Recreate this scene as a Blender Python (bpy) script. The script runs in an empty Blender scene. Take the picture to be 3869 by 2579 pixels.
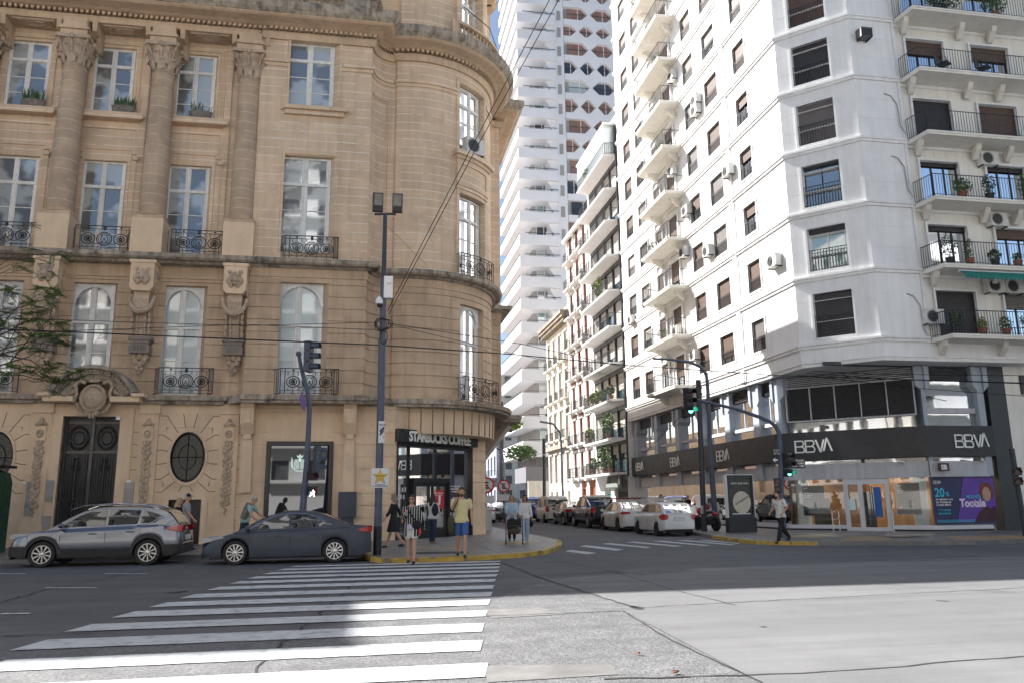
import bpy, bmesh, math, random
from mathutils import Vector, Matrix
random.seed(7)
R = math.radians; PI = math.pi
sc = bpy.context.scene
COL = sc.collection
# ---------------------------------------------------------------- camera
CF, CP, CR, CY, CH = 2985.0757, R(11.3595), R(-0.63728), R(10.20059), 1.55
def _rz(v): c, s = math.cos(CY), math.sin(CY); return Vector((c*v[0]+s*v[1], -s*v[0]+c*v[1], v[2]))
_fw = Vector((0, math.cos(CP), math.sin(CP))); _up = Vector((0, -math.sin(CP), math.cos(CP))); _r = Vector((1, 0, 0))
_rt = _r*math.cos(CR)+_up*math.sin(CR); _u2 = -_r*math.sin(CR)+_up*math.cos(CR)
FW, RT, UP = _rz(_fw), _rz(_rt), _rz(_u2)
cam = bpy.data.objects.new('camera', bpy.data.cameras.new('camera')); COL.objects.link(cam)
cam.matrix_world = Matrix(((RT.x, UP.x, -FW.x, 0), (RT.y, UP.y, -FW.y, 0), (RT.z, UP.z, -FW.z, CH), (0, 0, 0, 1)))
cam.data.sensor_width = 36; cam.data.lens = CF/3869*36; cam.data.clip_end = 3000; cam.data.clip_start = .1
sc.camera = cam
# ---------------------------------------------------------------- world, sun, exposure
SX, SY, SZ = -.87, .765, 1.0            # direction towards the sun
SUN_EL = math.atan2(SZ, math.hypot(SX, SY)); SUN_ROT = math.atan2(SX, SY)
w = bpy.data.worlds.new('World'); sc.world = w; w.use_nodes = True
nt = w.node_tree; sky = nt.nodes.new('ShaderNodeTexSky'); sky.sky_type = 'NISHITA'; sky.sun_disc = False
sky.sun_elevation = SUN_EL; sky.sun_rotation = SUN_ROT; sky.air_density = 1.0; sky.dust_density = 1.5; sky.ozone_density = 1.0
bg = nt.nodes['Background']; bg.inputs['Strength'].default_value = .06
nt.links.new(sky.outputs[0], bg.inputs['Color'])
sl = bpy.data.lights.new('sun', 'SUN'); sl.energy = 5.0; sl.angle = R(.5); sl.color = (1, .975, .945)
so = bpy.data.objects.new('sun', sl); COL.objects.link(so)
so.rotation_euler = Vector((SX, SY, SZ)).to_track_quat('Z', 'Y').to_euler()
sc.view_settings.view_transform = 'Standard'; sc.view_settings.look = 'None'; sc.view_settings.gamma = 1
sc.view_settings.exposure = 1.45
sc.cycles.max_bounces = 6; sc.cycles.transparent_max_bounces = 8
# ---------------------------------------------------------------- photo measuring helpers (2352 px wide view of the photo -> point on a known plane)
KV = 3869/2352
def ray(x, y): return FW*CF+RT*(x*KV-1934.5)-UP*(y*KV-1289.5)
def onY(x, y, Y): d = ray(x, y); t = Y/d.y; return d.x*t, d.z*t+CH
def onX(x, y, X): d = ray(x, y); t = X/d.x; return d.y*t, d.z*t+CH
def onZ(x, y, z=0): d = ray(x, y); t = (z-CH)/d.z; return d.x*t, d.y*t
# ---------------------------------------------------------------- materials
MATS = {}
def mat(name, col, rough=.7, var=.12, scale=3., metal=0., bump=0., bscale=40., spec=.5, coat=0., emit=None, es=0., streak=0., joint=None, joint_col=None, dirt=None, sv=(3.2, 3.2, .22), blocks=None):
    """procedural Principled material: base colour x noise, streaks, joints in z, bump"""
    if name in MATS: return MATS[name]
    m = bpy.data.materials.new(name); m.use_nodes = True; MATS[name] = m
    n = m.node_tree.nodes; l = m.node_tree.links; b = n['Principled BSDF']
    b.inputs['Roughness'].default_value = rough; b.inputs['Metallic'].default_value = metal
    b.inputs['Specular IOR Level'].default_value = spec; b.inputs['Coat Weight'].default_value = coat; b.inputs['Coat Roughness'].default_value = .04
    g = n.new('ShaderNodeNewGeometry')
    def ramp(src, a, c, lo, hi):
        r = n.new('ShaderNodeMapRange'); r.inputs[1].default_value = a; r.inputs[2].default_value = c; r.inputs[3].default_value = lo; r.inputs[4].default_value = hi
        l.new(src, r.inputs[0]); return r.outputs[0]
    def noise(sc_, det=4, vec=None, rg=.6):
        t = n.new('ShaderNodeTexNoise'); t.inputs['Scale'].default_value = sc_; t.inputs['Detail'].default_value = det; t.inputs['Roughness'].default_value = rg
        l.new(vec if vec else g.outputs['Position'], t.inputs['Vector']); return t.outputs['Fac']
    def mult(a, fac):
        x = n.new('ShaderNodeVectorMath'); x.operation = 'SCALE'; l.new(a, x.inputs[0]); l.new(fac, x.inputs['Scale']); return x.outputs[0]
    rgb = n.new('ShaderNodeRGB'); rgb.outputs[0].default_value = (*col, 1); c = rgb.outputs[0]
    if var: 
        c = mult(c, ramp(noise(scale), .3, .7, 1-var, 1+var))
        c = mult(c, ramp(noise(scale*.13, 3), .3, .7, 1-var*.7, 1+var*.7))
    if streak:
        mp = n.new('ShaderNodeVectorMath'); mp.operation = 'MULTIPLY'; mp.inputs[1].default_value = sv; l.new(g.outputs['Position'], mp.inputs[0])
        c = mult(c, ramp(noise(1.3, 5, mp.outputs[0]), .42, .72, 1.0, 1-streak))
    if blocks:  # block-to-block tint: (course height, block length, strength)
        mp = n.new('ShaderNodeVectorMath'); mp.operation = 'MULTIPLY'; mp.inputs[1].default_value = (1/blocks[1], 1/blocks[1]*.3, 1/blocks[0]); l.new(g.outputs['Position'], mp.inputs[0])
        fl_ = n.new('ShaderNodeVectorMath'); fl_.operation = 'FLOOR'; l.new(mp.outputs[0], fl_.inputs[0]); wn = n.new('ShaderNodeTexWhiteNoise'); l.new(fl_.outputs[0], wn.inputs['Vector']); c = mult(c, ramp(wn.outputs['Value'], 0, 1, 1-blocks[2], 1+blocks[2]*.8))
    if joint:   # (pitch, width, offset)
        s = n.new('ShaderNodeSeparateXYZ'); l.new(g.outputs['Position'], s.inputs[0])
        def mth(op, a, bb=None):
            q = n.new('ShaderNodeMath'); q.operation = op
            for i, v in enumerate((a, bb)):
                if v is None: continue
                if isinstance(v, (int, float)): q.inputs[i].default_value = v
                else: l.new(v, q.inputs[i])
            return q.outputs[0]
        ph = mth('DIVIDE', mth('ADD', s.outputs['Z'], joint[2]), joint[0])
        fr = mth('FRACT', ph); isj = mth('LESS_THAN', fr, joint[1]/joint[0])
        isj = isj if len(joint) > 3 else mth('MULTIPLY', isj, mth('GREATER_THAN', noise(1.1, 2), .43))
        wn = n.new('ShaderNodeTexWhiteNoise'); wn.noise_dimensions = '1D'; l.new(mth('FLOOR', ph), wn.inputs['W'])
        c = mult(c, ramp(wn.outputs['Value'], 0, 1, .94, 1.05))
        mx = n.new('ShaderNodeMix'); mx.data_type = 'RGBA'; l.new(isj, mx.inputs[0]); l.new(c, mx.inputs[6]); mx.inputs[7].default_value = (*joint_col, 1); c = mx.outputs[2]
    if dirt:   # (colour, low, high) blotches
        mx = n.new('ShaderNodeMix'); mx.data_type = 'RGBA'; l.new(ramp(noise(dirt[3] if len(dirt) > 3 else .8, 6), dirt[1], dirt[2], 0, 1), mx.inputs[0]); l.new(c, mx.inputs[6]); mx.inputs[7].default_value = (*dirt[0], 1); c = mx.outputs[2]
    l.new(c, b.inputs['Base Color'])
    if rough < .65 and rough > .12 and var:
        l.new(ramp(noise(scale*2.3), .3, .7, rough*.8, min(1, rough*1.25)), b.inputs['Roughness'])
    if bump:
        bp = n.new('ShaderNodeBump'); bp.inputs['Strength'].default_value = bump; bp.inputs['Distance'].default_value = .02; l.new(noise(bscale, 3), bp.inputs['Height']); l.new(bp.outputs[0], b.inputs['Normal'])
    if emit: b.inputs['Emission Color'].default_value = (*emit, 1); b.inputs['Emission Strength'].default_value = es
    return m
def pane_mat(name, tint, refl=.45, rough=.02, wav=.006, see=0.0, patch=None):
    """window glass: tinted dark/curtained body with a mirror reflection; see>0 lets light through"""
    if name in MATS: return MATS[name]
    m = bpy.data.materials.new(name); m.use_nodes = True; MATS[name] = m
    n = m.node_tree.nodes; l = m.node_tree.links; n.remove(n['Principled BSDF']); out = n['Material Output']
    gl = n.new('ShaderNodeBsdfGlossy'); gl.inputs['Roughness'].default_value = rough; gl.inputs['Color'].default_value = (.95, .97, 1, 1)
    g = n.new('ShaderNodeNewGeometry')
    t = n.new('ShaderNodeTexNoise'); t.inputs['Scale'].default_value = 1.4; t.inputs['Detail'].default_value = 1; l.new(g.outputs['Position'], t.inputs['Vector'])
    bp = n.new('ShaderNodeBump'); bp.inputs['Strength'].default_value = min(1, wav*7); bp.inputs['Distance'].default_value = .02; l.new(t.outputs['Fac'], bp.inputs['Height']); l.new(bp.outputs[0], gl.inputs['Normal'])
    if see > 0:
        b0 = n.new('ShaderNodeBsdfTransparent'); b0.inputs['Color'].default_value = (*[see+(1-see)*c for c in tint], 1)
    else:
        b0 = n.new('ShaderNodeBsdfDiffuse'); b0.inputs['Color'].default_value = (*tint, 1)
        if patch:
            t2 = n.new('ShaderNodeTexNoise'); t2.inputs['Scale'].default_value = .9; t2.inputs['Detail'].default_value = 2; l.new(g.outputs['Position'], t2.inputs['Vector'])
            r = n.new('ShaderNodeValToRGB'); r.color_ramp.elements[0].position = .46; r.color_ramp.elements[1].position = .54
            r.color_ramp.elements[0].color = (*tint, 1); r.color_ramp.elements[1].color = (*patch, 1); l.new(t2.outputs['Fac'], r.inputs[0]); l.new(r.outputs[0], b0.inputs['Color'])
    fr = n.new('ShaderNodeFresnel'); fr.inputs['IOR'].default_value = 1.5
    mr = n.new('ShaderNodeMapRange'); mr.inputs[3].default_value = refl; mr.inputs[4].default_value = 1; l.new(fr.outputs[0], mr.inputs[0])
    mx = n.new('ShaderNodeMixShader'); l.new(mr.outputs[0], mx.inputs[0]); l.new(b0.outputs[0], mx.inputs[1]); l.new(gl.outputs[0], mx.inputs[2]); l.new(mx.outputs[0], out.inputs['Surface'])
    return m
# ---------------------------------------------------------------- mesh builder
class MB:
    def __init__(s, f=None): s.v = []; s.f = []; s.map = f
    def add(s, vs, fs, f=None):
        k = len(s.v); f = f or s.map
        s.v += [tuple(f(*p)) if f else tuple(p) for p in vs]; s.f += [tuple(i+k for i in q) for q in fs]; return s
    def box(s, x0, x1, y0, y1, z0, z1, nx=1, f=None):
        vs = []; fs = []
        for i in range(nx+1):
            x = x0+(x1-x0)*i/nx; vs += [(x, y0, z0), (x, y1, z0), (x, y1, z1), (x, y0, z1)]
        for i in range(nx):
            a = 4*i; b = a+4
            for j in range(4): fs.append((a+j, a+(j+1) % 4, b+(j+1) % 4, b+j))
        fs += [(3, 2, 1, 0), (4*nx, 4*nx+1, 4*nx+2, 4*nx+3)]
        return s.add(vs, fs, f)
    def quad(s, *p, f=None): return s.add(p, [tuple(range(len(p)))], f)
    def prism(s, poly, a, b, ax='z', f=None):
        """poly of 2-D points extruded from a to b; ax = axis of extrusion"""
        n = len(poly)
        def P(p, t): return {'z': (p[0], p[1], t), 'y': (p[0], t, p[1]), 'x': (t, p[0], p[1])}[ax]
        return s.add([P(p, a) for p in poly]+[P(p, b) for p in poly], [tuple(range(n))[::-1], tuple(range(n, 2*n))]+[(i, (i+1) % n, n+(i+1) % n, n+i) for i in range(n)], f)
    def tube(s, pts, r, n=6, f=None, cap=True):
        pts = [Vector(p) for p in pts]; rs = r if isinstance(r, (list, tuple)) else [r]*len(pts)
        vs = []; fs = []; ref = None
        for i, p in enumerate(pts):
            d = (pts[min(i+1, len(pts)-1)]-pts[max(i-1, 0)])
            d = d.normalized() if d.length > 1e-9 else Vector((0, 0, 1))
            if ref is None: ref = Vector((0, 0, 1)) if abs(d.z) < .9 else Vector((1, 0, 0))
            a = ref-d*ref.dot(d); a = a.normalized() if a.length > 1e-6 else d.orthogonal().normalized(); ref = a; b = d.cross(a)
            vs += [tuple(p+(a*math.cos(2*PI*j/n)+b*math.sin(2*PI*j/n))*rs[i]) for j in range(n)]
        for i in range(len(pts)-1):
            for j in range(n): fs.append((i*n+j, i*n+(j+1) % n, (i+1)*n+(j+1) % n, (i+1)*n+j))
        if cap: fs += [tuple(range(n))[::-1], tuple(range((len(pts)-1)*n, len(pts)*n))]
        return s.add(vs, fs, f)
    def lathe(s, prof, n=16, c=(0, 0, 0), a0=0, a1=2*PI, f=None, sx=1, sy=1):
        full = abs(a1-a0-2*PI) < 1e-6; m = n if full else n+1; vs = []; fs = []
        for r, z in prof:
            for j in range(m):
                t = a0+(a1-a0)*j/n; vs.append((c[0]+r*math.cos(t)*sx, c[1]+r*math.sin(t)*sy, c[2]+z))
        for i in range(len(prof)-1):
            for j in range(n): k = (j+1) % m; fs.append((i*m+j, i*m+k, (i+1)*m+k, (i+1)*m+j))
        return s.add(vs, fs, f)
    def ball(s, c, r, n=8, f=None):
        rx, ry, rz = r if isinstance(r, (list, tuple)) else (r, r, r); vs = []; fs = []; m = max(4, n//2+1)
        for i in range(m+1):
            t = PI*i/m
            for j in range(n): p = 2*PI*j/n; vs.append((c[0]+rx*math.sin(t)*math.cos(p), c[1]+ry*math.sin(t)*math.sin(p), c[2]+rz*math.cos(t)))
        for i in range(m):
            for j in range(n): fs.append((i*n+j, i*n+(j+1) % n, (i+1)*n+(j+1) % n, (i+1)*n+j))
        return s.add(vs, fs, f)
    def build(s, name, m, parent=None, smooth=False, loc=None):
        me = bpy.data.meshes.new(name); me.from_pydata(s.v, [], s.f)
        if loc:  # move the origin
            me.transform(Matrix.Translation(-Vector(loc)))
        me.materials.append(m if not isinstance(m, str) else MATS[m]); me.update()
        if smooth is True: me.polygons.foreach_set('use_smooth', [True]*len(me.polygons))
        o = bpy.data.objects.new(name, me); COL.objects.link(o)
        if smooth == 'auto':
            me.polygons.foreach_set('use_smooth', [True]*len(me.polygons))
            me.set_sharp_from_angle(angle=R(38))
        if loc: o.location = loc
        if parent: o.parent = parent
        return o
def tag(o, label, cat, group=None):
    o['label'] = label; o['category'] = cat
    if group: o['group'] = group
    return o
def thing(name, label, cat, group=None, loc=(0, 0, 0), rz=0):
    o = bpy.data.objects.new(name, None); COL.objects.link(o); o.location = loc; o.rotation_euler = (0, 0, rz); o.empty_display_size = .1
    return tag(o, label, cat, group)
def struct(o, k='structure'): o['kind'] = k; return o
def dup(root, loc=None, rz=None, label=None):
    r = root.copy(); COL.objects.link(r)
    if loc is not None: r.location = loc
    if rz is not None: r.rotation_euler = (0, 0, rz)
    if label: r['label'] = label
    for ch in list(root.children):
        c = ch.copy(); COL.objects.link(c); c.parent = r
        for g in list(ch.children):
            d = g.copy(); COL.objects.link(d); d.parent = c
    return r
def text_mb(txt, size, fn, depth=.01, bold=0., space=1., shear=0, align='LEFT'):
    """built-in font text as mesh; fn maps (x, y, z) of the flat text into the scene"""
    c = bpy.data.curves.new('t', 'FONT'); c.body = txt; c.size = size; c.extrude = depth/2; c.offset = bold; c.space_character = space; c.shear = shear; c.align_x = align; c.resolution_u = 3
    o = bpy.data.objects.new('t', c); COL.objects.link(o); dg = bpy.context.evaluated_depsgraph_get(); dg.update()
    me = bpy.data.meshes.new_from_object(o.evaluated_get(dg)); bpy.data.objects.remove(o); bpy.data.curves.remove(c)
    mb = MB(); mb.add([fn(v.co.x, v.co.y, v.co.z) for v in me.vertices], [tuple(p.vertices) for p in me.polygons]); bpy.data.meshes.remove(me); return mb
# facade surfaces : (u, n, z) -> world, n = outwards
class Path:
    def __init__(s, pts):
        s.p = [Vector((a, b)) for a, b in pts]; s.L = [0]
        for i in range(1, len(pts)): s.L.append(s.L[-1]+(s.p[i]-s.p[i-1]).length)
        s.nrm = []
        seg = [(s.p[i+1]-s.p[i]).normalized() for i in range(len(pts)-1)]
        for i in range(len(pts)):
            a = seg[max(0, i-1)]; b = seg[min(i, len(seg)-1)]; t = (a+b); t.normalize(); c = max(.5, t.dot(b)); s.nrm.append(Vector((t.y, -t.x))/c)
    def __call__(s, u, n, z):
        L = s.L; i = 0
        while i < len(L)-2 and u > L[i+1]: i += 1
        t = (u-L[i])/(L[i+1]-L[i]); p = s.p[i].lerp(s.p[i+1], t); m = s.nrm[i].lerp(s.nrm[i+1], min(1, max(0, t)))
        return (p.x+m.x*n, p.y+m.y*n, z)
    def breaks(s, u0, u1): return [l for l in s.L if u0+1e-4 < l < u1-1e-4]
def relief(mb, surf, u0, u1, z0, z1, rects, base=0., back=.35, close=True):
    """stepped facade skin: rects (ua, ub, za, zb, depth or None for an opening)"""
    U = {u0, u1}; Z = {z0, z1}
    for r in rects: U |= {min(max(r[0], u0), u1), min(max(r[1], u0), u1)}; Z |= {min(max(r[2], z0), z1), min(max(r[3], z0), z1)}
    if isinstance(surf, Path): U |= set(surf.breaks(u0, u1))
    def clean(S):
        o = []
        for x in sorted(S):
            if not o or x-o[-1] > 1e-4: o.append(x)
        return o
    U = clean(U); Z = clean(Z); nu, nz = len(U)-1, len(Z)-1
    D = [[base]*nz for _ in range(nu)]
    for r in rects:
        for i in range(nu):
            c = (U[i]+U[i+1])/2
            if r[0] < c < r[1]:
                for j in range(nz):
                    if r[2] < (Z[j]+Z[j+1])/2 < r[3]: D[i][j] = r[4]
    for i in range(nu):
        for j in range(nz):
            d = D[i][j]; dd = -back if d is None else d
            if d is not None: mb.quad((U[i], d, Z[j]), (U[i+1], d, Z[j]), (U[i+1], d, Z[j+1]), (U[i], d, Z[j+1]), f=surf)
            if i+1 < nu:
                e = D[i+1][j]; ee = -back if e is None else e
                if abs(ee-dd) > 1e-5: mb.quad((U[i+1], dd, Z[j]), (U[i+1], ee, Z[j]), (U[i+1], ee, Z[j+1]), (U[i+1], dd, Z[j+1]), f=surf)
            if j+1 < nz:
                e = D[i][j+1]; ee = -back if e is None else e
                if abs(ee-dd) > 1e-5: mb.quad((U[i], dd, Z[j+1]), (U[i+1], dd, Z[j+1]), (U[i+1], ee, Z[j+1]), (U[i], ee, Z[j+1]), f=surf)
    if close:
        for i in range(nu):
            for z, j in ((z0, 0), (z1, nz-1)):
                d = D[i][j]; 
                if d is not None: mb.quad((U[i], d, z), (U[i+1], d, z), (U[i+1], -back, z), (U[i], -back, z), f=surf)
        for j in range(nz):
            for u, i in ((u0, 0), (u1, nu-1)):
                d = D[i][j]
                if d is not None: mb.quad((u, d, Z[j]), (u, d, Z[j+1]), (u, -back, Z[j+1]), (u, -back, Z[j]), f=surf)
def sweep(mb, surf, u0, u1, prof):
    """moulding: closed (n, z) profile swept along the facade path"""
    U = [u0]+(surf.breaks(u0, u1) if isinstance(surf, Path) else [])+[u1]; m = len(prof); vs = []; fs = []
    for u in U: vs += [(u, a, b) for a, b in prof]
    for i in range(len(U)-1):
        for j in range(m): fs.append((i*m+j, i*m+(j+1) % m, (i+1)*m+(j+1) % m, (i+1)*m+j))
    fs += [tuple(range(m)), tuple(range((len(U)-1)*m, len(U)*m))[::-1]]
    mb.add(vs, fs, f=surf)
def mbox(mb, surf, u0, u1, n0, n1, z0, z1):
    sweep(mb, surf, u0, u1, [(n0, z0), (n1, z0), (n1, z1), (n0, z1)])
# ---------------------------------------------------------------- palette
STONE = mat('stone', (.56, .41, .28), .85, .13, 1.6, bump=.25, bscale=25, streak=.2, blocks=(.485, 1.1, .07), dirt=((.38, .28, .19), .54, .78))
STONEJ = mat('stone_coursed', (.66, .495, .345), .85, .1, 1.3, bump=.2, bscale=25, streak=.16, blocks=(.385, .95, .05), joint=(.385, .02, .1), joint_col=(.8, .76, .7), dirt=((.5, .37, .26), .57, .8))
STONED = mat('stone_weathered', (.46, .39, .31), .9, .25, 2.2, bump=.5, bscale=18, streak=.6, dirt=((.1, .085, .07), .48, .68, 2.2))
STONEC = mat('carved_stone', (.47, .36, .265), .9, .22, 9, bump=.8, bscale=22)
STONEG = mat('ground_floor_stone', (.72, .54, .37), .8, .1, 1.2, bump=.15, bscale=30, streak=.1, dirt=((.55, .43, .32), .58, .8))
JOINT = mat('joint_dirt', (.2, .14, .09), .9, .1)  # stone joint lines, darkened by dirt
WWOOD = mat('white_wood', (.76, .75, .72), .6, .1, 5, streak=.2)
IRON = mat('black_iron', (.015, .015, .017), .45, .2, 9)
GLP = pane_mat('palace_glass', (.13, .145, .15), .2, .03, .004, patch=(.42, .46, .46))
GLC = pane_mat('curtain_glass', (.50, .56, .56), .10, .04, .003)
GLD = pane_mat('dark_glass', (.02, .023, .027), .08, .02, .0008)
GLS = pane_mat('shop_glass', (.55, .6, .6), .07, .01, .002, see=.6)
# ---------------------------------------------------------------- ground
ASPH = mat('asphalt', (.108, .109, .115), .85, .12, 1.1, streak=.25, sv=(.1, 1.3, 1), bump=.6, bscale=55, dirt=((.13, .13, .133), .5, .72, .35))
CONC = mat('road_concrete', (.168, .168, .169), .85, .12, 1.0, streak=.3, sv=(.09, 1.1, 1), bump=.35, bscale=60, dirt=((.135, .135, .137), .5, .75, .5))
AGG = mat('aggregate', (.17, .17, .17), .9, .35, 22, streak=.25, sv=(.1, 1.2, 1), bump=1., bscale=45, dirt=((.085, .085, .088), .5, .62, 24))
SIDE = mat('sidewalk', (.185, .182, .175), .42, .1, 1.2, bump=.1, dirt=((.2, .19, .175), .5, .68, 1.1))
YEL = mat('yellow_kerb_paint', (.50, .33, .06), .75, .15, 4, dirt=((.16, .14, .11), .5, .64, 3))
KERB = mat('kerb_stone', (.17, .165, .155), .85, .15, 4)
PAINT = mat('road_paint', (.5, .52, .52), .75, .1, 3, dirt=((.2, .2, .21), .52, .74, 5))
CRACK = mat('crack_tar', (.03, .03, .03), .9, .2)
mb = MB(); mb.quad((-1500, -1500, 0), (1500, -1500, 0), (1500, 1500, 0), (-1500, 1500, 0)); struct(mb.build('ground', ASPH))
mb = MB(); z = .004; mb.quad((-30, -3, z), (3.5, -3, z), *[(*onZ(a, b), z) for a, b in ((1750, 1568), (1435, 1404), (1462, 1396), (1250, 1330), (1130, 1380), (500, 1475))], (-30, 9.5, z)); struct(mb.build('road_aggregate', AGG))
mb = MB(); z = .008
mb.quad(*[(*onZ(a, b), z) for a, b in ((1250, 1330), (1462, 1396), (1435, 1404), (1750, 1568))], (3.5, -3, z), (60, -3, z), (60, 17, z), *[(*onZ(a, b), z) for a, b in ((2352, 1275), (1600, 1305))])
struct(mb.build('road_slabs', CONC))
# cracks and joints
random.seed(3)
mb = MB()
def crack(pts, w=.011, jit=.03, step=.25, z=.0115):
    P = []
    for (a, b) in zip(pts, pts[1:]):
        L = math.dist(a, b); n = max(1, int(L/step))
        for i in range(n): t = i/n; P.append((a[0]+(b[0]-a[0])*t+random.uniform(-jit, jit), a[1]+(b[1]-a[1])*t+random.uniform(-jit, jit)))
    P.append(pts[-1])
    for a, b in zip(P, P[1:]):
        d = Vector((b[0]-a[0], b[1]-a[1])); 
        if d.length < 1e-6: continue
        nn = Vector((-d.y, d.x)).normalized()*w*random.uniform(.5, 1.1); mb.quad((a[0]-nn.x, a[1]-nn.y, z), (b[0]-nn.x, b[1]-nn.y, z), (b[0]+nn.x, b[1]+nn.y, z), (a[0]+nn.x, a[1]+nn.y, z))
def gp(*p): return [onZ(x, y) for x, y in p]
crack(gp((1120, 1415), (1425, 1403)), .018); crack(gp((1462, 1396), (1800, 1378), (2352, 1350)), .014, .04); crack(gp((1430, 1403), (1540, 1470), (1750, 1568)), .014, .01)
crack(gp((1120, 1278), (1250, 1330), (1462, 1396)), .02); crack(gp((1290, 1290), (1400, 1310), (1560, 1358), (1690, 1390)), .016, .012); crack(gp((1240, 1322), (1420, 1312)), .03, .04)
crack(gp((1380, 1560), (1900, 1545), (2352, 1508)), .02); crack(gp((1560, 1250), (1760, 1270), (2050, 1290)), .022, .02); crack(gp((1900, 1225), (2000, 1240), (2352, 1262)), .02, .05)
crack(gp((0, 1385), (95, 1355), (330, 1310)), .02, .05); crack(gp((0, 1462), (210, 1455)), .02); crack(gp((875, 1280), (790, 1360), (700, 1440), (600, 1520), (560, 1568)), .02, .05)
crack(gp((1450, 1392), (1475, 1400)), .08, .05, .08); crack(gp((2060, 1288), (2250, 1284)), .05, .06, .2); crack(gp((380, 1362), (430, 1357)), .07, .06, .1); crack(gp((1750, 1440), (1760, 1441)), .03); crack(gp((2150, 1380), (2180, 1381)), .05, .02)
struct(mb.build('road_cracks', CRACK))
def patch(name, pts, m, z, label=None):
    mb = MB(); mb.quad(*[(*onZ(*p), z) for p in pts]); return struct(mb.build(name, m))
patch('asphalt_patch', [(1420, 1310), (1500, 1300), (1600, 1310), (1470, 1322)], mat('dark_asphalt', (.11, .11, .116), .85, .15, 4), .0095)
patch('road_repair', [(1110, 1400), (1240, 1395), (1300, 1410), (1130, 1420)], mat('beige_repair', (.165, .16, .152), .9, .25, 3), .0095)
patch('road_repair_pale', [(1110, 1530), (1400, 1525), (1420, 1550), (1120, 1568)], MATS['beige_repair'], .0096)
# crosswalk
bars = [(-3.62, 7.75, 1.12, .62), (-3.66, 9.02, 1.25, .62), (-3.74, 10.25, 1.44, .66), (-3.62, 11.48, 1.66, .6), (-3.42, 12.68, 1.88, .62), (-3.2, 13.75, 2.08, .58), (-3.0, 14.86, 2.28, .6), (-2.8, 16.05, 2.5, .56), (-2.58, 17.1, 2.7, .52), (-2.4, 18.12, 2.9, .5), (-2.2, 19.1, 3.07, .5), (-2.0, 20.08, 3.25, .5), (-1.8, 20.95, 3.4, .4)]
for xl, yc, xr, wd in bars:
    mb = MB(); top = []; bot = []; n = 24; 
    for i in range(n+1):
        t = i/n; x = xl+(xr-xl)*t; y = yc+(.0)*t; top.append((x+.06, y+wd/2+random.uniform(-.012, .012))); bot.append((x-.06+(.0 if i else -.02), y-wd/2+random.uniform(-.012, .012)))
    vs = [(*p, .0125) for p in bot]+[(*p, .0125) for p in top]; fs = [(i, i+1, n+2+i, n+1+i) for i in range(n)]
    mb.add(vs, fs); struct(mb.build('crosswalk_stripe', PAINT))
for q in ([(5.95, 24.3), (6.3, 24.95), (6.65, 23.25), (6.25, 22.85)], [(7.05, 26.75), (7.45, 27.3), (7.92, 24.6), (7.49, 24.05)], [(8.2, 27.95), (8.6, 28.35), (9.11, 25.43), (8.81, 25.02)], [(9.35, 28.75), (9.75, 28.9), (10.3, 25.67), (9.95, 25.42)], [(10.45, 29.1), (10.9, 29.15), (11.3, 25.63), (10.95, 25.52)], [(11.5, 29.3), (11.9, 29.2), (12.25, 25.75), (11.94, 25.57)], [(12.25, 29.0), (12.63, 28.76), (12.75, 26.51), (12.55, 26.19)]):
    mb = MB(); mb.quad(*[(*p, .0125) for p in q]); struct(mb.build('crosswalk_stripe', PAINT))
for a, b in (((0, 1317), (58, 1317)), ((240, 1317), (338, 1317)), ((105, 1350), (222, 1350)), ((0, 1410), (68, 1409))):
    p, q = onZ(*a), onZ(*b); mb = MB(); mb.quad((p[0], p[1]-.06, .0125), (q[0], q[1]-.06, .0125), (q[0], q[1]+.06, .0125), (p[0], p[1]+.06, .0125)); struct(mb.build('lane_dash', PAINT))
# sidewalks with kerbs
def sidewalk(name, edge, rest, yel, h=.12):
    """edge = kerb line, rest = closing points; yel = index range painted yellow"""
    mb = MB(); n = len(edge); ins = []
    P = Path(edge); E = [P(L, 0, 0) for L in P.L]; I = [P(L, -.18, 0) for L in P.L]
    poly = [(p[0], p[1]) for p in I]+rest
    mb.quad(*[(*p, h) for p in poly]); struct(mb.build(name, SIDE))
    for kind, m in (('kerb', KERB), ('yellow_kerb', YEL)):
        k = MB()
        for i in range(n-1):
            if (yel[0] <= i < yel[1]) == (kind == 'yellow_kerb'):
                a, b, c, d = E[i], E[i+1], I[i+1], I[i]
                k.quad((a[0], a[1], 0), (b[0], b[1], 0), (b[0], b[1], h), (a[0], a[1], h)); k.quad((a[0], a[1], h), (b[0], b[1], h), (c[0], c[1], h+.001), (d[0], d[1], h+.001))
        if k.v: struct(k.build(kind, m))
KL = [(-60, 24.75), (-.9, 24.75), (-.15, 23.4), (.1, 21.8), (.5, 21.3), (2.0, 21.42), (3.1, 21.65), (4.3, 22.3), (5.1, 23.2), (5.85, 24.9), (6.4, 26.6), (6.8, 28.2), (7.05, 30.1), (7.08, 32), (7.0, 40), (6.8, 160)]
sidewalk('sidewalk', KL, [(-60, 160)], (2, 12))
KR = [(14.0, 160), (14.0, 36), (13.9, 33), (13.35, 30.2), (12.95, 27.2), (13.0, 25.8), (13.6, 25.1), (14.5, 24.5), (16, 24.0), (17.4, 23.5), (19.2, 23.1), (21.2, 23.35), (60, 24)]
sidewalk('sidewalk', KR, [(60, 160)], (3, 7)); KY = Path(KR)
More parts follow.
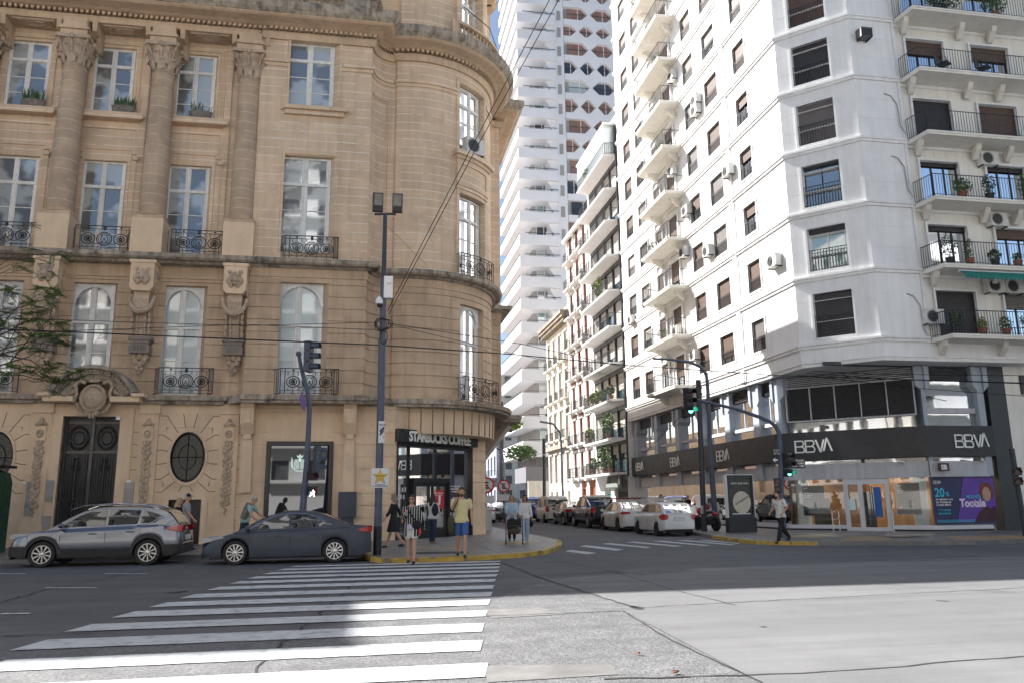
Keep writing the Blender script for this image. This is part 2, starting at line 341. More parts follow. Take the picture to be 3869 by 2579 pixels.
# near-side sidewalk of the avenue behind the camera
mb = MB(); mb.box(-80, 80, -20, -3.2, 0, .12); struct(mb.build('sidewalk', SIDE))
mb = MB(); TAN = mat('sidewalk_tan', (.34, .245, .13), .5, .1, 3)
for p in ([(1.2, 25.6), (2.6, 25.2), (3.4, 26.0), (1.6, 26.6)], [(4.6, 26.0), (6.0, 27.8), (6.0, 29.5), (4.0, 27.6)]): mb.quad(*[(*q, .124) for q in p])
for p in ([(15.5, 24.9), (17, 24.2), (18.6, 26.5), (17.6, 27.4)], [(19, 23.7), (21.5, 23.8), (23.5, 25.6), (20.5, 26.2)], [(15.2, 27.6), (16.2, 27.2), (17.2, 28.4), (16.4, 29.2)]): mb.quad(*[(*q, .124) for q in p])
struct(mb.build('paving_inlay', TAN))
mb = MB(); JN = mat('paving_joint', (.12, .11, .1), .9, .1)
for k in range(-14, 5): mb.box(k*1.2-.006, k*1.2+.006, 24.3 if k < 0 else 21.8+max(0, (k*1.2-3)*.9), 31.1, .12, .1225)
for k in range(7): mb.box(-16, 4.6-k*.0, 24.5+k*.95-.006, 24.5+k*.95+.006, .12, .1235)
for k in range(14): mb.box(14+k*1.2, 14.012+k*1.2, 25.5, 29.4, .12, .1225)
for k in range(4): mb.box(14.2, 30, 25.8+k*1.1, 25.812+k*1.1, .12, .1235)
struct(mb.build('paving_joints', JN))
for x, y, a, b, lb in ((2.05, 23.2, .75, .42, 'dark iron utility cover in the pavement by the coffee shop door'), (18.9, 26.1, .7, .3, 'dark iron utility cover in the pavement before the bank entrance'),):
    mb = MB(); mb.box(x-a, x+a, y-b, y+b, .12, .128)
    for k in range(9): mb.box(x-a+.05+k*a*.22, x-a+.07+k*a*.22, y-b+.04, y+b-.04, .128, .132)
    tag(mb.build('manhole_cover', mat('cast_iron', (.03, .03, .032), .6, .2, 8)), lb, 'manhole cover')
pal = thing('stone_palace', 'tan stone palace with columns, rounded corner tower and a coffee shop in its ground floor', 'building')
def arc(cx, cy, r, a0, a1, n): return [(cx+r*math.cos(R(a0+(a1-a0)*i/n)), cy+r*math.sin(R(a0+(a1-a0)*i/n))) for i in range(n+1)]
_p = [(-22, 31.1)]+arc(.75, 31.1, 1.05, 180, 92, 7)+[(.78, 32.0)]+arc(1.6, 35.7, 3.8, -102, 12, 22)
_m = [(1.6-(y-35.7), 35.7-(x-1.6)) for x, y in arc(.75, 31.1, 1.05, 180, 92, 7)][::-1]
PW = Path(_p+_m+[(6.2, 44)])
UT = PW.L[9]+3.8*R(57)             # arc length at the middle of the tower
uA = lambda x: x+22.0
TE = PW.L[9]                       # where the round tower starts
UEND = PW.L[-1]
def wb(l, t, r, b, Y):
    x0, _ = onY(l, (t+b)/2, Y); x1, _ = onY(r, (t+b)/2, Y); _, z1 = onY((l+r)/2, t, Y); _, z0 = onY((l+r)/2, b, Y); return x0, x1, z0, z1
def win(u0, u1, z0, z1, n, tr=.74, arch=False, pane='palace_glass', surf=PW, rows=3, parent=pal, m=WWOOD, label=None):
    mb = MB(); f = .075; uc = (u0+u1)/2; zt = z0+(z1-z0)*tr
    mbox(mb, surf, u0, u0+f, n-.04, n+.05, z0, z1); mbox(mb, surf, u1-f, u1, n-.04, n+.05, z0, z1)
    mbox(mb, surf, u0+f, u1-f, n-.04, n+.05, z1-f, z1); mbox(mb, surf, u0+f, u1-f, n-.04, n+.05, z0, z0+.12)
    mbox(mb, surf, u0+f, u1-f, n-.04, n+.07, zt-.06, zt+.06)
    mbox(mb, surf, uc-.055, uc+.055, n-.04, n+.06, z0+.12, zt-.06); mbox(mb, surf, uc-.055, uc+.055, n-.04, n+.06, zt+.06, z1-f)
    for a, b in ((u0+f, uc-.055), (uc+.055, u1-f)):
        for c, d in ((z0+.12, zt-.06), (zt+.06, z1-f)):
            mbox(mb, surf, a, a+.05, n-.03, n+.03, c, d); mbox(mb, surf, b-.05, b, n-.03, n+.03, c, d)
        for k in range(1, rows): z = z0+.12+(zt-z0-.18)*k/rows; mbox(mb, surf, a+.05, b-.05, n-.03, n+.02, z-.014, z+.014)
    if arch:
        r = (u1-u0)/2-.02; zc = z1-r-.01; N = 14
        for i in range(N):
            a, b = PI*i/N, PI*(i+1)/N; P = [(uc+r*math.cos(a), zc+r*math.sin(a)), (uc+r*math.cos(b), zc+r*math.sin(b))]
            mb.quad((P[0][0], n+.09, P[0][1]), (P[0][0], n+.09, z1), (P[1][0], n+.09, z1), (P[1][0], n+.09, P[1][1]), f=surf)
            q = [(uc+(r-.11)*math.cos(t), zc+(r-.11)*math.sin(t)) for t in (a, b)]
            mb.quad((P[0][0], n+.12, P[0][1]), (P[1][0], n+.12, P[1][1]), (q[1][0], n+.12, q[1][1]), (q[0][0], n+.12, q[0][1]), f=surf)
            mb.quad((q[0][0], n+.12, q[0][1]), (q[1][0], n+.12, q[1][1]), (q[1][0], n, q[1][1]), (q[0][0], n, q[0][1]), f=surf)
    o = mb.build('window', m, parent)
    g = MB(); mbox(g, surf, u0+.02, u1-.02, n-.03, n-.015, z0+.05, z1-.02); g.build('pane', MATS[pane], o)
    if label: o['label'] = label
    return o
def ring(mb, u, n, z, ru, rz, r=.016, N=14, surf=PW, a0=0, a1=2*PI):
    mb.tube([(u+ru*math.cos(a0+(a1-a0)*i/N), n, z+rz*math.sin(a0+(a1-a0)*i/N)) for i in range(N+1)], r, 4, f=surf)
def iron_rail(u0, u1, n, z0, h=.95, surf=PW, nb=.1):
    mb = MB(); uc = (u0+u1)/2; w = u1-u0; B = lambda *a: mbox(mb, surf, *a)
    for z, t in ((z0+h, .03), (z0+h-.13, .015), (z0+.14, .015), (z0+.03, .02)): B(u0, u1, n-.03, n, z-t, z)
    for u in (u0, u0+.16, u1-.18, u1-.02): B(u, u+.02, n-.025, n-.005, z0, z0+h)
    for u in (u0, u1):   # side returns
        for z in (z0+h, z0+.03): mb.tube([(u, n-.015, z-.015), (u, nb, z-.015)], .014, 4, f=surf)
        for k in range(1, 4): q = nb+(n-nb)*k/4; mb.tube([(u, q, z0), (u, q, z0+h)], .01, 4, f=surf)
    zc = z0+h*.47; rr = h*.27
    ring(mb, uc, n-.015, zc, rr, rr, .02); ring(mb, uc, n-.015, zc, rr*.75, rr*.8, .013); ring(mb, uc, n-.015, zc, rr*.45, rr*.62, .015)
    for s in (-1, 1):
        c = uc+s*w*.28; ring(mb, c, n-.015, zc, rr*.9, rr*.8, .018); ring(mb, c, n-.015, zc, rr*.5, rr*.45, .02); ring(mb, c, n-.015, zc, rr*.2, rr*.2, .03, 8)
        ring(mb, uc+s*w*.14, n-.015, zc+rr*.2, w*.14, rr*1.0, .013, 8, a0=PI, a1=2*PI)
        for k in range(4): u = uc+s*w*(.1+.09*k); B(u-.008, u+.008, n-.02, n-.006, z0+.14 if k % 2 else z0, zc-rr*.95); B(u-.008, u+.008, n-.02, n-.006, zc+rr*(.9 if k % 2 else 1.0), z0+h-.13)
        mb.ball((c, n-.015, z0+h-.075), (.05, .02, .035), 6, f=surf)
    mb.ball((uc, n-.015, z0+h-.1), (.06, .03, .1), 6, f=surf)
    return mb.build('balcony_railing', IRON, pal)
# ---- measured positions
colx = [-15.3, -11.93, -8.6, -5.25]
bays = [(-15.3-11.93)/2, (-11.93-8.6)/2, (-8.6-5.25)/2]
LZ1, LZ2, DZ = 5.24, 10.62, 20.62
W4a = wb(672, 111, 772, 258, 31.4); W4b = wb(656, 371, 762, 586, 31.4); W4c = wb(642, 654, 752, 898, 31.4)
W3a = wb(440, 132, 533, 275, 32.1); W3b = wb(420, 386, 519, 582, 32.1); W3c = wb(402, 662, 499, 905, 31.75)
BW = (W3a[1]-W3a[0])/2; BWb = (W3b[1]-W3b[0])/2; BWc = (W3c[1]-W3c[0])/2
# ---- upper wall (floors 2 and 3)
mb = MB(); rc = []
rc.append((0, uA(-4.8), 10, 20.62, -.85))
za0, za1, zb0, zb1 = 17.0, W3a[3], 10.95, W3b[3]
for i, bx in enumerate(bays):
    c = uA(bx)
    rc += [(c-1.25, c+1.25, 16.75, 17.0, -.45), (c-1.2, c+1.2, 15.35, 16.65, -.78), (c-1.05, c+1.05, 15.5, 16.4, -.83),
           (c-1.35, c+1.35, 15.05, 15.22, -.62), (c-1.25, c+1.25, 14.93, 15.05, -.7),
           (c-BW-.22, c+BW+.22, 17.0, za1+.25, -.8), (c-BW-.1, c+BW+.1, 17.0, za1+.12, -.86), (c-BW, c+BW, 17.0, za1, None),
           (c-BWb-.34, c+BWb+.34, zb0, 14.93, -.74), (c-BWb-.12, c+BWb+.12, zb0, zb1+.45, -.82), (c-BWb, c+BWb, zb0, zb1, None)]
    for s in (-1, 1): rc += [(c+s*1.28-.13, c+s*1.28+.13, 11, 20.6, -.78)]
for (x0, x1, z0, z1) in (W4a, W4b):
    a, b = uA(x0), uA(x1)
    rc += [(a-.2, b+.2, z0, z1+.22, .05), (a-.12, b+.12, z0, z1+.14, .0), (a-.1, b+.1, z0, z1+.1, None)]
a, b = uA(W4a[0]), uA(W4a[1]); zs = W4a[2]
rc += [(a-.4, b+.4, zs-.16, zs, .28), (a-.28, b+.28, zs-.34, zs-.16, .14)]
for za, zb, n in ((19.45, 19.6, .12), (19.3, 19.45, .05)): rc += [(uA(-4.8), a-.2, za, zb, n), (b+.2, TE+8.2, za, zb, n)]
# concave panel and tower openings
rc += [(PW.L[1]+.25, TE-.45, 11.2, 18.6, -.05), (PW.L[1]+.32, TE-.52, 11.27, 18.53, -.08)]
TW = .8
rc += [(UT-TW-.25, UT+TW+.25, 10.9, 14.9, .06), (UT-TW-.1, UT+TW+.1, 10.9, 14.72, None), (UT-TW-.25, UT+TW+.25, 16.6, 20.15, .06), (UT-TW-.1, UT+TW+.1, 16.6, 19.95, None),
       (UT-TW-.45, UT+TW+.5, 16.4, 16.6, .38), (UT-TW-.35, UT+TW+.4, 16.26, 16.4, .25), (UT-TW-.28, UT+TW+.32, 15.05, 16.26, .16), (UT-TW-.05, UT+TW+.05, 15.25, 16.05, .1), (UT-TW-.3, UT+TW+.3, 14.9, 15.05, .12)]
relief(mb, PW, 0, UEND, 10.62, 20.75, rc, back=1.25)
mb.build('upper_wall', STONEJ, pal)
# white joint lines of the flat arch over the pavilion window
mb = MB(); zt = W4b[3]+.3; c = uA((W4b[0]+W4b[1])/2); JL = mat('mortar_line', (.66, .6, .53), .9, .1)
for s in (-1, 1):
    for k, (du, top) in enumerate(((.22, 1.15), (.62, .85), (1.0, .5))):
        u = c+s*du; mbox(mb, PW, u-.012, u+.012, 0, .006, zt, zt+top); mbox(mb, PW, *sorted((u, c+s*1.75)), .0, .006, zt+top-.012, zt+top+.012)
mb.build('mortar_lines', JL, pal)
# windows
panes = ['palace_glass', 'palace_glass', 'palace_glass']
for i, bx in enumerate(bays):
    c = uA(bx)
    win(c-BW, c+BW, 17.0, za1, -1.05, pane='palace_glass'); win(c-BWb, c+BWb, zb0, zb1, -1.05, pane='palace_glass')
win(uA(W4a[0])-.08, uA(W4a[1])+.08, W4a[2], W4a[3]+.08, -.25); win(uA(W4b[0])-.08, uA(W4b[1])+.08, 10.92, W4b[3]+.08, -.25)
win(UT-TW, UT+TW, 10.9, 14.65, -.25); win(UT-TW, UT+TW, 16.6, 19.9, -.25)
# ---- first floor (banded rustication)
mb = MB(); rc = [(0, uA(-4.8), 5, 10.62, -.35)]
ops = []
for bx in bays: ops.append((uA(bx)-BWc, uA(bx)+BWc, 5.6 if bx != bays[1] else W3c[3]-3.9, W3c[3], -.35))
ops.append((uA(W4c[0]), uA(W4c[1]), 5.6, W4c[3], 0)); ops.append((UT-TW, UT+TW, 5.6, 9.75, 0))
g = 10.0
rc += [(0, uA(-4.8), 10.12, 10.62, -.3), (uA(-4.8), UEND, 10.25, 10.62, .04)]
while g > 5.7:
    rc += [(0, uA(-4.8), g-.035, g, -.40), (uA(-4.8), UEND, g-.035, g, -.05)]; g -= .485
for a, b, z0, z1, n in ops: rc += [(a, b, z0, z1, None)]
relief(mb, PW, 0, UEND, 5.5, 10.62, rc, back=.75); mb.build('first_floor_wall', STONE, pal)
for k, (a, b, z0, z1, n) in enumerate(ops): win(a, b, z0, z1, n-.32, tr=.62, arch=True, pane='curtain_glass' if k > 1 else 'palace_glass', rows=2)
# railings
for x in bays: iron_rail(uA(x)-1.0, uA(x)+1.02, .38, 10.92, .98, nb=-.8)
iron_rail(uA(W4b[0])-.1, uA(W4b[1])+.1, .3, 10.92, .98, nb=0)
iron_rail(UT-1.05, UT+1.05, .42, 10.92, .98, nb=0)
for i in (0, 2): iron_rail(uA(bays[i])-.98, uA(bays[i])+.98, .12, 5.6, .98, nb=-.35)
iron_rail(uA(W4c[0])-.15, uA(W4c[1])+.15, .45, 5.6, .98, nb=0)
iron_rail(UT-1.0, UT+1.1, .6, 5.6, .98, nb=0)
# ---- mouldings
mb = MB(); sweep(mb, PW, 0, UEND, [(-1, 10.6), (.12, 10.6), (.2, 10.68), (.42, 10.68), (.5, 10.75), (.52, 10.9), (-1, 10.92)]); mb.build('balcony_ledge', STONED, pal)
mb = MB(); sweep(mb, PW, 0, uA(-5.5), [(-.5, 5.2), (.05, 5.2), (.1, 5.3), (.22, 5.34), (.25, 5.5), (-.5, 5.54)])
sweep(mb, PW, uA(-5.35), UEND, [(-.5, 5.22), (.75, 5.22), (.78, 5.3), (.86, 5.33), (.88, 5.52), (-.5, 5.56)]); mb.build('lower_ledge', STONED, pal)
mb = MB(); sweep(mb, PW, 0, uA(-4.95), [(-1, 20.55), (.06, 20.55), (.06, 20.72), (.12, 20.8), (-1, 20.85)])
sweep(mb, PW, uA(-4.9), UEND, [(-1, 20.5), (.1, 20.5), (.14, 20.72), (.2, 20.78), (-1, 20.85)])
sweep(mb, PW, 0, UEND, [(-1, 20.97), (.3, 20.97), (.45, 21.02), (.85, 21.06), (.95, 21.12), (.95, 21.16), (-1, 21.16)]); mb.build('entablature', STONE, pal)
mb = MB(); sweep(mb, PW, 0, UEND, [(-1, 21.16), (.98, 21.16), (1.12, 21.3), (1.16, 21.42), (1.16, 21.6), (-1, 21.64)]); mb.build('cornice', STONED, pal)
mb = MB(); u = .1
while u < UEND-12:
    x = .06 if u < uA(-4.9) else .14; mbox(mb, PW, u, u+.11, x-.1, x+.15, 20.85, 20.97); u += .2
mb.build('dentils', STONE, pal)
# back part of the roof: parapet with balusters, attic storey and tower drum
mb = MB(); sweep(mb, PW, 0, TE-1.4, [(-.5, 21.64), (.3, 21.64), (.3, 21.8), (-.5, 21.8)]); sweep(mb, PW, 0, TE-1.4, [(-.3, 22.55), (.35, 22.55), (.35, 22.75), (-.3, 22.75)])
for x0, x1 in ((-22, -14.6), (-12.6, -11.3), (-9.3, -7.9), (-6, -3.6), (-1.7, -.4)): mbox(mb, PW, uA(x0), uA(x1), -.2, .28, 21.8, 22.55)
u = uA(-14.5)
while u < uA(-1.7):
    xx = u-22
    if not any(a-.1 < xx < b+.1 for a, b in ((-12.6, -11.3), (-9.3, -7.9), (-6, -3.6))):
        q = PW(u, .05, 0); mb.lathe([(.05, 21.8), (.09, 22.0), (.11, 22.12), (.05, 22.35), (.07, 22.55)], 6, (q[0], q[1], 0))
    u += .24
mb.build('roof_balustrade', STONED, pal)
mb = MB(); relief(mb, PW, TE-.9, TE+9, 21.64, 27, [(TE-.9, TE+.1, 21.6, 27, -.35), (UT-TW-.25, UT+TW+.25, 21.9, 25.3, .06), (UT-TW, UT+TW, 21.9, 25.1, None), (TE-.9, TE+9, 22.0, 22.12, .05)], base=-.12, back=.9)
mb.build('tower_drum', STONEJ, pal); win(UT-TW, UT+TW, 21.9, 25.1, -.4)
mb = MB(); mbox(mb, PW, UT-1.3, UT+1.8, .3, .55, 21.64, 21.8); mbox(mb, PW, UT-1.3, UT+1.8, .28, .58, 22.5, 22.62)
u = UT-1.2
while u < UT+1.8: q = PW(u, .42, 0); mb.lathe([(.05, 21.8), (.08, 22.0), (.09, 22.1), (.045, 22.3), (.06, 22.5)], 6, (q[0], q[1], 0)); u += .24
mbox(mb, PW, UT-1.55, UT-1.28, .28, .58, 21.64, 22.62); mb.build('drum_balustrade', STONE, pal)
mb = MB(); mb.tube([PW(UT-.9, .35, 23.6), PW(UT+.6, .5, 23.3), PW(UT+1.5, .55, 22.6)], .02, 5); mb.build('iron_bar', IRON, pal)
mb = MB(); sweep(mb, PW, TE-.9, TE+9, [(-.8, 27), (.5, 27), (.7, 27.3), (-.8, 27.4)]); mb.build('drum_cornice', STONE, pal)
mb = MB(); mb.prism([(-22, 31.9), (.6, 31.9), (1.5, 33), (5.4, 36.5), (5.4, 44), (-22, 44)], 21.6, 21.7); mb.lathe([(3.7, 27.3), (3.4, 28.5), (2.2, 30.2), (0.01, 31)], 20, (1.6, 35.7, 0))
mb.prism([(-22, 33.2), (-1, 33.2), (0, 34), (3, 40), (3, 43), (-22, 43)], 21.7, 22.6); mb.build('roof', mat('slate_roof', (.09, .09, .1), .7), pal)
# ---- giant columns
COLM = mat('column_stone', (.455, .34, .24), .85, .12, 2.2, bump=.2, joint=(.41, .018, .2), joint_col=(.62, .56, .49), streak=.1)
for i, x in enumerate(colx):
    cy = 31.28; C = (x, cy, 0)
    mb = MB(); mb.lathe([(.45, 12.62), (.475, 12.68), (.48, 13.5), (.47, 15), (.44, 17), (.415, 18.45), (.44, 18.5)], 24, C); o = mb.build('column', COLM, pal, 'auto')
    mb = MB(); mb.box(x-.56, x+.56, cy-.56, cy+.5, 12.3, 12.42); mb.lathe([(.56, 12.42), (.6, 12.46), (.56, 12.52), (.5, 12.54), (.53, 12.6), (.46, 12.63)], 24, C); mb.build('column_base', STONE, o, 'auto')
    mb = MB(); mb.lathe([(.42, 18.5), (.47, 18.54), (.43, 18.6), (.42, 18.9), (.5, 19.4), (.6, 19.62)], 16, C)
    for row, (n, z0, z1, r0, r1) in enumerate(((8, 18.62, 19.08, .44, .6), (8, 18.85, 19.35, .46, .66))):
        for k in range(n):
            a = 2*PI*(k+.5*row)/n; ca, sa = math.cos(a), math.sin(a)
            P = [(r0, z0, .13), (r0+.06, (z0+z1)/2, .15), (r1-.02, z1, .1), (r1+.04, z1-.08, .07), (r1, z1-.13, .04)]
            vs = []; fs = []
            for r, z, wd in P: vs += [(x+ca*r-sa*wd, cy+sa*r+ca*wd, z), (x+ca*(r+.035), cy+sa*(r+.035), z+.01), (x+ca*r+sa*wd, cy+sa*r-ca*wd, z)]
            for q in range(len(P)-1): b = q*3; fs += [(b, b+1, b+4, b+3), (b+1, b+2, b+5, b+4)]
            mb.add(vs, fs)
    for sx in (-1, 1):
        for sy in (-1, 1):
            a = math.atan2(sy, sx); ca, sa = math.cos(a), math.sin(a)
            mb.tube([(x+ca*(.72+.13*math.cos(t)*(1-k*.09)), cy+sa*(.72+.13*math.cos(t)*(1-k*.09)), 19.46+.13*math.sin(t)*(1-k*.09)) for k, t in enumerate([j*.8 for j in range(9)])], .035, 5)
            mb.tube([(x+ca*.5, cy+sa*.5, 19.05), (x+ca*.6, cy+sa*.6, 19.3), (x+ca*.78, cy+sa*.78, 19.56)], [.03, .04, .05], 5)
    for a in (-PI/2, 0, PI): mb.ball((x+.62*math.cos(a), cy+.62*math.sin(a), 19.64), (.11, .11, .12), 8); mb.tube([(x+.5*math.cos(a), cy+.5*math.sin(a), 19.1), (x+.6*math.cos(a), cy+.6*math.sin(a), 19.5)], .05, 5)
    pts = []
    for k in range(4):
        a = -PI*.75+k*PI/2; b = a+PI/4; pts += [(x+.86*math.cos(a-.08), cy+.86*math.sin(a-.08)), (x+.86*math.cos(a+.08), cy+.86*math.sin(a+.08)), (x+.58*math.cos(b), cy+.58*math.sin(b))]
    mb.prism(pts, 19.6, 19.74); mb.build('capital', STONEC, o)
    mb = MB(); mb.box(x-.5, x+.5, cy-.5, 31.98, 19.74, 20.2); mb.box(x-.6, x+.6, cy-.6, 31.98, 20.0, 20.06); mb.box(x-.44, x+.44, cy-.44, 31.98, 20.2, 20.56)
    for s in (-1, 1):
        for q, (a, b) in enumerate(((20.15, 20.55),)): mb.prism([(31.0, b), (31.95, b), (31.95, a-.55), (31.8, a-.5), (31.5, a-.05), (31.05, a)], x+s*.66-.09, x+s*.66+.09, 'x')
    mb.build('entablature_block', STONE, o)
    mb = MB(); mb.box(x-.57, x+.57, 30.72, 31.95, 10.92, 12.3); mb.build('column_pedestal', STONEG, o)
# coffered soffits
for i in range(4):
    mb = MB()
    a = colx[i]+.8 if i < 3 else None
    if a is None: break
    b = colx[i+1]-.8
    for k, m_ in enumerate((.12, .3)): 
        x0, x1, y0, y1 = a+m_, b-m_, 31.1+m_*.6, 31.85-m_*.5
        for q in ((x0, x1, y0, y0+.04), (x0, x1, y1-.04, y1), (x0, x0+.04, y0+.04, y1-.04), (x1-.04, x1, y0+.04, y1-.04)): mb.box(*q, 20.5, 20.56)
    mb.lathe([(.22, 0), (.26, -.05), (.22, -.07), (.0, -.02)], 12, ((a+b)/2, 31.47, 20.55), sx=1.6, sy=.8)
    mb.build('soffit_coffer', STONEC, pal)
# ---- lion-mask corbels
for i, x in enumerate(colx):
    mb = MB(); y0 = 30.62
    mb.box(x-.47, x+.47, y0-.04, 31.5, 10.48, 10.6); mb.box(x-.42, x+.42, y0, 31.5, 9.55, 10.48); mb.prism([(x-.42, 9.55), (x+.42, 9.55), (x+.3, 9.4), (x-.3, 9.4)], y0, 31.5, 'y')
    o = mb.build('corbel', STONEG, pal)
    mb = MB(); z = 10.0; y = y0
    mb.ball((x, y, z), (.24, .14, .27), 10); mb.ball((x, y-.12, z-.1), (.12, .1, .1), 8); mb.ball((x, y-.1, z-.22), (.1, .07, .07), 8)
    for s in (-1, 1): mb.ball((x+s*.2, y-.02, z+.24), (.08, .06, .09), 6); mb.ball((x+s*.1, y-.11, z+.08), (.06, .05, .04), 6); mb.ball((x+s*.21, y-.02, z-.12), (.1, .09, .16), 6); mb.ball((x+s*.13, y-.05, z-.28), (.09, .07, .12), 6)
    mb.build('lion_mask', STONEC, o)
    mb = MB(); mb.prism([(31.5, 9.4), (30.8, 9.4), (30.72, 9.1), (30.82, 8.75), (31.02, 8.45), (31.12, 7.75), (31.5, 7.7)], x-.27, x+.27, 'x')
    mb.tube([(x+.44*math.cos(a), 30.72+.1*abs(math.cos(a)), 9.25+.62*math.sin(a)) for a in [PI+PI*k/12 for k in range(13)]], [.05+.06*math.sin(PI*k/12) for k in range(13)], 7)
    for s in (-1, 1):
        for k in range(5): mb.ball((x+s*.3, 30.9+.03*k, 8.75-.22*k), (.07, .12, .13), 6); mb.ball((x+s*.14, 30.95+.03*k, 8.6-.2*k), (.06, .06, .14), 6)
        mb.ball((x+s*.43, 31.0, 9.6), (.05, .16, .3), 6); mb.ball((x+s*.43, 31.1, 10.1), (.05, .2, .16), 6)
    mb.build('scroll_and_garland', STONEC, o)
    mb = MB(); mb.box(x-.4, x+.4, 30.95, 31.5, 7.6, 7.72); mb.box(x-.34, x+.34, 31.0, 31.5, 7.48, 7.6); mb.box(x-.36, x+.36, 30.95, 31.5, 7.1, 7.4); mb.box(x-.31, x+.31, 31.02, 31.5, 7.4, 7.48)
    for k in range(4): mb.box(x-.2+.11*k, x-.15+.11*k, 30.9, 30.95, 7.2, 7.38)
    mb.build('corbel_block', mat('grey_stone', (.24, .2, .17), .9, .15, 3), o)
    mb = MB()
    for k, (dx, dz, r) in enumerate(((-.2, 7.0, .12), (0, 7.02, .13), (.2, 7.0, .12), (-.14, 6.82, .11), (.14, 6.82, .11), (0, 6.72, .12), (-.07, 6.55, .09), (.08, 6.52, .08), (.0, 6.38, .07))): mb.ball((x+dx, 31.2, dz), (r, .12, r*1.15), 7)
    mb.build('hanging_tassel', STONEC, o)
# ---- ground floor walls
GP = Path([(-22, 31.25), (.94, 31.25), (5.1, 35.41), (5.1, 44)]); gU = lambda x: x+22; GC0 = 22.94; GC1 = GC0+4.16*math.sqrt(2)
mb = MB(); rc = []
z = .95
while z < 5.1:   # course grooves of the plain walls
    rc += [(gU(-4.8), GP.L[-1], z, z+.03, -.045)]; z += .46
def plain(a, b, z0, z1, d=0.): rc.append((a, b, z0, z1, d))
plain(gU(-4.15), gU(-1.25), 3.0, 4.93); plain(gU(-5.0), gU(-4.15), 0, 5, 0) 
z = .95
while z < 4.5: 
    rc.append((gU(-4.2), gU(-3.85), z, z+.03, -.045)); rc.append((gU(-1.4), gU(-1.0), z, z+.03, -.045)); z += .46
rc += [(gU(-4.3), gU(-1.0), 4.93, 4.97, -.05), (gU(-3.86), gU(-1.38), 0.4, 3.86, None)]
SW0, SW1 = GC0+.12, GC1-.95
rc += [(SW0, SW1, 4.0, 4.75, .0), (SW0, SW1, .12, 4.0, None)]
D0, D1 = gU(-11.05), gU(-9.1)
rc += [(D0-.45, D1+.45, .0, 5.06, .06), (D0, D1, .0, 4.75, None)]
for cx, a in ((-13.2, .66), (-6.66, .66)):
    rc += [(gU(cx)-.82, gU(cx)+.82, 2.2, 4.36, None)]
rc += [(gU(-7.42), gU(-5.86), 0, 1.93, .05), (gU(-7.22), gU(-6.07), 0.12, 1.72, None), (gU(-14.0), gU(-12.75), 0, 1.75, None)]
relief(mb, GP, 0, GP.L[-1], 0, 5.24, rc, back=.5); mb.build('ground_floor_wall', STONEG, pal)
# oval windows in their square stone slabs
DJ = MB()
for cx in (-13.2, -6.66):
    mb = MB(); N = 40; uc = gU(cx); zc = 3.27; A, B = .62, .93
    def rect(a):
        c, s = math.cos(a), math.sin(a); k = min(.82/abs(c) if abs(c) > 1e-6 else 9, 1.08/abs(s) if abs(s) > 1e-6 else 9); return uc+c*k, zc+s*k
    for i in range(N):
        a, b = 2*PI*i/N, 2*PI*(i+1)/N; e = lambda t, k=1.: (uc+A*k*math.cos(t), zc+B*k*math.sin(t)); ra, rb, ea, eb, fa, fb = rect(a), rect(b), e(a, 1.12), e(b, 1.12), e(a), e(b)
        mb.quad((*ra[:1], 0, ra[1]), (rb[0], 0, rb[1]), (eb[0], 0, eb[1]), (ea[0], 0, ea[1]), f=GP)
        mb.quad((ea[0], 0, ea[1]), (eb[0], 0, eb[1]), (eb[0], .05, eb[1]), (ea[0], .05, ea[1]), f=GP); mb.quad((ea[0], .05, ea[1]), (eb[0], .05, eb[1]), (fb[0], .03, fb[1]), (fa[0], .03, fa[1]), f=GP)
        mb.quad((fa[0], .03, fa[1]), (fb[0], .03, fb[1]), (fb[0], -.3, fb[1]), (fa[0], -.3, fa[1]), f=GP)
    o = mb.build('oval_window', STONEG, pal)
    mb = MB(); mb.add([(uc+A*math.cos(2*PI*i/N), -.2, zc+B*math.sin(2*PI*i/N)) for i in range(N)], [tuple(range(N))], f=GP); mb.build('pane', mat('sooty_glass', (.016, .018, .016), .25, .3, 2, spec=.5), o)
    mb = MB(); ring(mb, uc, -.17, zc, A*.5, B*.5, .012, 24, GP); ring(mb, uc, -.17, zc, A*.93, B*.93, .02, 30, GP)
    mb.tube([(uc, -.16, zc-B), (uc, -.16, zc+B)], .014, 4, f=GP); mb.tube([(uc-A, -.16, zc), (uc+A, -.16, zc)], .014, 4, f=GP); mb.build('window_grille', IRON, o)
    for k in range(16):   # radiating joints
        a = 2*PI*(k+.5)/16; c, s = math.cos(a), math.sin(a)
        p0 = (uc+A*1.16*c, zc+B*1.16*s); L = min((1.02-A*1.16*abs(c))/max(abs(c), .01), 1.0) if abs(c) > .35 else .75
        p1 = (p0[0]+c*L*.75, p0[1]+s*L*.75); hz = (p1[0]+(.22 if c > 0 else -.22), p1[1])
        P = [p0, p1]+([hz] if abs(c) > .3 else [])
        P = [(min(max(x, uc-1.12), uc+1.06), min(max(z_, 2.0), 4.95)) for x, z_ in P]
        DJ.tube([(x, .0, z_) for x, z_ in P], .014, 4, f=GP)
for x0, x1 in ((-11.9, -11.55), (-8.62, -8.35), (-8.0, -7.75), (-5.0, -4.82)):
    z = .95
    while z < 4.6: mbox(DJ, GP, gU(x0), gU(x1), -.01, .004, z, z+.025); z += .46
DJ.build('wall_joints', JOINT, pal)
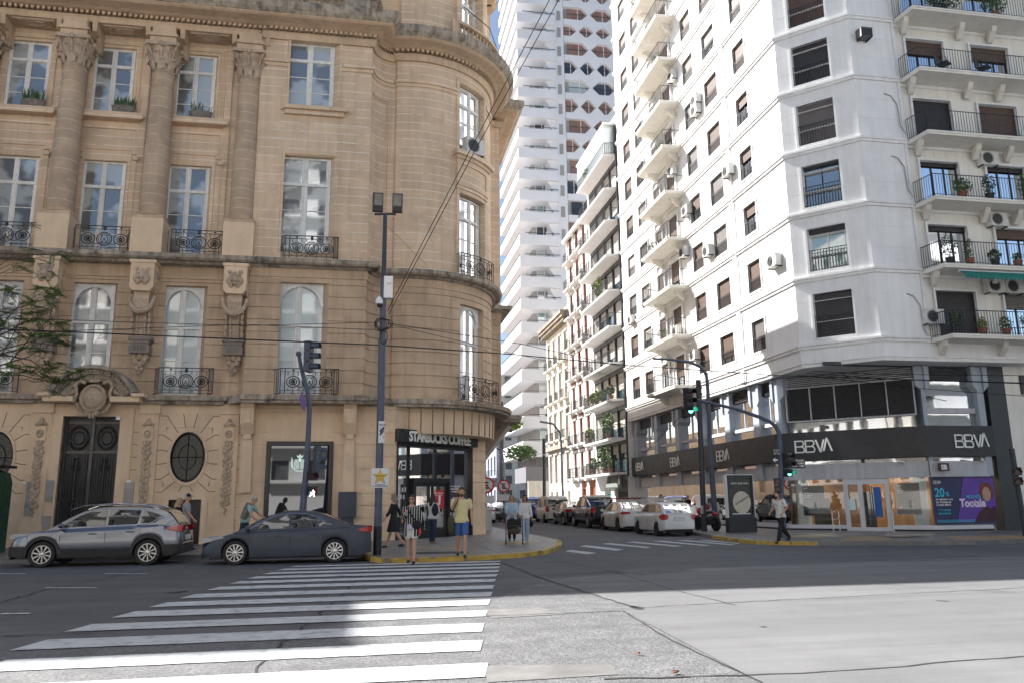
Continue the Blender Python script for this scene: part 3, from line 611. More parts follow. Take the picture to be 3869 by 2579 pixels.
# pilasters with rosettes and hanging garlands
for x in (-11.72, -8.08, -5.22, -15.0):
    mb = MB(); mb.box(x-.33, x+.33, 31.17, 31.3, .1, 4.86); mb.box(x-.38, x+.38, 31.1, 31.3, 4.86, 4.95); mb.box(x-.36, x+.36, 31.14, 31.3, 4.95, 5.24); mb.box(x-.36, x+.36, 31.12, 31.3, .1, .9)
    mb.box(x-.19, x+.19, 31.09, 31.17, 3.86, 4.36); mb.box(x-.27, x+.27, 31.13, 31.17, 3.96, 4.26); o = mb.build('pilaster', STONEG, pal)
    mb = MB(); ring(mb, x, 0, 4.11, .1, .12, .03, 10, lambda u, n, z: (u, 31.07-n, z)); mb.ball((x, 31.06, 4.11), (.05, .04, .05), 6); mb.ball((x, 31.12, 4.5), (.13, .06, .1), 8); mb.ball((x, 31.12, 4.63), (.07, .05, .08), 6)
    for s in (-1, 1): mb.ball((x+s*.15, 31.12, 4.44), (.07, .05, .06), 6)
    z = 3.78; k = 0
    while z > 1.45:
        r = .13 if k % 3 else .1
        for s in (-1, 1): mb.ball((x+s*r*.62+random.uniform(-.02, .02), 31.13, z+random.uniform(-.03, .03)), (r*.75, .055, .1), 6)
        mb.ball((x, 31.1, z-.06), (.06, .05, .07), 6); z -= .17; k += 1
    mb.tube([(x-.05, 31.14, 1.42), (x+.06, 31.13, 1.33), (x-.04, 31.14, 1.24), (x+.02, 31.14, 1.17)], .03, 5); mb.build('garland_relief', STONEC, o)
# side pilaster corbels of the pavilion
for x in (-4.55, -.78):
    mb = MB(); mb.prism([(31.3, 4.1), (31.0, 4.1), (30.75, 4.45), (30.68, 5.05), (30.55, 5.22), (31.3, 5.22)], x-.24, x+.24, 'x'); mb.box(x-.13, x+.13, 30.68, 30.74, 4.5, 4.95); mb.box(x-.14, x+.14, 30.98, 31.2, 3.92, 4.1)
    mb.prism([(x-.22, 1.95), (x+.22, 1.95), (x+.18, 3.92), (x-.18, 3.92)], 31.06, 31.25, 'y'); mb.build('bracket', STONEG, pal)
# door
dx0, dx1 = -11.05, -9.1; dc = (dx0+dx1)/2
mb = MB(); mb.box(dx0, dx1, 31.55, 31.6, .12, 4.75); BK = mat('black_door_iron', (.012, .012, .013), .35, .3, 6); o = mb.build('entrance_door', BK, pal)
mb = MB(); Fd = lambda u, n, z: (u, 31.55-n, z)
for z in (.2, .9, 3.42, 4.5): mb.box(dx0, dx1, 31.5, 31.55, z, z+.09)
for u in (dx0, dc-.05, dx1-.1): mb.box(u, u+.1, 31.48, 31.55, .12, 4.75)
for c in (dc-.48, dc+.48):
    for k, s in enumerate((1, .85, .55)): ring(mb, c, .03, 3.98, .34*s, .44*s, .022, 16, Fd)
    for k in range(9): mb.tube([(c-.36+.09*k, 31.53, .95), (c-.36+.09*k, 31.53, 3.4)], .011, 4)
    for zz, rr in ((1.55, .17), (2.9, .15), (3.15, .1)): ring(mb, c, .04, zz, rr, rr, .018, 10, Fd); ring(mb, c, .04, zz, rr*.5, rr*.5, .02, 8, Fd)
    mb.tube([(c, 31.5, 1.0), (c, 31.5, 3.3)], .02, 5)
mb.build('door_grille', mat('door_grille_iron', (.03, .03, .032), .3, .2, 8, spec=.8), o)
# arched pediment with cartouche
pc = -9.93; pr = 1.5; zc = 5.0
mb = MB()
def hoop(mb, ri, ro, y0, y1, a0=22, a1=158, N=24):
    vs = []; fs = []
    for i in range(N+1):
        a = R(a0+(a1-a0)*i/N)
        for r, y in ((ri, y0), (ro, y0), (ro, y1), (ri, y1)): vs.append((pc+r*math.cos(a), y, zc+r*math.sin(a)))
    for i in range(N):
        for j in range(4): fs.append((4*i+j, 4*i+(j+1) % 4, 4*i+4+(j+1) % 4, 4*i+4+j))
    mb.add(vs, fs+[(0, 1, 2, 3), (4*N, 4*N+1, 4*N+2, 4*N+3)])
hoop(mb, 1.42, 1.55, 30.45, 31.4); hoop(mb, 1.24, 1.42, 30.6, 31.4); hoop(mb, 1.0, 1.24, 30.75, 31.4)
mb.build('arched_pediment', STONED, pal)
mb = MB()
for k in range(23): a = R(26+k*5.8); mb.ball((pc+1.33*math.cos(a), 30.56, zc+1.33*math.sin(a)), .045, 5); mb.ball((pc+1.08*math.cos(a), 30.72, zc+1.08*math.sin(a)), .035, 5)
mb.build('bead_moulding', STONEC, pal)
mb = MB()
for s in (-1, 1): mb.box(*sorted((pc+s*.62, pc+s*1.62)), 30.5, 31.3, 5.22, 5.4); mb.box(*sorted((pc+s*1.35, pc+s*1.8)), 30.4, 31.3, 5.4, 5.52)
mb.build('pediment_sill', STONEG, pal)
mb = MB(); zz = 5.35; mb.ball((pc, 30.72, zz), (.36, .16, .4), 14); ring(mb, pc, 0, zz, .4, .46, .06, 22, lambda u, n, z: (u, 30.66-n, z))
ring(mb, pc, 0, zz-.02, .56, .56, .07, 18, lambda u, n, z: (u, 30.78-n, z), a0=PI*1.08, a1=PI*1.92)
for s in (-1, 1):
    mb.tube([(pc+s*.3, 30.7, 5.9), (pc+s*.5, 30.66, 5.98), (pc+s*.62, 30.68, 5.8), (pc+s*.55, 30.7, 5.5), (pc+s*.68, 30.7, 5.2)], [.06, .09, .07, .05, .08], 6)
    for k in range(5): mb.ball((pc+s*(.7+.13*k), 30.85, 5.62-.05*k), (.13, .1, .12-.012*k), 6)
    mb.ball((pc+s*.16, 30.68, 4.85), (.09, .07, .16), 6); mb.ball((pc+s*.06, 30.66, 4.72), (.06, .06, .12), 6)
mb.ball((pc, 30.68, 5.98), (.22, .1, .07), 8); mb.build('cartouche', STONEC, pal)
# service door, niche, ground floor shop window, cabinet, number plates, patches
mb = MB(); mb.box(-7.2, -6.09, 31.5, 31.56, .12, 1.71); mb.build('service_door', BK, pal); mb = MB(); mb.box(-13.98, -12.77, 31.5, 31.56, .12, 1.73); mb.build('niche_door', BK, pal)
SF = mat('black_shop_frame', (.018, .018, .02), .35, .1, 5)
sw = MB(); x0, x1, z0, z1 = -3.84, -1.4, .45, 3.84
for q in ((x0, x1, z1-.14, z1), (x0, x1, z0, z0+.16), (x0, x0+.13, z0+.16, z1-.14), (x1-.13, x1, z0+.16, z1-.14)): sw.box(q[0], q[1], 31.12, 31.5, q[2], q[3])
o = sw.build('shop_window', SF, pal); mb = MB(); mb.box(x0+.13, x1-.13, 31.34, 31.36, z0+.16, z1-.14); mb.build('pane', GLD, o)
mb = MB(); ex, ez = -2.62, 3.05      # pale round emblem on the glass, given a faint glow of its own
FG = lambda u, n, z: (u, 31.33-n, z)
ring(mb, ex, 0, ez-.02, .3, .3, .02, 24, FG, a0=R(150), a1=R(390)-2*PI+2*PI); 
for k in range(-4, 5):
    if k: mb.tube([(ex+k*.045+.015*math.sin(j*1.6), 31.325, ez+.14-.06*j) for j in range(7)], .011, 4)
for s in (-1, 1):
    for j in range(6): mb.tube([(ex+s*(.22+.015*j), 31.325, ez-.2+.07*j), (ex+s*(.31), 31.325, ez-.14+.07*j)], .012, 4)
mb.prism([(ex-.1, ez+.2), (ex-.12, ez+.3), (ex-.05, ez+.25), (ex, ez+.34), (ex+.05, ez+.25), (ex+.12, ez+.3), (ex+.1, ez+.2)], 31.32, 31.33, 'y'); mb.ball((ex, 31.325, ez+.12), (.06, .01, .08), 8)
mb.build('window_emblem', mat('glowing_decal', (.55, .68, .62), .6, 0, emit=(.5, .65, .6), es=.25), o)
mb = MB(); mb.box(-1.13, -.46, 30.98, 31.25, 1.0, 1.95); mb.box(-1.0, -.55, 31.05, 31.25, .12, 1.0); mb.build('meter_cabinet', mat('blue_grey_paint', (.045, .055, .075), .5, .1), pal)
mat('enamel_white', (.75, .77, .75), .3, .05)
for x, z in ((-12.08, 2.35), (-8.62, 2.38)): mb = MB(); mb.ball((x, 31.2, z), (.09, .02, .06), 10); mb.build('number_plate', 'enamel_white', pal)
mb = MB(); mb.box(-9.22, -9.08, 31.1, 31.28, 4.62, 4.74); mb.build('security_light', MATS['enamel_white'], pal)
CEMP = mat('cement_patch', (.33, .31, .28), .9, .15, 4)
for x0, x1, z0, z1 in ((-12.0, -11.8, 1.2, 2.4), (-11.35, -11.12, 1.7, 2.45), (-11.4, -11.12, .15, 1.2), (-8.75, -8.42, 1.2, 2.35)): mb = MB(); mb.box(x0, x1, 31.14, 31.21, z0, z1); mb.build('wall_patch', CEMP, pal)
# ---- corner shopfront (chamfer)
uS = lambda t: GC0+t
LC = GC1-GC0
mb = MB(); sweep(mb, PW, TE-.35, TE+8.1, [(-2.2, 4.22), (.12, 4.22), (.16, 5.24), (-2.2, 5.24)]); mb.build('shop_canopy', STONEG, pal)
mb = MB(); u = TE-.2
while u < TE+8: mbox(mb, PW, u, u+.03, .1, .165, 4.24, 5.2); u += .46
mb.build('canopy_joints', JOINT, pal)
mb = MB(); 
for k in range(19):   # greek key on the ledge
    u = UT-1.6+k*.2; s = 1 if k % 2 else -1
    for a, b, c, d in ((0, .03, .0, .15), (.03, .13, .13, .15), (.13, .155, .04, .15), (.07, .13, .04, .06)): mbox(mb, PW, u+a, u+b, .88, .905, 5.32+c, 5.32+d)
mb.build('greek_key_frieze', STONE, pal)
mb = MB()
mb.box(0, 1, 0, 1, 0, 1, f=lambda x, y, z: GP(uS(.02)+x*(SW1-SW0+.1), -.05+y*.3, 3.85+z*.5)); o = mb.build('shop_sign', mat('sign_black', (.012, .016, .014), .3, .05), pal)
sgw = SW1-SW0
mb = text_mb('STARBUCKS COFFEE', .54, lambda x, y, z: GP(uS(.62)+x*.83, .27+z, 3.91+y), .05, .018, .9)
tw = max(Vector((v[0], v[1])).length for v in mb.v)
mb.build('sign_lettering', mat('letter_white', (.82, .82, .78), .5, .03), o)
# frames, doors and glass of the corner shop
def P4(mb, a, b, n0, n1, z0, z1): mbox(mb, GP, uS(a), uS(b), n0, n1, z0, z1)
a0, a1 = SW0-GC0, SW1-GC0
mb = MB(); P4(mb, a0, a0+.1, -.35, .02, .12, 3.85); P4(mb, a1-.1, a1, -.35, .02, .12, 3.85); P4(mb, a0+.1, a1-.1, -.3, 0, 3.7, 3.85); P4(mb, a0+.1, 1.05, -.25, -.05, .12, .3); P4(mb, 3.25, a1-.1, -.25, -.05, .12, .3)
P4(mb, a0+.8, a0+.86, -.22, -.1, .3, 3.7); o = mb.build('shopfront_frame', SF, pal)
mb = MB(); P4(mb, a0+.1, a1-.1, -.2, -.18, .3, 3.7); mb.build('shopfront_glass', GLS, o)
mb = MB(); d0, d1 = 1.05, 3.3
P4(mb, d0, d1, -.2, .1, 2.3, 2.48); P4(mb, d0, d0+.12, -.2, .1, .12, 2.3); P4(mb, d1-.12, d1, -.2, .1, .12, 2.3); dm = (d0+d1)/2
P4(mb, dm-.04, dm+.04, -.12, .04, .12, 2.3)
for a, b in ((d0+.12, dm-.04), (dm+.04, d1-.12)): P4(mb, a, a+.1, -.1, .02, .12, 2.3); P4(mb, b-.1, b, -.1, .02, .12, 2.3); P4(mb, a+.1, b-.1, -.1, .02, .12, .45); P4(mb, a+.1, b-.1, -.1, .02, 2.15, 2.3)
dr = mb.build('shop_doors', SF, pal)
mb = MB(); P4(mb, d0+.2, d1-.2, -.06, -.04, .4, 2.2); mb.build('door_glass', GLS, dr)
mb = MB()
for u in (dm-.14, dm+.14): mb.tube([GP(uS(u), .1, .35), GP(uS(u), .1, 2.15)], .018, 6)
mb.build('door_handle', mat('brushed_steel', (.7, .7, .68), .3, .05, metal=1), dr)
RP = mat('red_poster', (.55, .02, .03), .5, .04)
mb = MB(); P4(mb, dm+.2, dm+.85, -.035, -.02, 1.25, 2.0); po = mb.build('poster', RP, dr)
mb = text_mb('LAS MAÑANAS\nSE SUMAN', .085, lambda x, y, z: GP(uS(dm+.52)+x, -.01+z, 1.86+y), .004, 0, 1, 0, 'CENTER')
mbx = mb; mbx.lathe([(.06, 0), (.08, .28), (.085, .3), (.05, .36), (.01, .37)], 8, GP(uS(dm+.52), -.02, 1.42), sx=1, sy=.1); mbx.build('poster_print', MATS['letter_white'], po)
WD = MATS['letter_white']
mb = text_mb('Juntá más segundos\noportunidades\nmañana', .11, lambda x, y, z: GP(uS(3.9)+x, -.17+z, 2.15+y), .004, 0, 1, 0, 'CENTER')
t2 = text_mb('$5.300', .14, lambda x, y, z: GP(uS(4.0)+x, -.17+z, 1.62+y), .004, 0, 1, 0, 'CENTER'); mb.add(t2.v, t2.f)
for k, (dx, dz) in enumerate(((0, 0), (.12, 0), (.3, -.02), (.46, 0), (.02, -.3), (.2, -.28), (.36, -.3))): P4(mb, .3+dx, .36+dx, -.175, -.165, 1.95+dz, 2.12+dz)
P4(mb, a0+.86, a0+1.03, -.175, -.165, 1.3, 1.6); P4(mb, a0+.7, a0+.9, -.17, -.16, .95, 1.25)
mb.build('window_lettering', WD, o)
mb = MB(); mb.lathe([(.07, 0), (.09, .3)], 10, GP(uS(3.62), -.14, 1.35), sx=1, sy=.3); mb.build('cup_picture', mat('cup_teal', (.35, .6, .55), .5, .05), o)
mb = MB(); mb.ball(GP(uS(4.15), -.15, 1.2), (.22, .05, .28), 12); mb.build('food_picture', mat('food_orange', (.6, .25, .08), .6, .5, 9), o)
# interior of the shop
fl = MB(); fl.prism([(1.3, 31.8), (4.9, 35.4), (4.9, 42), (-4.5, 42), (-4.5, 31.8)], .1, .115); fl.build('shop_floor', mat('shop_floor', (.12, .09, .07), .4), pal)
mb = MB(); mb.box(-4.5, 4.9, 41.9, 42, .1, 4.5); mb.prism([(1.3, 31.9), (4.9, 35.5), (4.9, 42), (-4.5, 42), (-4.5, 31.9)], 4.3, 4.35); mb.box(-4.6, -4.5, 31.9, 42, .1, 4.3); mb.box(4.6, 4.7, 36.5, 42, .1, 4.3); mb.build('shop_walls', mat('dark_wood', (.06, .04, .028), .6, .3, 3), pal)
mb = MB()
for k in range(9): mb.box(1.3+.38*k, 1.55+.38*k, 41.5, 41.85, .12, 4.0)
for k in range(8): mb.box(4.3, 4.58, 36.8+.6*k, 37.2+.6*k, .12, 4.1)
mb.box(-1.5, 1.2, 38.0, 38.9, .12, 1.2); mb.build('wood_slats', mat('warm_wood', (.33, .15, .05), .5, .3, 5), pal)
for k in range(8): 
    mb = MB(); mb.ball((2.2+.22*k, 34.6+.55*k, 3.75), .045, 8); mb.build('spotlight', mat('lamp_glow', (1, .95, .85), .5, 0, emit=(1, .86, .65), es=14), pal)
# pier strut and underside on the street side
for y in (38.2, 40.6): mb = MB(); mb.tube([(5.05, y, 2.2), (5.3, y, 3.4), (6.6, y-.2, 5.2)], [.12, .14, .22], 4); mb.build('concrete_strut', mat('pale_concrete', (.5, .45, .4), .8, .1), pal)
# ================================================================ white apartment building over the bank
WALLW = mat('white_render', (.80, .80, .79), .8, .05, .9, streak=.1, bump=.08, dirt=((.66, .65, .63), .6, .85, 1.5))
WALLC = mat('cream_render', (.78, .76, .70), .8, .05, .9, streak=.14, bump=.08)
TRIM = mat('white_trim', (.78, .78, .77), .75, .06, 2, streak=.12)
SHB = mat('brown_shutter', (.13, .075, .05), .55, .12, 2, joint=(.062, .02, 0, 1), joint_col=(.02, .015, .012))
SHG = mat('grey_shutter', (.17, .15, .14), .55, .12, 2, joint=(.062, .02, 0, 1), joint_col=(.03, .028, .025))
SHP = mat('pale_shutter', (.5, .47, .42), .55, .08, 2, joint=(.062, .014, 0, 1), joint_col=(.2, .19, .17))
SHK = mat('dark_shutter', (.035, .03, .032), .5, .15, 2, joint=(.066, .02, 0, 1), joint_col=(.008, .008, .008))
DKF = mat('dark_window_frame', (.025, .025, .028), .4, .1)
RAIL = mat('painted_railing', (.03, .03, .034), .5, .1)
GLB = pane_mat('blue_window_glass', (.05, .09, .11), .33, .02, .006)
GLT = pane_mat('teal_curtain_glass', (.12, .26, .25), .2, .03, .006, patch=(.3, .42, .4))
apt = thing('apartment_building', 'white corner apartment block with balconies above a black fascia bank', 'building')
AP = Path([(18.2, 54.6), (18.2, 30.85), (20.5, 28.55), (48, 28.55)]); A1, A2 = AP.L[1], AP.L[2]
aC = lambda Y: 54.6-Y
aE = lambda X: A2+X-20.5
FL = [7.9+2.93*i for i in range(12)]; TOP = 43.0
def bars(mb, surf, u0, u1, n, z0, z1, dz=.12, r=.011, ends=None):
    mbox(mb, surf, u0, u1, n-.012, n+.012, z1-.03, z1); mbox(mb, surf, u0, u1, n-.01, n+.01, z0+.04, z0+.06)
    k = max(1, round((u1-u0)/dz))
    for i in range(k+1): u = u0+(u1-u0)*i/k; mbox(mb, surf, u-r, u+r, n-r, n+r, z0, z1-.03)
def awin(surf, u0, u1, z0, z1, shut=1., sh='brown_shutter', pane='dark_glass', rail=.5, rec=.3, parent=None, fr='dark_window_frame', tr=None, mull=1, lab=None):
    p = parent or apt; t = tr or TRIM
    mb = MB(); w = .09
    for q in ((u0-w, u1+w, z1, z1+w), (u0-w, u1+w, z0-w, z0), (u0-w, u0, z0, z1), (u1, u1+w, z0, z1)): mbox(mb, surf, q[0], q[1], -.06, .045, q[2], q[3])
    o = mb.build('window', t, p)
    if lab: o['label'] = lab
    zs = z1-(z1-z0)*shut
    if shut < .98:
        mb = MB(); mbox(mb, surf, u0, u1, -rec, -rec+.02, z0, zs+.1); mb.build('pane', MATS[pane], o)
        mb = MB()
        for i in range(mull+2): u = u0+(u1-u0-.05)*i/(mull+1); mbox(mb, surf, u, u+.05, -rec+.02, -rec+.06, z0, z1)
        mbox(mb, surf, u0, u1, -rec+.02, -rec+.055, z0, z0+.06); mbox(mb, surf, u0, u1, -rec+.02, -rec+.055, z1-.06, z1); mb.build('window_frame', MATS[fr], o)
    if shut > .02: mb = MB(); mbox(mb, surf, u0, u1, -rec+.1, -rec+.13, zs, z1); mb.build('roller_shutter', MATS[sh], o)
    if rail: mb = MB(); bars(mb, surf, u0, u1, -.02, z0+.02, z0+(z1-z0)*rail); mb.build('window_railing', RAIL, o)
    return o
rnd = random.Random(5)
cols = [(33.72, 34.98), (36.95, 38.55), (39.95, 41.4), (48.75, 50.3), (51.4, 52.95)]
mb = MB(); rc = []; wl = []
for i, z in enumerate(FL):
    for k, (a, b) in enumerate(cols): rc.append((aC(b), aC(a), z+.5, z+1.98, None)); wl.append((i, k, aC(b), aC(a), z+.5, z+1.98))
    rc += [(aC(47.4), aC(42.3), z+.05, z+2.55, -.12), (aC(45.2), aC(43.5), z+.02, z+2.15, None), (aC(47.2), aC(46.1), z+.5, z+1.98, None)]
    rc += [(A1+.72, A1+2.3, z+.3, z+2.22, None)]
    rc += [(aC(36.45), aC(36.15), z-2.9, z, .06)]
    rc += [(aC(c)-.012, aC(c)+.012, z+.3, z+2.6, -.02) for c in (39.25, 51.0, 36.75, 38.75, 39.7, 41.65, 35.2, 48.5, 50.6)]
    for d in (.98, 1.9): rc.append((A1, aE(22.6), z+d, z+d+.015, -.012))
    rc += [(aE(22.75), aE(48), z+.05, z+2.65, -.12)]
    rc += [(aE(a), aE(b), z+.0, z+2.12, None) for a, b in ((23.25, 25.15), (26.55, 28.5), (30, 32), (34, 36))]
relief(mb, AP, 0, AP.L[-1], 7.15, TOP, [r for r in rc if True], back=.5)
mb.build('facade_wall', WALLW, apt)
mb = MB()
for z in FL:
    if z < TOP: sweep(mb, AP, 0, aE(22.75), [(-.05, z-.14), (.07, z-.14), (.08, z-.03), (.13, z-.01), (.13, z+.08), (-.05, z+.1)])
mb.build('floor_mouldings', TRIM, apt)
mb = MB(); mb.prism([(18.3, 54.6), (18.3, 30.9), (20.55, 28.65), (48, 28.65), (48, 54.6)], TOP, TOP+.3); mb.build('roof', TRIM, apt); mb = MB(); mb.prism([(18.25, 54.5), (18.25, 30.9), (20.5, 28.6), (48, 28.6), (48, 54.5)], 7.0, 7.16); mb.build('soffit', TRIM, apt)
mb = MB(); mb.box(18.2, 48, 54.5, 54.6, 0, TOP); mb.build('party_wall', WALLW, apt)
for i, k, a, b, z0, z1 in wl:
    far = k >= 3
    s = rnd.choice((1, 1, 1, .75, .55)) if k != 0 else rnd.choice((1, .35, 1, .5))
    awin(AP, a, b, z0, z1, s, rnd.choice(('brown_shutter', 'brown_shutter', 'grey_shutter', 'pale_shutter' if far else 'brown_shutter')), rnd.choice(('dark_glass', 'blue_window_glass')), .45, .22)
dsp = [(1, 'dark_shutter', 'dark_glass', None), (.12, 'dark_shutter', 'teal_curtain_glass', 'white_trim'), (.06, 'dark_shutter', 'blue_window_glass', None), (1, 'grey_shutter', 'dark_glass', None), (1, 'dark_shutter', 'dark_glass', None), (1, 'brown_shutter', 'dark_glass', None)]+[(1, 'brown_shutter', 'dark_glass', None)]*6
for i, z in enumerate(FL): s, sh, pn, fr = dsp[i]; awin(AP, A1+.72, A1+2.3, z+.3, z+2.22, s, sh, pn, .5, .26, fr=fr or 'dark_window_frame')
# street balconies
PLT = mat('balcony_plaster', (.76, .73, .66), .8, .06, 1.5, streak=.1)
def balcony(surf, u0, u1, z, dep, parent, ch=.35, th=.16, brk=None, rail_h=1.0, dz=.13, m=None, side=True, mesh=0):
    mb = MB(); P = [(u0, -.05), (u0, 0), (u0+ch, dep), (u1-ch, dep), (u1, 0), (u1, -.05)]
    mb.add([(u, n, z-th) for u, n in P]+[(u, n, z) for u, n in P], [tuple(range(6)), tuple(range(6, 12))]+[(i, (i+1) % 6, (i+1) % 6+6, i+6) for i in range(6)], surf)
    mb.add([(u, n*1.03, z-.07) for u, n in P]+[(u, n*1.03, z+.012) for u, n in P], [tuple(range(6)), tuple(range(6, 12))]+[(i, (i+1) % 6, (i+1) % 6+6, i+6) for i in range(6)], surf)
    for b in brk or []:
        for s in (1,): mb.add([(b-.12, 0, z-th), (b+.12, 0, z-th), (b-.12, 0, z-th-.5), (b+.12, 0, z-th-.5), (b-.12, dep*.55, z-th), (b+.12, dep*.55, z-th), (b-.12, dep*.45, z-th-.2), (b+.12, dep*.45, z-th-.2), (b-.12, .12, z-th-.5), (b+.12, .12, z-th-.5)],
                                [(0, 4, 6, 8, 2), (1, 5, 7, 9, 3), (4, 5, 7, 6), (6, 7, 9, 8), (8, 9, 3, 2)], surf)
    o = mb.build('balcony', m or PLT, parent)
    r = MB(); Q = [(u0+.04, 0.02), (u0+ch, dep-.06), (u1-ch, dep-.06), (u1-.04, .02)]
    for (a, b) in zip(Q, Q[1:]):
        L = math.hypot(b[0]-a[0], b[1]-a[1]); k = max(1, round(L/dz))
        for zz, t in ((z+rail_h, .02), (z+.1, .012)): r.tube([(a[0], a[1], zz), (b[0], b[1], zz)], t, 4, f=surf)
        for i in range(k+1): t = i/k; u = a[0]+(b[0]-a[0])*t; n = a[1]+(b[1]-a[1])*t; r.box(u-.009, u+.009, n-.009, n+.009, z, z+rail_h, f=surf)
    r.build('balcony_railing', RAIL, o)
    return o
for i, z in enumerate(FL):
    balcony(AP, aC(47.3), aC(42.2), z, 1.2, apt, .3, brk=[aC(46.4), aC(43.1)])
    awin(AP, aC(45.2), aC(43.5), z+.02, z+2.15, rnd.choice((.3, .6, 1)), 'brown_shutter', 'dark_glass', 0, .3); awin(AP, aC(47.2), aC(46.1), z+.5, z+1.98, rnd.choice((.4, 1)), 'brown_shutter', 'dark_glass', 0, .2)
    if z < 27:
        balcony(AP, aE(22.75), aE(40), z, 1.15, apt, .55, brk=[aE(23.2), aE(26.0), aE(27.6), aE(31)], m=PLT)
        for k, (a, b) in enumerate(((23.25, 25.15), (26.55, 28.5), (30, 32))):
            sp = [((.9, 'dark_shutter', 'dark_glass'), (.3, 'grey_shutter', 'dark_glass'), (1, 'brown_shutter', 'dark_glass')), ((.1, 'dark_shutter', 'curtain_glass'), (.2, 'brown_shutter', 'dark_glass'), (1, 'brown_shutter', 'dark_glass')),
                  ((.08, 'dark_shutter', 'curtain_glass'), (.1, 'dark_shutter', 'curtain_glass'), (1, 'brown_shutter', 'dark_glass')), ((1, 'dark_shutter', 'dark_glass'), (1, 'brown_shutter', 'dark_glass'), (1, 'brown_shutter', 'dark_glass')),
                  ((.3, 'brown_shutter', 'dark_glass'), (.3, 'brown_shutter', 'blue_window_glass'), (1, 'brown_shutter', 'dark_glass')), ((.1, 'dark_shutter', 'blue_window_glass'), (.15, 'dark_shutter', 'blue_window_glass'), (1, 'brown_shutter', 'dark_glass'))][min(i, 5)][k]
            awin(AP, aE(a), aE(b), z+.02, z+2.1, sp[0], sp[1], sp[2], 0, .32, mull=2)

mb = MB()
for z in FL[:7]: mbox(mb, AP, aE(22.6), aE(22.7), 0, .07, z-.15, z+2.79)
mb.build('drain_pipe', TRIM, apt)
mb = MB(); mb.tube([(18.13, 36.0, 7.2), (18.13, 36.0, TOP)], .05, 6); mb.build('drain_pipe', TRIM, apt)
# cream skin of the balcony side (recessed panel colour)
mb = MB(); rc = []
for z in FL: rc += [(aE(a)-.12, aE(b)+.12, z-.05, z+2.2, None) for a, b in ((23.25, 25.15), (26.55, 28.5), (30, 32), (34, 36))]
relief(mb, AP, aE(22.78), aE(48), 7.0, TOP, rc, base=-.1, back=.12, close=False); mb.build('balcony_side_wall', WALLC, apt)
# conduits
mat('grey_pipe', (.35, .35, .37), .6, .1)
for z in (FL[0]+1.9, FL[2]+2.2, FL[3]+2.2): mb = MB(); mb.tube([AP(aE(21.9), .03, z), AP(aE(22.2), .05, z-.1), AP(aE(22.45), .06, z-.5), AP(aE(22.5), .06, z-1.5), AP(aE(22.7), .06, z-1.9)], .025, 5); mb.build('conduit', 'grey_pipe', apt)
# ---- bank floors
BP = Path([(18.75, 54.6), (18.75, 33.8), (22.85, 29.7), (26.0, 29.7)]); B1, B2 = BP.L[1], BP.L[2]
bC = lambda Y: 54.6-Y
bE = lambda X: B2+X-22.85
def onB(x, y):
    d = ray(x, y); t = 52.55/(d.x+d.y); return B1+(d.x*t-18.75)*math.sqrt(2), d.z*t+CH
GREY = mat('blue_grey_cladding', (.36, .40, .46), .45, .06, 1.5, streak=.1)
CONCP = mat('pale_concrete_panel', (.5, .5, .52), .7, .08, 1.5, streak=.2)
FASC = mat('black_fascia', (.014, .014, .018), .4, .1, 2)
bk = lambda n, m_, mb_: mb_.build(n, m_, apt)
mb = MB(); sweep(mb, BP, 0, bE(25.85), [(0, 3.16), (.38, 3.16), (.38, 4.42), (0, 4.42)]); bk('bank_fascia', FASC, mb)
LW = MATS['letter_white']
def bbva(surf, u, n, z, size, name='fascia_lettering', parent=apt, m=None):
    """B B V and an A without its bar"""
    mb = MB(); f = lambda x, y, zz: surf(u+x*1.0, n+zz, z+y); s = size; t = .105*s; w = .62*s
    def bx(x0, x1, y0, y1): mb.box(x0, x1, y0, y1, 0, .03, f=f)
    def st(x0, y0, x1, y1):
        mb.prism([(x0-t*.56, y0), (x0+t*.56, y0), (x1+t*.56, y1), (x1-t*.56, y1)], 0, .03, 'z', f=f)
    for k in range(2):
        x = k*(w+.14*s); bx(x, x+t, 0, s); 
        for y in (0, s/2-t/2, s-t): bx(x+t, x+w-.1*s, y, y+t)
        for y0, y1, q in ((0, s/2, 0), (s/2, s, -.03*s)):
            xx = x+w-.1*s+q; r = (y1-y0)/2+t*.25; yc = (y0+y1)/2; N = 8
            for i in range(N):
                a, b = -PI/2+PI*i/N, -PI/2+PI*(i+1)/N
                P = [(xx+(r-t)*math.cos(a)*.8, yc+(r-t)*math.sin(a)), (xx+r*math.cos(a)*.8, yc+r*math.sin(a)), (xx+r*math.cos(b)*.8, yc+r*math.sin(b)), (xx+(r-t)*math.cos(b)*.8, yc+(r-t)*math.sin(b))]
                mb.prism([(px, min(max(py, 0), s)) for px, py in P], 0, .03, 'z', f=f)
    x = 2*(w+.14*s); st(x+.02*s+.33*s, 0, x+.05*s, s); st(x+.02*s+.33*s, 0, x+.63*s, s)
    x += .45*s; st(x+.12*s, .08*s, x+.40*s, s*1.12); st(x+.72*s, .08*s, x+.40*s, s*1.12)
    return mb.build(name, m or LW, parent)
bbva(BP, onB(1838, 1030)[0], .39, 3.5, .56); bbva(BP, bE(onY(2198, 1012, 29.3)[0]), .39, 3.5, .56)
for vx, vy in ((1461, 1075), (1539, 1063), (1644, 1050)):
    y, z = onX(vx, vy, 18.36); bbva(BP, bC(y), .39, 3.48, .56)
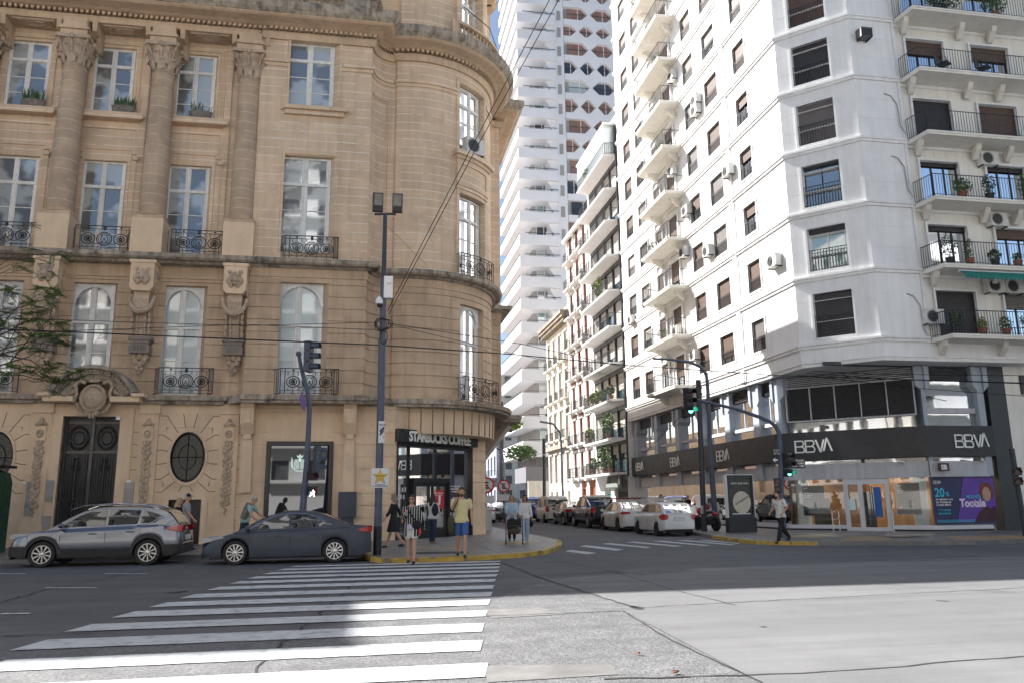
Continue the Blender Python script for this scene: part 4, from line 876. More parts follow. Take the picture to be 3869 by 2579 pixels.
# structure of columns with bracket heads, panels, mezzanine glass
def colu(u0, u1, parent=apt):
    mb = MB(); mbox(mb, BP, u0, u1, -.3, .22, 2.36, 6.95); uc = (u0+u1)/2
    for a, b in ((u0-.22, u0), (u1, u1+.22)):
        P = [(a, 6.95), (b, 6.95), (b, 5.9), (a, 6.15)] if a < u0 else [(a, 6.95), (b, 6.95), (b, 6.15), (a, 5.9)]
        mb.add([(u, -.1, z) for u, z in P]+[(u, .3, z) for u, z in P], [(0, 1, 2, 3), (4, 5, 6, 7)]+[(i, (i+1) % 4, (i+1) % 4+4, i+4) for i in range(4)], BP)
    mb.build('grey_column', GREY, parent)
cy = [53.9, 49.9, 46.2, 42.6, 39.2, 36.0]
for y in cy: colu(bC(y+.3), bC(y-.3))
colu(B1-.32, B1+.12); ub = onB(2112, 900)[0]; colu(ub, B2+.2); colu(bE(25.45), bE(25.75))
lou = MB(); mez = MB(); lin = MB(); pan = MB()
ys = [54.6]+cy+[33.8]
for a, b in zip(ys, ys[1:]):
    u0, u1 = bC(a)+.3, bC(b)-.3
    if u1-u0 < .5: continue
    o = MB(); mbox(o, BP, u0, u1, -.12, -.1, 4.42, 6.35); o = o.build('mezzanine_window', pane_mat('mezzanine_glass', (.10, .11, .105), .38, .02, .006, patch=(.26, .26, .23)), apt)
    l2 = MB(); mbox(l2, BP, u0, u1, -.1, .02, 4.85, 5.02); mbox(l2, BP, (u0+u1)/2-.03, (u0+u1)/2+.03, -.1, -.04, 5.02, 6.35); l2.build('window_frame', CONCP, o)
    l2 = MB()
    for k in range(6): mbox(l2, BP, u0, u1, -.05, .05, 6.38+k*.09, 6.42+k*.09)
    mbox(l2, BP, u0, u1, -.12, -.08, 6.35, 6.95); l2.build('louvre', mat('dark_louvre', (.05, .05, .055), .5, .1), o)
    mbox(pan, BP, u0, u1, -.05, .06, 2.35, 2.98)
mbox(pan, BP, B1+.12, ub, -.02, .12, 2.32, 2.98); mbox(pan, BP, ub, bE(25.45), -.02, .25, 2.33, 2.97); bk('concrete_panels', CONCP, pan)
mb = MB(); mbox(mb, BP, 0, bE(25.5), -.15, -.13, 2.9, 3.2); bk('strip_window', MATS['mezzanine_glass'], mb)
# chamfer louvre
lu0, lu1 = onB(1810, 930)[0], onB(2098, 910)[0]
mb = MB(); z = 5.02
while z < 6.42: mb.add([(u, n, zz) for u in (lu0, lu1) for n, zz in ((.0, z), (.09, z-.03), (.09, z-.01), (.0, z+.02))], [(0, 1, 5, 4), (1, 2, 6, 5), (2, 3, 7, 6), (3, 0, 4, 7)], BP); z += .075
mbox(mb, BP, lu0, lu1, -.1, -.06, 4.95, 7.0); o = bk('louvre_screen', MATS['dark_louvre'], mb)
mb = MB()
for k in range(6): u = lu0+(lu1-lu0)*k/5; mbox(mb, BP, u-.025, u+.025, .08, .14, 4.93, 6.45)
mbox(mb, BP, lu0, lu1, .08, .14, 4.9, 4.97); mbox(mb, BP, lu0, lu1, .08, .14, 6.43, 6.5); mb.build('louvre_frame', CONCP, o)
mb = MB()
for k in range(5): mbox(mb, BP, lu0, lu1, 0, .08, 6.56+.085*k, 6.6+.085*k)
mb.build('upper_louvre', CONCP, o)
mb = MB(); mbox(mb, BP, lu0, lu1, -.05, -.03, 4.42, 4.92); bk('mezzanine_window', MATS['mezzanine_glass'], mb)
# avenue side mezzanine
e0, e1 = bE(23.1), bE(25.4)
mb = MB(); mbox(mb, BP, e0, e1, -.1, -.08, 4.42, 6.35); o = bk('mezzanine_window', pane_mat('green_glass', (.06, .11, .10), .3, .02, .005, patch=(.12, .17, .15)), mb)
mb = MB(); mbox(mb, BP, e0, e1, -.08, .05, 4.98, 5.2); mb.build('window_frame', CONCP, o)
mb = MB()
for k in range(7): mbox(mb, BP, e0, e1, -.05, .03, 6.38+k*.07, 6.41+k*.07)
mb.build('louvre', MATS['dark_louvre'], o)
mb = MB(); mb.box(18.6, 48, 29.75, 29.9, 6.95, 7.1); mb.box(25.98, 26.85, 29.5, 30, .12, 7.15); bk('dark_stone_pier', mat('dark_granite', (.03, .033, .038), .4, .2, 6), mb)
mb = MB(); mb.box(26.85, 48, 29.5, 29.9, .12, 7.15); bk('cream_ground_wall', WALLC, mb)
mb = MB(); mb.box(27.6, 28.4, 29.4, 29.5, 5.8, 6.6)
bk('wall_louvre', MATS['dark_louvre'], mb)
# ground floor glazing, plinth, door
mb = MB(); mbox(mb, BP, 0, bE(25.6), -.25, .05, .0, .2); bk('plinth', FASC, mb)
WF = mat('white_aluminium', (.6, .61, .62), .4, .05, 2)
g0, g1, h0, h1 = 0, onB(1945, 1150)[0], onB(2040, 1150)[0], onB(2140, 1150)[0]
mb = MB(); mbox(mb, BP, g0, g1-.1, -.12, .04, .2, .36); mbox(mb, BP, h1, h0+.0, -.1, .04, .2, .36) if False else mbox(mb, BP, h0+.1, bE(25.6), -.12, .04, .2, .36); bk('shopfront_sill', WF, mb)
GLK = pane_mat('bank_glass', (.75, .8, .8), .02, .01, .002, see=.75)
mb = MB(); mbox(mb, BP, 0, bE(25.6), -.1, -.085, .36, 2.35); bk('shopfront_glass', GLK, mb)
mb = MB(); mbox(mb, BP, g1-.08, g1, -.15, .06, .12, 2.35); mbox(mb, BP, h0, h0+.08, -.15, .06, .12, 2.35); mbox(mb, BP, g1, h0, -.1, .06, 2.2, 2.35)
dm = g1+(h0-g1)*.36
for a, b in ((g1, dm), (dm, h0)): mbox(mb, BP, a, a+.09, -.05, .08, .12, 2.2); mbox(mb, BP, b-.09, b, -.05, .08, .12, 2.2); mbox(mb, BP, a+.09, b-.09, -.05, .08, 2.08, 2.2); mbox(mb, BP, a+.09, b-.09, -.05, .08, .12, .27)
o = bk('entrance_doors', WF, mb)
mb = MB(); mm = (dm+h0)/2-.1
for u in (mm-.04, mm+.04): mb.tube([BP(u, .13, .3), BP(u, .13, 2.0)], .02, 5)
mb.build('door_handle', DKF, o)
mb = MB(); mbox(mb, BP, dm-.62, dm-.25, .0, .015, 1.0, 1.45); mb.build('paper_notice', mat('notice_teal', (.6, .75, .75), .6, .1), o)
mb = MB(); mbox(mb, BP, h0-.55, h0-.25, -.05, -.03, .7, 1.95); mb.build('blue_banner', mat('banner_blue', (.02, .12, .4), .5, .1), o)
for u in (g1-.35, h0+.1):
    mb = MB(); mb.tube([BP(u, .1, .12), BP(u, .1, .95), BP(u, .25, 1.02), BP(u, .9, .9), BP(u, .9, .12)], .022, 5); mb.tube([BP(u, .9, .6), BP(u, .1, .65)], .018, 5); mb.build('handrail', MATS['brushed_steel'], apt)
# posters behind the glass
POS = mat('dark_poster', (.02, .024, .03), .4, .2, 5)
def poster(u, w, z0, z1, k):
    mb = MB(); mbox(mb, BP, u-w/2, u+w/2, -.2, -.16, z0, z1); o = mb.build('poster', POS, apt)
    t = text_mb(['Te regalamos\nlos mejores\nbeneficios', 'Crédito\npara vos', 'Cambiá\ntu auto'][k % 3], .085, lambda x, y, z: BP(u-w/2+.06+x, -.15+z, z1-.34+y), .002); x = bbva(BP, u-w/2+.06, -.155, z1-.14, .07, 'poster_logo', o)
    mbox(t, BP, u-w/2+.07, u-w/2+.2, -.155, -.15, z0+.28, z0+.3); t.build('poster_text', LW, o)
    mb = MB(); mb.ball(BP(u+w*.15, -.15, (z0+z1)/2-.22), (.15, .03, .22), 8); mb.build('poster_picture', mat('poster_grey', (.18, .19, .2), .5, .5, 6), o)
for k, (vx, vy, w) in enumerate(((1631, 1155, .9), (1767, 1155, .95))): poster(bC(onX(vx, vy, 18.9)[0]), w, .75, 2.05, k)
poster(onB(1865, 1155)[0], .95, .75, 2.05, 0); poster(onB(2088, 1150)[0], .95, .8, 2.1, 2)
# red sign inside, round columns, orange interior
mb = MB(); mbox(mb, BP, bC(50), bC(47), -.3, -.26, 1.9, 2.25); bk('red_screen', mat('red_screen', (.7, .05, .08), .5, .3, 6, emit=(.8, .05, .1), es=.5), mb)
for u, n in ((B1+.35, -.5), (ub-.3, -.55), (bC(40.8), -.6), (bC(46), -.6)):
    mb = MB(); p = BP(u, n, 0); mb.lathe([(.3, .1), (.3, 2.9)], 16, (p[0], p[1], 0)); mb.build('round_column', mat('glossy_white', (.55, .6, .6), .25, .03), apt, True)
mb = MB(); mb.prism([(19, 54), (19, 34), (23, 30), (27, 30), (27, 54)], .12, .13); bk('bank_floor', mat('bank_floor', (.3, .28, .25), .3, .1), mb)
mb = MB(); mb.prism([(19, 54), (19, 34), (23, 30), (27, 30), (27, 54)], 3.05, 3.1); bk('bank_ceiling', mat('bank_ceiling', (.6, .58, .55), .7, .03), mb)
mb = MB(); mb.box(23.5, 23.6, 36.5, 54, .13, 3.05)
for k in range(7): mb.box(21.2+.3*(k % 3), 21.4+.3*(k % 3), 38+2.3*k, 39.1+2.3*k, .13, 1.3+.5*(k % 2))
bk('brown_partition', mat('brown_partition', (.10, .075, .06), .5, .4, 1.2), mb)
mb = MB(); mb.box(23.5, 23.6, 32.5, 36.5, .13, 3.05); mb.box(22.6, 25.8, 33.4, 33.5, .13, 3.05); mb.box(20.8, 23.4, 36.3, 36.4, .13, 3.05); bk('orange_wall', mat('orange_wood', (.42, .23, .10), .45, .15, 2), mb)
mb = MB(); mb.box(22.2, 22.6, 33.1, 33.4, .13, 1.75); mb.box(21.4, 21.9, 35.6, 36.2, .13, 1.5); bk('cash_machines', POS, mb)
for p in ((20.6, 34.6), (22.5, 31.9), (20.5, 39), (20.5, 43), (20.5, 47.5), (24.6, 31.5)):
    mb = MB(); mb.box(p[0]-.35, p[0]+.35, p[1]-.35, p[1]+.35, 3.02, 3.045); mb.build('ceiling_light', mat('ceiling_lamp', (1, .9, .75), .5, 0, emit=(1, .85, .65), es=12), apt)
# billboard on the avenue window
BLU = mat('billboard_navy', (.012, .016, .09), .4, .1, 1); b0, b1 = B2+.03, bE(25.8); bz0, bz1 = .42, 2.33; W_ = b1-b0
mb = MB(); mbox(mb, BP, b0, b1, .05, .075, bz0, bz1); bb = bk('billboard', BLU, mb)
F2 = lambda x, y, z: BP(b0+x, .08+z, bz0+y)
mb = MB(); mb.prism([(W_*.36, .05), (W_*.52, 1.88), (W_-.02, 1.88), (W_-.02, .05)], 0, .004, 'z', f=F2); mb.build('purple_panel', mat('billboard_purple', (.11, .035, .33), .4, .2, 1.2), bb)
CYN = mat('cyan_print', (.05, .45, .6), .5, .05)
bbva(lambda u, n, z: F2(u, z, n), .1, 0, 0, .13, 'billboard_logo', bb) if False else bbva(BP, b0+.1, .09, bz0+1.62, .13, 'billboard_logo', bb)
t = text_mb('20', .5, lambda x, y, z: F2(.12+x*.9, 1.1+y, .01+z), .004, .012); t2 = text_mb('%', .24, lambda x, y, z: F2(.62+x, 1.12+y, .01+z), .004, .006); t.add(t2.v, t2.f)
t3 = text_mb('+ 3 cuotas\nsin interés', .135, lambda x, y, z: F2(.2+x, .52+y, .01+z), .004, .003); t.add(t3.v, t3.f); t4 = text_mb('NICO VÁZQUEZ', .17, lambda x, y, z: F2(W_*.53+x*.8, 1.03+y, .014+z), .004, .008); t.add(t4.v, t4.f)
t.build('cyan_lettering', CYN, bb)
t = text_mb('de reintegro con\ntus Tarjetas de\nCrédito BBVA', .115, lambda x, y, z: F2(.14+x, .96+y, .01+z), .004, .002); t.build('white_lettering', LW, bb)
t = text_mb('Tootsie', .46, lambda x, y, z: F2(W_*.42+x*.82, .68+y, .016+z), .01, .02); t.build('title_lettering', mat('pale_pink_print', (.65, .55, .72), .5, .3, 9), bb)
mb = MB(); F3 = lambda x, y, z: F2(x, z, y)
mb.ball((W_*.86, .02, 1.18), (.2, .02, .3), 14, f=F3); mb.build('printed_face', mat('print_skin', (.45, .27, .2), .5, .15, 4), bb)
mb = MB()
for k in range(11): a = R(-25+k*23); mb.ball((W_*.86+.22*math.cos(a), .012, 1.26+.3*math.sin(a)), (.13, .012, .13), 7, f=F3)
mb.build('printed_hair', mat('print_hair', (.16, .035, .02), .5, .4, 12), bb)
mb = MB(); mb.prism([(W_*.62, .06), (W_*.7, .42), (W_*.82, .72), (W_*.9, .6), (W_*.98, .7), (W_-.02, .06)], .005, .009, 'z', f=F2); mb.build('printed_dress', mat('print_dress', (.05, .01, .02), .5, .5, 15), bb)
mb = MB()
for s in (-1, 1): ring(mb, W_*.86+s*.09, .024, 1.27, .07, .06, .006, 12, F3)
mb.ball((W_*.85, .024, .98), (.07, .01, .035), 8, f=F3); mb.build('printed_glasses', LW, bb)
mb = MB()
for k in range(4): mbox(mb, BP, b0+.1, b1-.1, .085, .088, bz0+.06+.03*k, bz0+.072+.03*k)
mb.build('small_print', CYN, bb)
# small signs and cameras
mb = MB(); p = bE(23.2); mbox(mb, BP, p, p+.42, .35, .5, 2.55, 2.88); o = bk('cash_sign', mat('plum_sign', (.06, .01, .025), .3, .1), mb); t = text_mb('EB', .26, lambda x, y, z: BP(p+.06+x*.9, .52+z, 2.62+y), .01, .01); t.build('sign_letters', LW, o)
for u in (onB(2075, 1060)[0], bE(25.35)): mb = MB(); a = BP(u, .2, 2.95); b = BP(u-.25, .5, 3.02); mb.tube([a, b], .06, 8); mb.tube([a, BP(u, .1, 2.85)], .02, 5); mb.build('security_camera', TRIM, apt)
# ================================================================ plants (leaf clusters)
LEAF = mat('leaf_green', (.085, .16, .04), .6, .4, 4); LEAFD = mat('leaf_dark', (.035, .075, .025), .6, .4, 4); LEAFY = mat('leaf_yellow_green', (.16, .22, .04), .6, .3, 4); REDF = mat('red_flower', (.5, .03, .02), .6, .1); PINKF = mat('pink_flower', (.5, .2, .22), .6, .1)
TERR = mat('terracotta', (.32, .12, .06), .8, .1, 6); POTG = mat('green_plastic', (.02, .1, .06), .5, .05); POTK = mat('dark_pot', (.03, .03, .03), .6, .1); POTS = mat('stone_planter', (.17, .15, .13), .9, .3, 9)
def leaves(mb, c, r, n, s, rr, flat=1.):
    for _ in range(n):
        while True:
            p = Vector((rr.uniform(-1, 1), rr.uniform(-1, 1), rr.uniform(-1, 1)))
            if .2 < p.length < 1: break
        q = Vector((c[0]+p.x*r[0], c[1]+p.y*r[1], c[2]+p.z*r[2])); a = Vector((rr.uniform(-1, 1), rr.uniform(-1, 1), rr.uniform(-.7, .7)*flat)).normalized(); b = a.cross(Vector((rr.uniform(-1, 1), rr.uniform(-1, 1), rr.uniform(-1, 1)))).normalized(); k = s*rr.uniform(.6, 1.3)
        mb.add([tuple(q-a*k), tuple(q+b*k*.4), tuple(q+a*k), tuple(q-b*k*.4)], [(0, 1, 2, 3)])
def plant(p, r, label, m='leaf_green', h=.35, pot=TERR, n=90, s=.07, flower=None, group=None, cat='potted plant', potr=.14, name='potted_plant', seed=1):
    rr = random.Random(seed+int(p[0]*31+p[1]*17+p[2]*7)); t = thing(name, label, cat, group, p)
    mb = MB(); mb.lathe([(potr*.75, 0), (potr, h*.8), (potr*1.1, h*.8), (potr*1.1, h), (0, h*.95)], 8); mb.build('pot', pot, t)
    mb = MB(); leaves(mb, (0, 0, h+r[2]*.8), r, n, s, rr); mb.tube([(0, 0, h*.8), (rr.uniform(-.05, .05), 0, h+r[2]*.8)], .015, 4); mb.build('foliage', MATS[m], t)
    if flower:
        mb = MB(); leaves(mb, (0, 0, h+r[2]*1.1), (r[0]*.9, r[1]*.9, r[2]*.7), n//5, s*.6, rr); mb.build('flowers', flower, t)
    return t
def acunit(p, rz, label, dark=False, group='air conditioners hung on the white apartment block', w=.8, h=.55, d=.3):
    """p = centre of the back; faces +y locally turned by rz"""
    t = thing('air_conditioner', label, 'air conditioner', group, p, rz)
    mb = MB(); mb.box(-w/2, w/2, -d, 0, -h/2, h/2); mb.box(-w/2-.01, w/2+.01, -d-.01, .0, h/2-.03, h/2+.01); mb.build('casing', mat('ac_dark', (.1, .1, .1), .5) if dark else mat('ac_white', (.6, .6, .57), .5, .06, 3), t)
    mb = MB()
    if dark:
        for k in range(8): mb.box(-w/2+.04, w/2-.04, -d-.02, -d, -h/2+.04+k*(h-.1)/8, -h/2+.06+k*(h-.1)/8)
    else:
        for rr_ in (.22, .15, .08): ring(mb, -w*.12, d+.012, 0, rr_*h/.5, rr_*h/.5, .008, 12, lambda u, n, z: (u, -n, z))
        mb.lathe([(0, 0), (.2*h/.5, 0)], 12, (0, 0, 0), f=lambda x, y, z: (x-w*.12, -d-.006, y))
    mb.build('fan_grille', mat('ac_grille', (.05, .05, .055), .5), t)
    mb = MB(); mb.box(-w/2+.05, -w/2+.09, -d, .05, -h/2-.05, -h/2); mb.box(w/2-.09, w/2-.05, -d, .05, -h/2-.05, -h/2); mb.build('bracket', RAIL, t)
    return t
# ================================================================ block with black window frames and long balconies
CB = lambda u, n, z: (18.25-n, u, z)
blk = thing('balcony_building', 'white block with full-width balconies and black framed windows', 'building')
WB = mat('bright_plaster', (.8, .79, .78), .8, .05, 1.2, streak=.1)
SZ_ = [3.45, 5.95, 8.75, 11.45, 14.2, 16.95, 19.7, 22.45, 25.05, 27.8]
mb = MB(); rc = [(55.0, 62.9, z+.0, z+2.45, None) for z in SZ_]
rc += [(55.2, 58.2, .1, 3.0, None), (59.3, 61.0, .1, 2.7, None)]
relief(mb, CB, 54.6, 63.5, 0, 31, rc, back=.5); mb.build('facade_wall', WB, blk)
mb = MB(); mb.box(18.7, 34, 54.7, 63.4, 30.9, 31.1); mb.box(18.25, 34, 54.62, 54.7, 0, 31); mb.box(18.25, 34, 63.42, 63.5, 0, 31); mb.build('side_walls', WB, blk)
rb = random.Random(11)
for i, z in enumerate(SZ_):
    mb = MB(); mbox(mb, CB, 55, 62.9, -.3, -.25, z, z+2.45); o = mb.build('window', DKF, blk)
    for k in range(4):
        u = 55+7.9*k/4; sh = rb.choice((1, .6, .85, .3)) if k < 3 else 1
        m2 = MB(); mbox(m2, CB, u+.1, u+1.9, -.22, -.2, z, z+2.1); m2.build('pane', GLB, o)
        m2 = MB(); mbox(m2, CB, u+.1, u+1.9, -.16, -.13, z+2.1*(1-sh), z+2.1); m2.build('roller_shutter', SHP, o)
        m2 = MB(); mbox(m2, CB, u-.05, u+.08, -.2, .02, z, z+2.45); m2.build('black_mullion', DKF, o)
    mb = MB(); mbox(mb, CB, 55, 62.9, -.2, .0, z+2.12, z+2.45); mb.build('black_lintel', DKF, o)
    balcony(CB, 54.9, 63.3, z, 1.0, blk, .3, th=.14, rail_h=.95, m=WB)
mb = MB(); mb.box(17.3, 18.6, 54.9, 63.3, 30.2, 30.4); mb.box(17.35, 17.4, 55.2, 63.1, 27.85, 30.2); mb.box(17.4, 18.2, 55.2, 55.25, 27.85, 30.2); mb.build('glazed_penthouse', pane_mat('pale_glass', (.72, .8, .78), .1), blk)
mb = MB(); mb.box(18.12, 18.2, 54.62, 54.86, 3.2, 30); mb.build('drain_pipe', DKF, blk)
mb = MB(); mb.box(18.5, 18.6, 55.2, 58.2, .1, 3.0)
for k in range(12): mb.box(18.44, 18.5, 55.25+k*.25, 55.33+k*.25, .12, 2.1)
mb.build('shop_shutter', SHG, blk)
mb = MB(); mb.prism([(17.75, 2.35), (17.7, 2.45), (17.9, 3.3), (18.2, 3.4), (18.2, 3.3)], 55.0, 58.9, 'y'); o = mb.build('shop_banner', mat('banner_grey_green', (.15, .17, .15), .7, .1, 1), blk)
ff = lambda x, y, z: (17.78-z, 57.6-x, 2.5+y)
t = text_mb('green', .62, ff, .02, .01); t.build('banner_lettering', mat('lime_print', (.25, .45, .08), .5), o)
def fruit(mb, cx, cy, s, f):
    pts = [(cx+s*(.42*math.cos(a)*(1+.12*math.cos(2*a))), cy+s*(.45*math.sin(a)-.06*(1-abs(math.sin(a))))) for a in [2*PI*i/20 for i in range(20)]]
    pts = [(x-(.12*s if (x > cx+.3*s and abs(y-cy-.08*s) < .14*s) else 0), y) for x, y in pts]; mb.prism(pts, 0, .015, 'z', f=f); mb.prism([(cx, cy+.5*s), (cx+.06*s, cy+.72*s), (cx+.22*s, cy+.78*s), (cx+.16*s, cy+.58*s)], 0, .015, 'z', f=f)
mb = MB(); fruit(mb, -.32, .3, .55, ff); mb.build('banner_emblem', DKF, o)
mb = MB(); mb.box(17.72, 17.8, 54.95, 56.0, 2.4, 3.3); p = mb.build('black_sign', FASC, o)
mb = MB(); fruit(mb, 2.12, .3, .55, lambda x, y, z: (17.7-z, 57.6-x, 2.5+y)); mb.build('banner_emblem', LW, o)
mb = MB(); mb.box(18.5, 18.55, 59.3, 61.0, .1, 2.7); q = mb.build('pharmacy_window', mat('teal_shopfront', (.03, .28, .25), .4, .3, 3), blk)
mb = MB()
for k in range(10): mb.box(18.44, 18.5, 59.35+k*.17, 59.42+k*.17, 2.0, 2.6)
mb.build('white_stripes', LW, q)
# ================================================================ red brick building with white trim
brk_ = thing('brick_building', 'narrow red brick building with white stone trim and small iron balconies', 'building')
BR = mat('red_brick', (.42, .14, .09), .85, .15, 3, joint=(.07, .014, 0), joint_col=(.4, .25, .2)); WT = mat('white_stucco', (.8, .79, .76), .8, .06, 1.5, streak=.12)
CR_ = lambda u, n, z: (18.3-n, u, z)
mb = MB(); rc = []; fz = [3.4, 6.3, 9.3, 12.3, 15.2, 18.0, 20.8, 23.4]
for z in fz: rc += [(u-.5, u+.5, z+.1, z+2.2, None) for u in (64.9, 67.3, 69.6)]
rc += [(64.3, 65.3, .1, 2.6, None), (66.5, 67.8, .1, 2.5, None)]
relief(mb, CR_, 63.5, 71, 0, 26, rc, back=.4); mb.build('brick_wall', BR, brk_)
mb = MB()
for u in (63.7, 66.1, 68.45, 70.8): mbox(mb, CR_, u-.22, u+.22, 0, .12, 3.2, 26)
mbox(mb, CR_, 63.5, 71, .005, .16, 0.1, .2); mbox(mb, CR_, 65.4, 66.4, .0, .06, .2, 3.1); mbox(mb, CR_, 67.9, 71, .0, .06, .2, 3.1)
for z in fz:
    mbox(mb, CR_, 63.5, 71, .121, .24, z-.25, z-.02)
    for u in (64.9, 67.3, 69.6): mbox(mb, CR_, u-.72, u-.5, 0, .1, z, z+2.3); mbox(mb, CR_, u+.5, u+.72, 0, .1, z, z+2.3); mbox(mb, CR_, u-.8, u+.8, .0, .2, z+2.3, z+2.5)
mbox(mb, CR_, 63.4, 71.1, 0, .5, 25.7, 26.05); mb.build('white_trim', WT, brk_)
for z in fz:
    for k, u in enumerate((64.9, 67.3, 69.6)):
        m2 = MB(); mbox(m2, CR_, u-.5, u+.5, -.3, -.26, z+.1, z+2.2); o = m2.build('window', mat('dull_window', (.12, .12, .13), .3, .3, 2), brk_)
        if k != 1 or True: balcony(CR_, u-.95, u+.95, z, .65, brk_, .08, th=.12, rail_h=.9, dz=.16, m=WT)
mb = MB(); mb.prism([(18.4, 26), (19.6, 28.5), (30, 28.5), (30, 26)], 63.5, 71, 'y'); mb.build('mansard_roof', mat('slate_blue', (.1, .11, .14), .6), brk_)
mb = MB(); mb.box(18.8, 32, 63.55, 70.95, 0, 26); mb.build('rear_volume', WT, brk_)
# ================================================================ cream stone house
crm = thing('cream_stone_house', 'low cream stone house with tall windows and a heavy bracketed cornice', 'building')
CRS = mat('cream_stone', (.7, .67, .6), .85, .07, 1.5, streak=.18)
CC = lambda u, n, z: (18.3-n, u, z)
mb = MB(); rc = []
for z in (7.3, 11.1, 14.7): rc += [(u-.5, u+.5, z, z+2.7, None) for u in (72.6, 75.0, 77.4, 79.7)]
rc += [(u-.55, u+.55, 3.2, 6.0, None) for u in (72.6, 75.0, 77.4, 79.7)]+[(u-.5, u+.5, .2, 2.4, None) for u in (72.6, 75.0, 77.4, 79.7)]
z = .5
while z < 6.3: rc = [(71, 81, z, z+.05, -.05)]+rc; z += .5
relief(mb, CC, 71, 81, 0, 19.0, rc, back=.4); mb.build('stone_wall', CRS, crm)
mb = MB(); mbox(mb, CC, 70.8, 81.2, .0, .75, 18.6, 18.9); mbox(mb, CC, 70.8, 81.2, 0, .9, 18.9, 19.2); mbox(mb, CC, 71, 81, -.5, -.1, 19.2, 20.0)
u = 71.1
while u < 81: mbox(mb, CC, u, u+.18, 0.01, .6, 18.2, 18.6); u += .42
mb.build('cornice', STONED, crm); mb = MB(); mbox(mb, CC, 70.9, 81.1, 0, .45, 6.4, 6.8); mb.build('string_course', STONED, crm)
for z in (3.2, 7.3, 11.1, 14.7):
    for u in (72.6, 75.0, 77.4, 79.7):
        h = 2.7; m2 = MB(); mbox(m2, CC, u-.52, u+.52, -.3, -.26, z, z+h); o = m2.build('window', MATS['dull_window'], crm)
        m2 = MB(); mbox(m2, CC, u-.7, u+.7, 0, .15, z+h+.05, z+h+.2); mbox(m2, CC, u-.66, u-.52, 0, .06, z, z+h); mbox(m2, CC, u+.52, u+.66, 0, .06, z, z+h); m2.build('window_surround', CRS, o)
        if z > 7: balcony(CC, u-.75, u+.75, z, .5, crm, .05, th=.15, rail_h=.85, dz=.15, m=CRS)
mb = MB(); mb.box(18.75, 34, 71.05, 80.95, 0, 18.9); mb.build('rear_volume', CRS, crm)
# ================================================================ white tower
tow = thing('white_tower', 'tall white residential tower with stacked balconies and hexagonal windows', 'building')
TW_ = mat('tower_white', (.76, .77, .8), .75, .04, .4); TWS = mat('tower_shade_grey', (.36, .35, .34), .8, .1, .5)  # grey has the shade of the balcony recesses painted in
TY = 93.0; X0 = 18.2
def tz(v): return onY(1200, v, TY)[1]
tops = [.3373*c for c in (100, 215, 345, 475, 605, 740, 880, 1015, 1160, 1300, 1445)]+[516.7+.3373*c for c in (70, 215, 355, 505, 665, 820, 980, 1140, 1300, 1470)]
Z = [tz(v) for v in tops][::-1]            # parapet tops, rising
Z += [Z[-1]+2.75*k for k in range(1, 5)]
X1 = onY(1283, 500, TY)[0]; X2 = onY(1303, 400, TY)[0]; X3 = 36.0; Y3 = 107.0
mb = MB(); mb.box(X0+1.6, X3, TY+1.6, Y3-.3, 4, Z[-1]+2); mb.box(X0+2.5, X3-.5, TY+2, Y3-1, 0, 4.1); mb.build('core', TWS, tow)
mb = MB(); mb.box(X1, X2-.05, TY-.02, TY+1.8, Z[0]-1.5, Z[-1]+2); mb.build('front_wall', TW_, tow)
for i, z in enumerate(Z):
    h = 1.05 if i else 1.5; mb = MB()
    mb.box(X0-.0, X1-.01, TY-.55, TY+.0, z-h-.35, z-.12); mb.box(X0-.45, X0+0, TY-.55, Y3, z-h-.35, z-.12)   # front and side parapets
    mb.box(X0-.32, X1-.02, TY-.4, TY-.02, z-.12, z); mb.box(X0-.32, X0-.02, TY-.02, Y3, z-.12, z)
    mb.box(X0, X1, TY, TY+1.6, z-h-.35, z-h-.2); mb.box(X0, X0+1.6, TY+1.6, Y3, z-h-.35, z-h-.2)
    o = mb.build('balcony_parapet', TW_, tow)
    if i < len(Z)-1:
        zc = Z[i+1]-1.4
        mb = MB(); mb.prism([(X1-1.7, zc), (X1, zc), (X1, z-.5), (X1-.5, z-.5), (X1-.2, z)] if False else [(X1-1.35, zc), (X1-.02, zc), (X1-.02, z-.6), (X1-.25, z-.6)], TY-.05, TY+1.5, 'y'); mb.build('sloping_pier', TW_, o)
        mb = MB(); mb.box(X0+.3, X1, TY-.5, TY-.44, z+.18, z+.24); mb.box(X0-.4, X0-.34, TY, Y3, z+.18, z+.24); mb.build('balcony_rail', RAIL, o)
        k = (i*7) % 5; xm = X0+2.1
        mb = MB(); mb.box(xm, X1-1.2, TY+1.5, TY+1.58, z-.9, zc); o2 = mb.build('window', MATS[('teal_curtain_glass', 'curtain_glass', 'blue_window_glass', 'dark_glass', 'curtain_glass')[k]], tow)
        mb = MB(); 
        for q in (xm, xm+.95, X1-1.25): mb.box(q, q+.08, TY+1.42, TY+1.5, z-.9, zc)
        mb.build('window_frame', TW_, o2)
        if k in (0, 3, 2): mb = MB(); mb.box(X1-1.6, X1-.9, TY+.1, TY+.5, z+.1, z+.65); mb.build('cooling_unit', MATS['ac_white'] if 'ac_white' in MATS else TRIM, o2)
    if i > 10 or True:
        if i > 8: mb = MB(); mb.box(X1+.35, X1+.85, TY-.1, TY-.03, z-.4, z+1.0); mb.build('bathroom_window', TWS, tow)
DK2 = mat('tower_shutter', (.27, .165, .14), .6, .2, .8); DK3 = mat('tower_dark_pane', (.06, .075, .1), .2, .4, .5)
zr = Z[11:]
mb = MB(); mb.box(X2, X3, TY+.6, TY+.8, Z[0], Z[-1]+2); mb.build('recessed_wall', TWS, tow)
xc = [X2+.3, X2+3.6, X2+6.9, X2+10.2, X2+13.5]
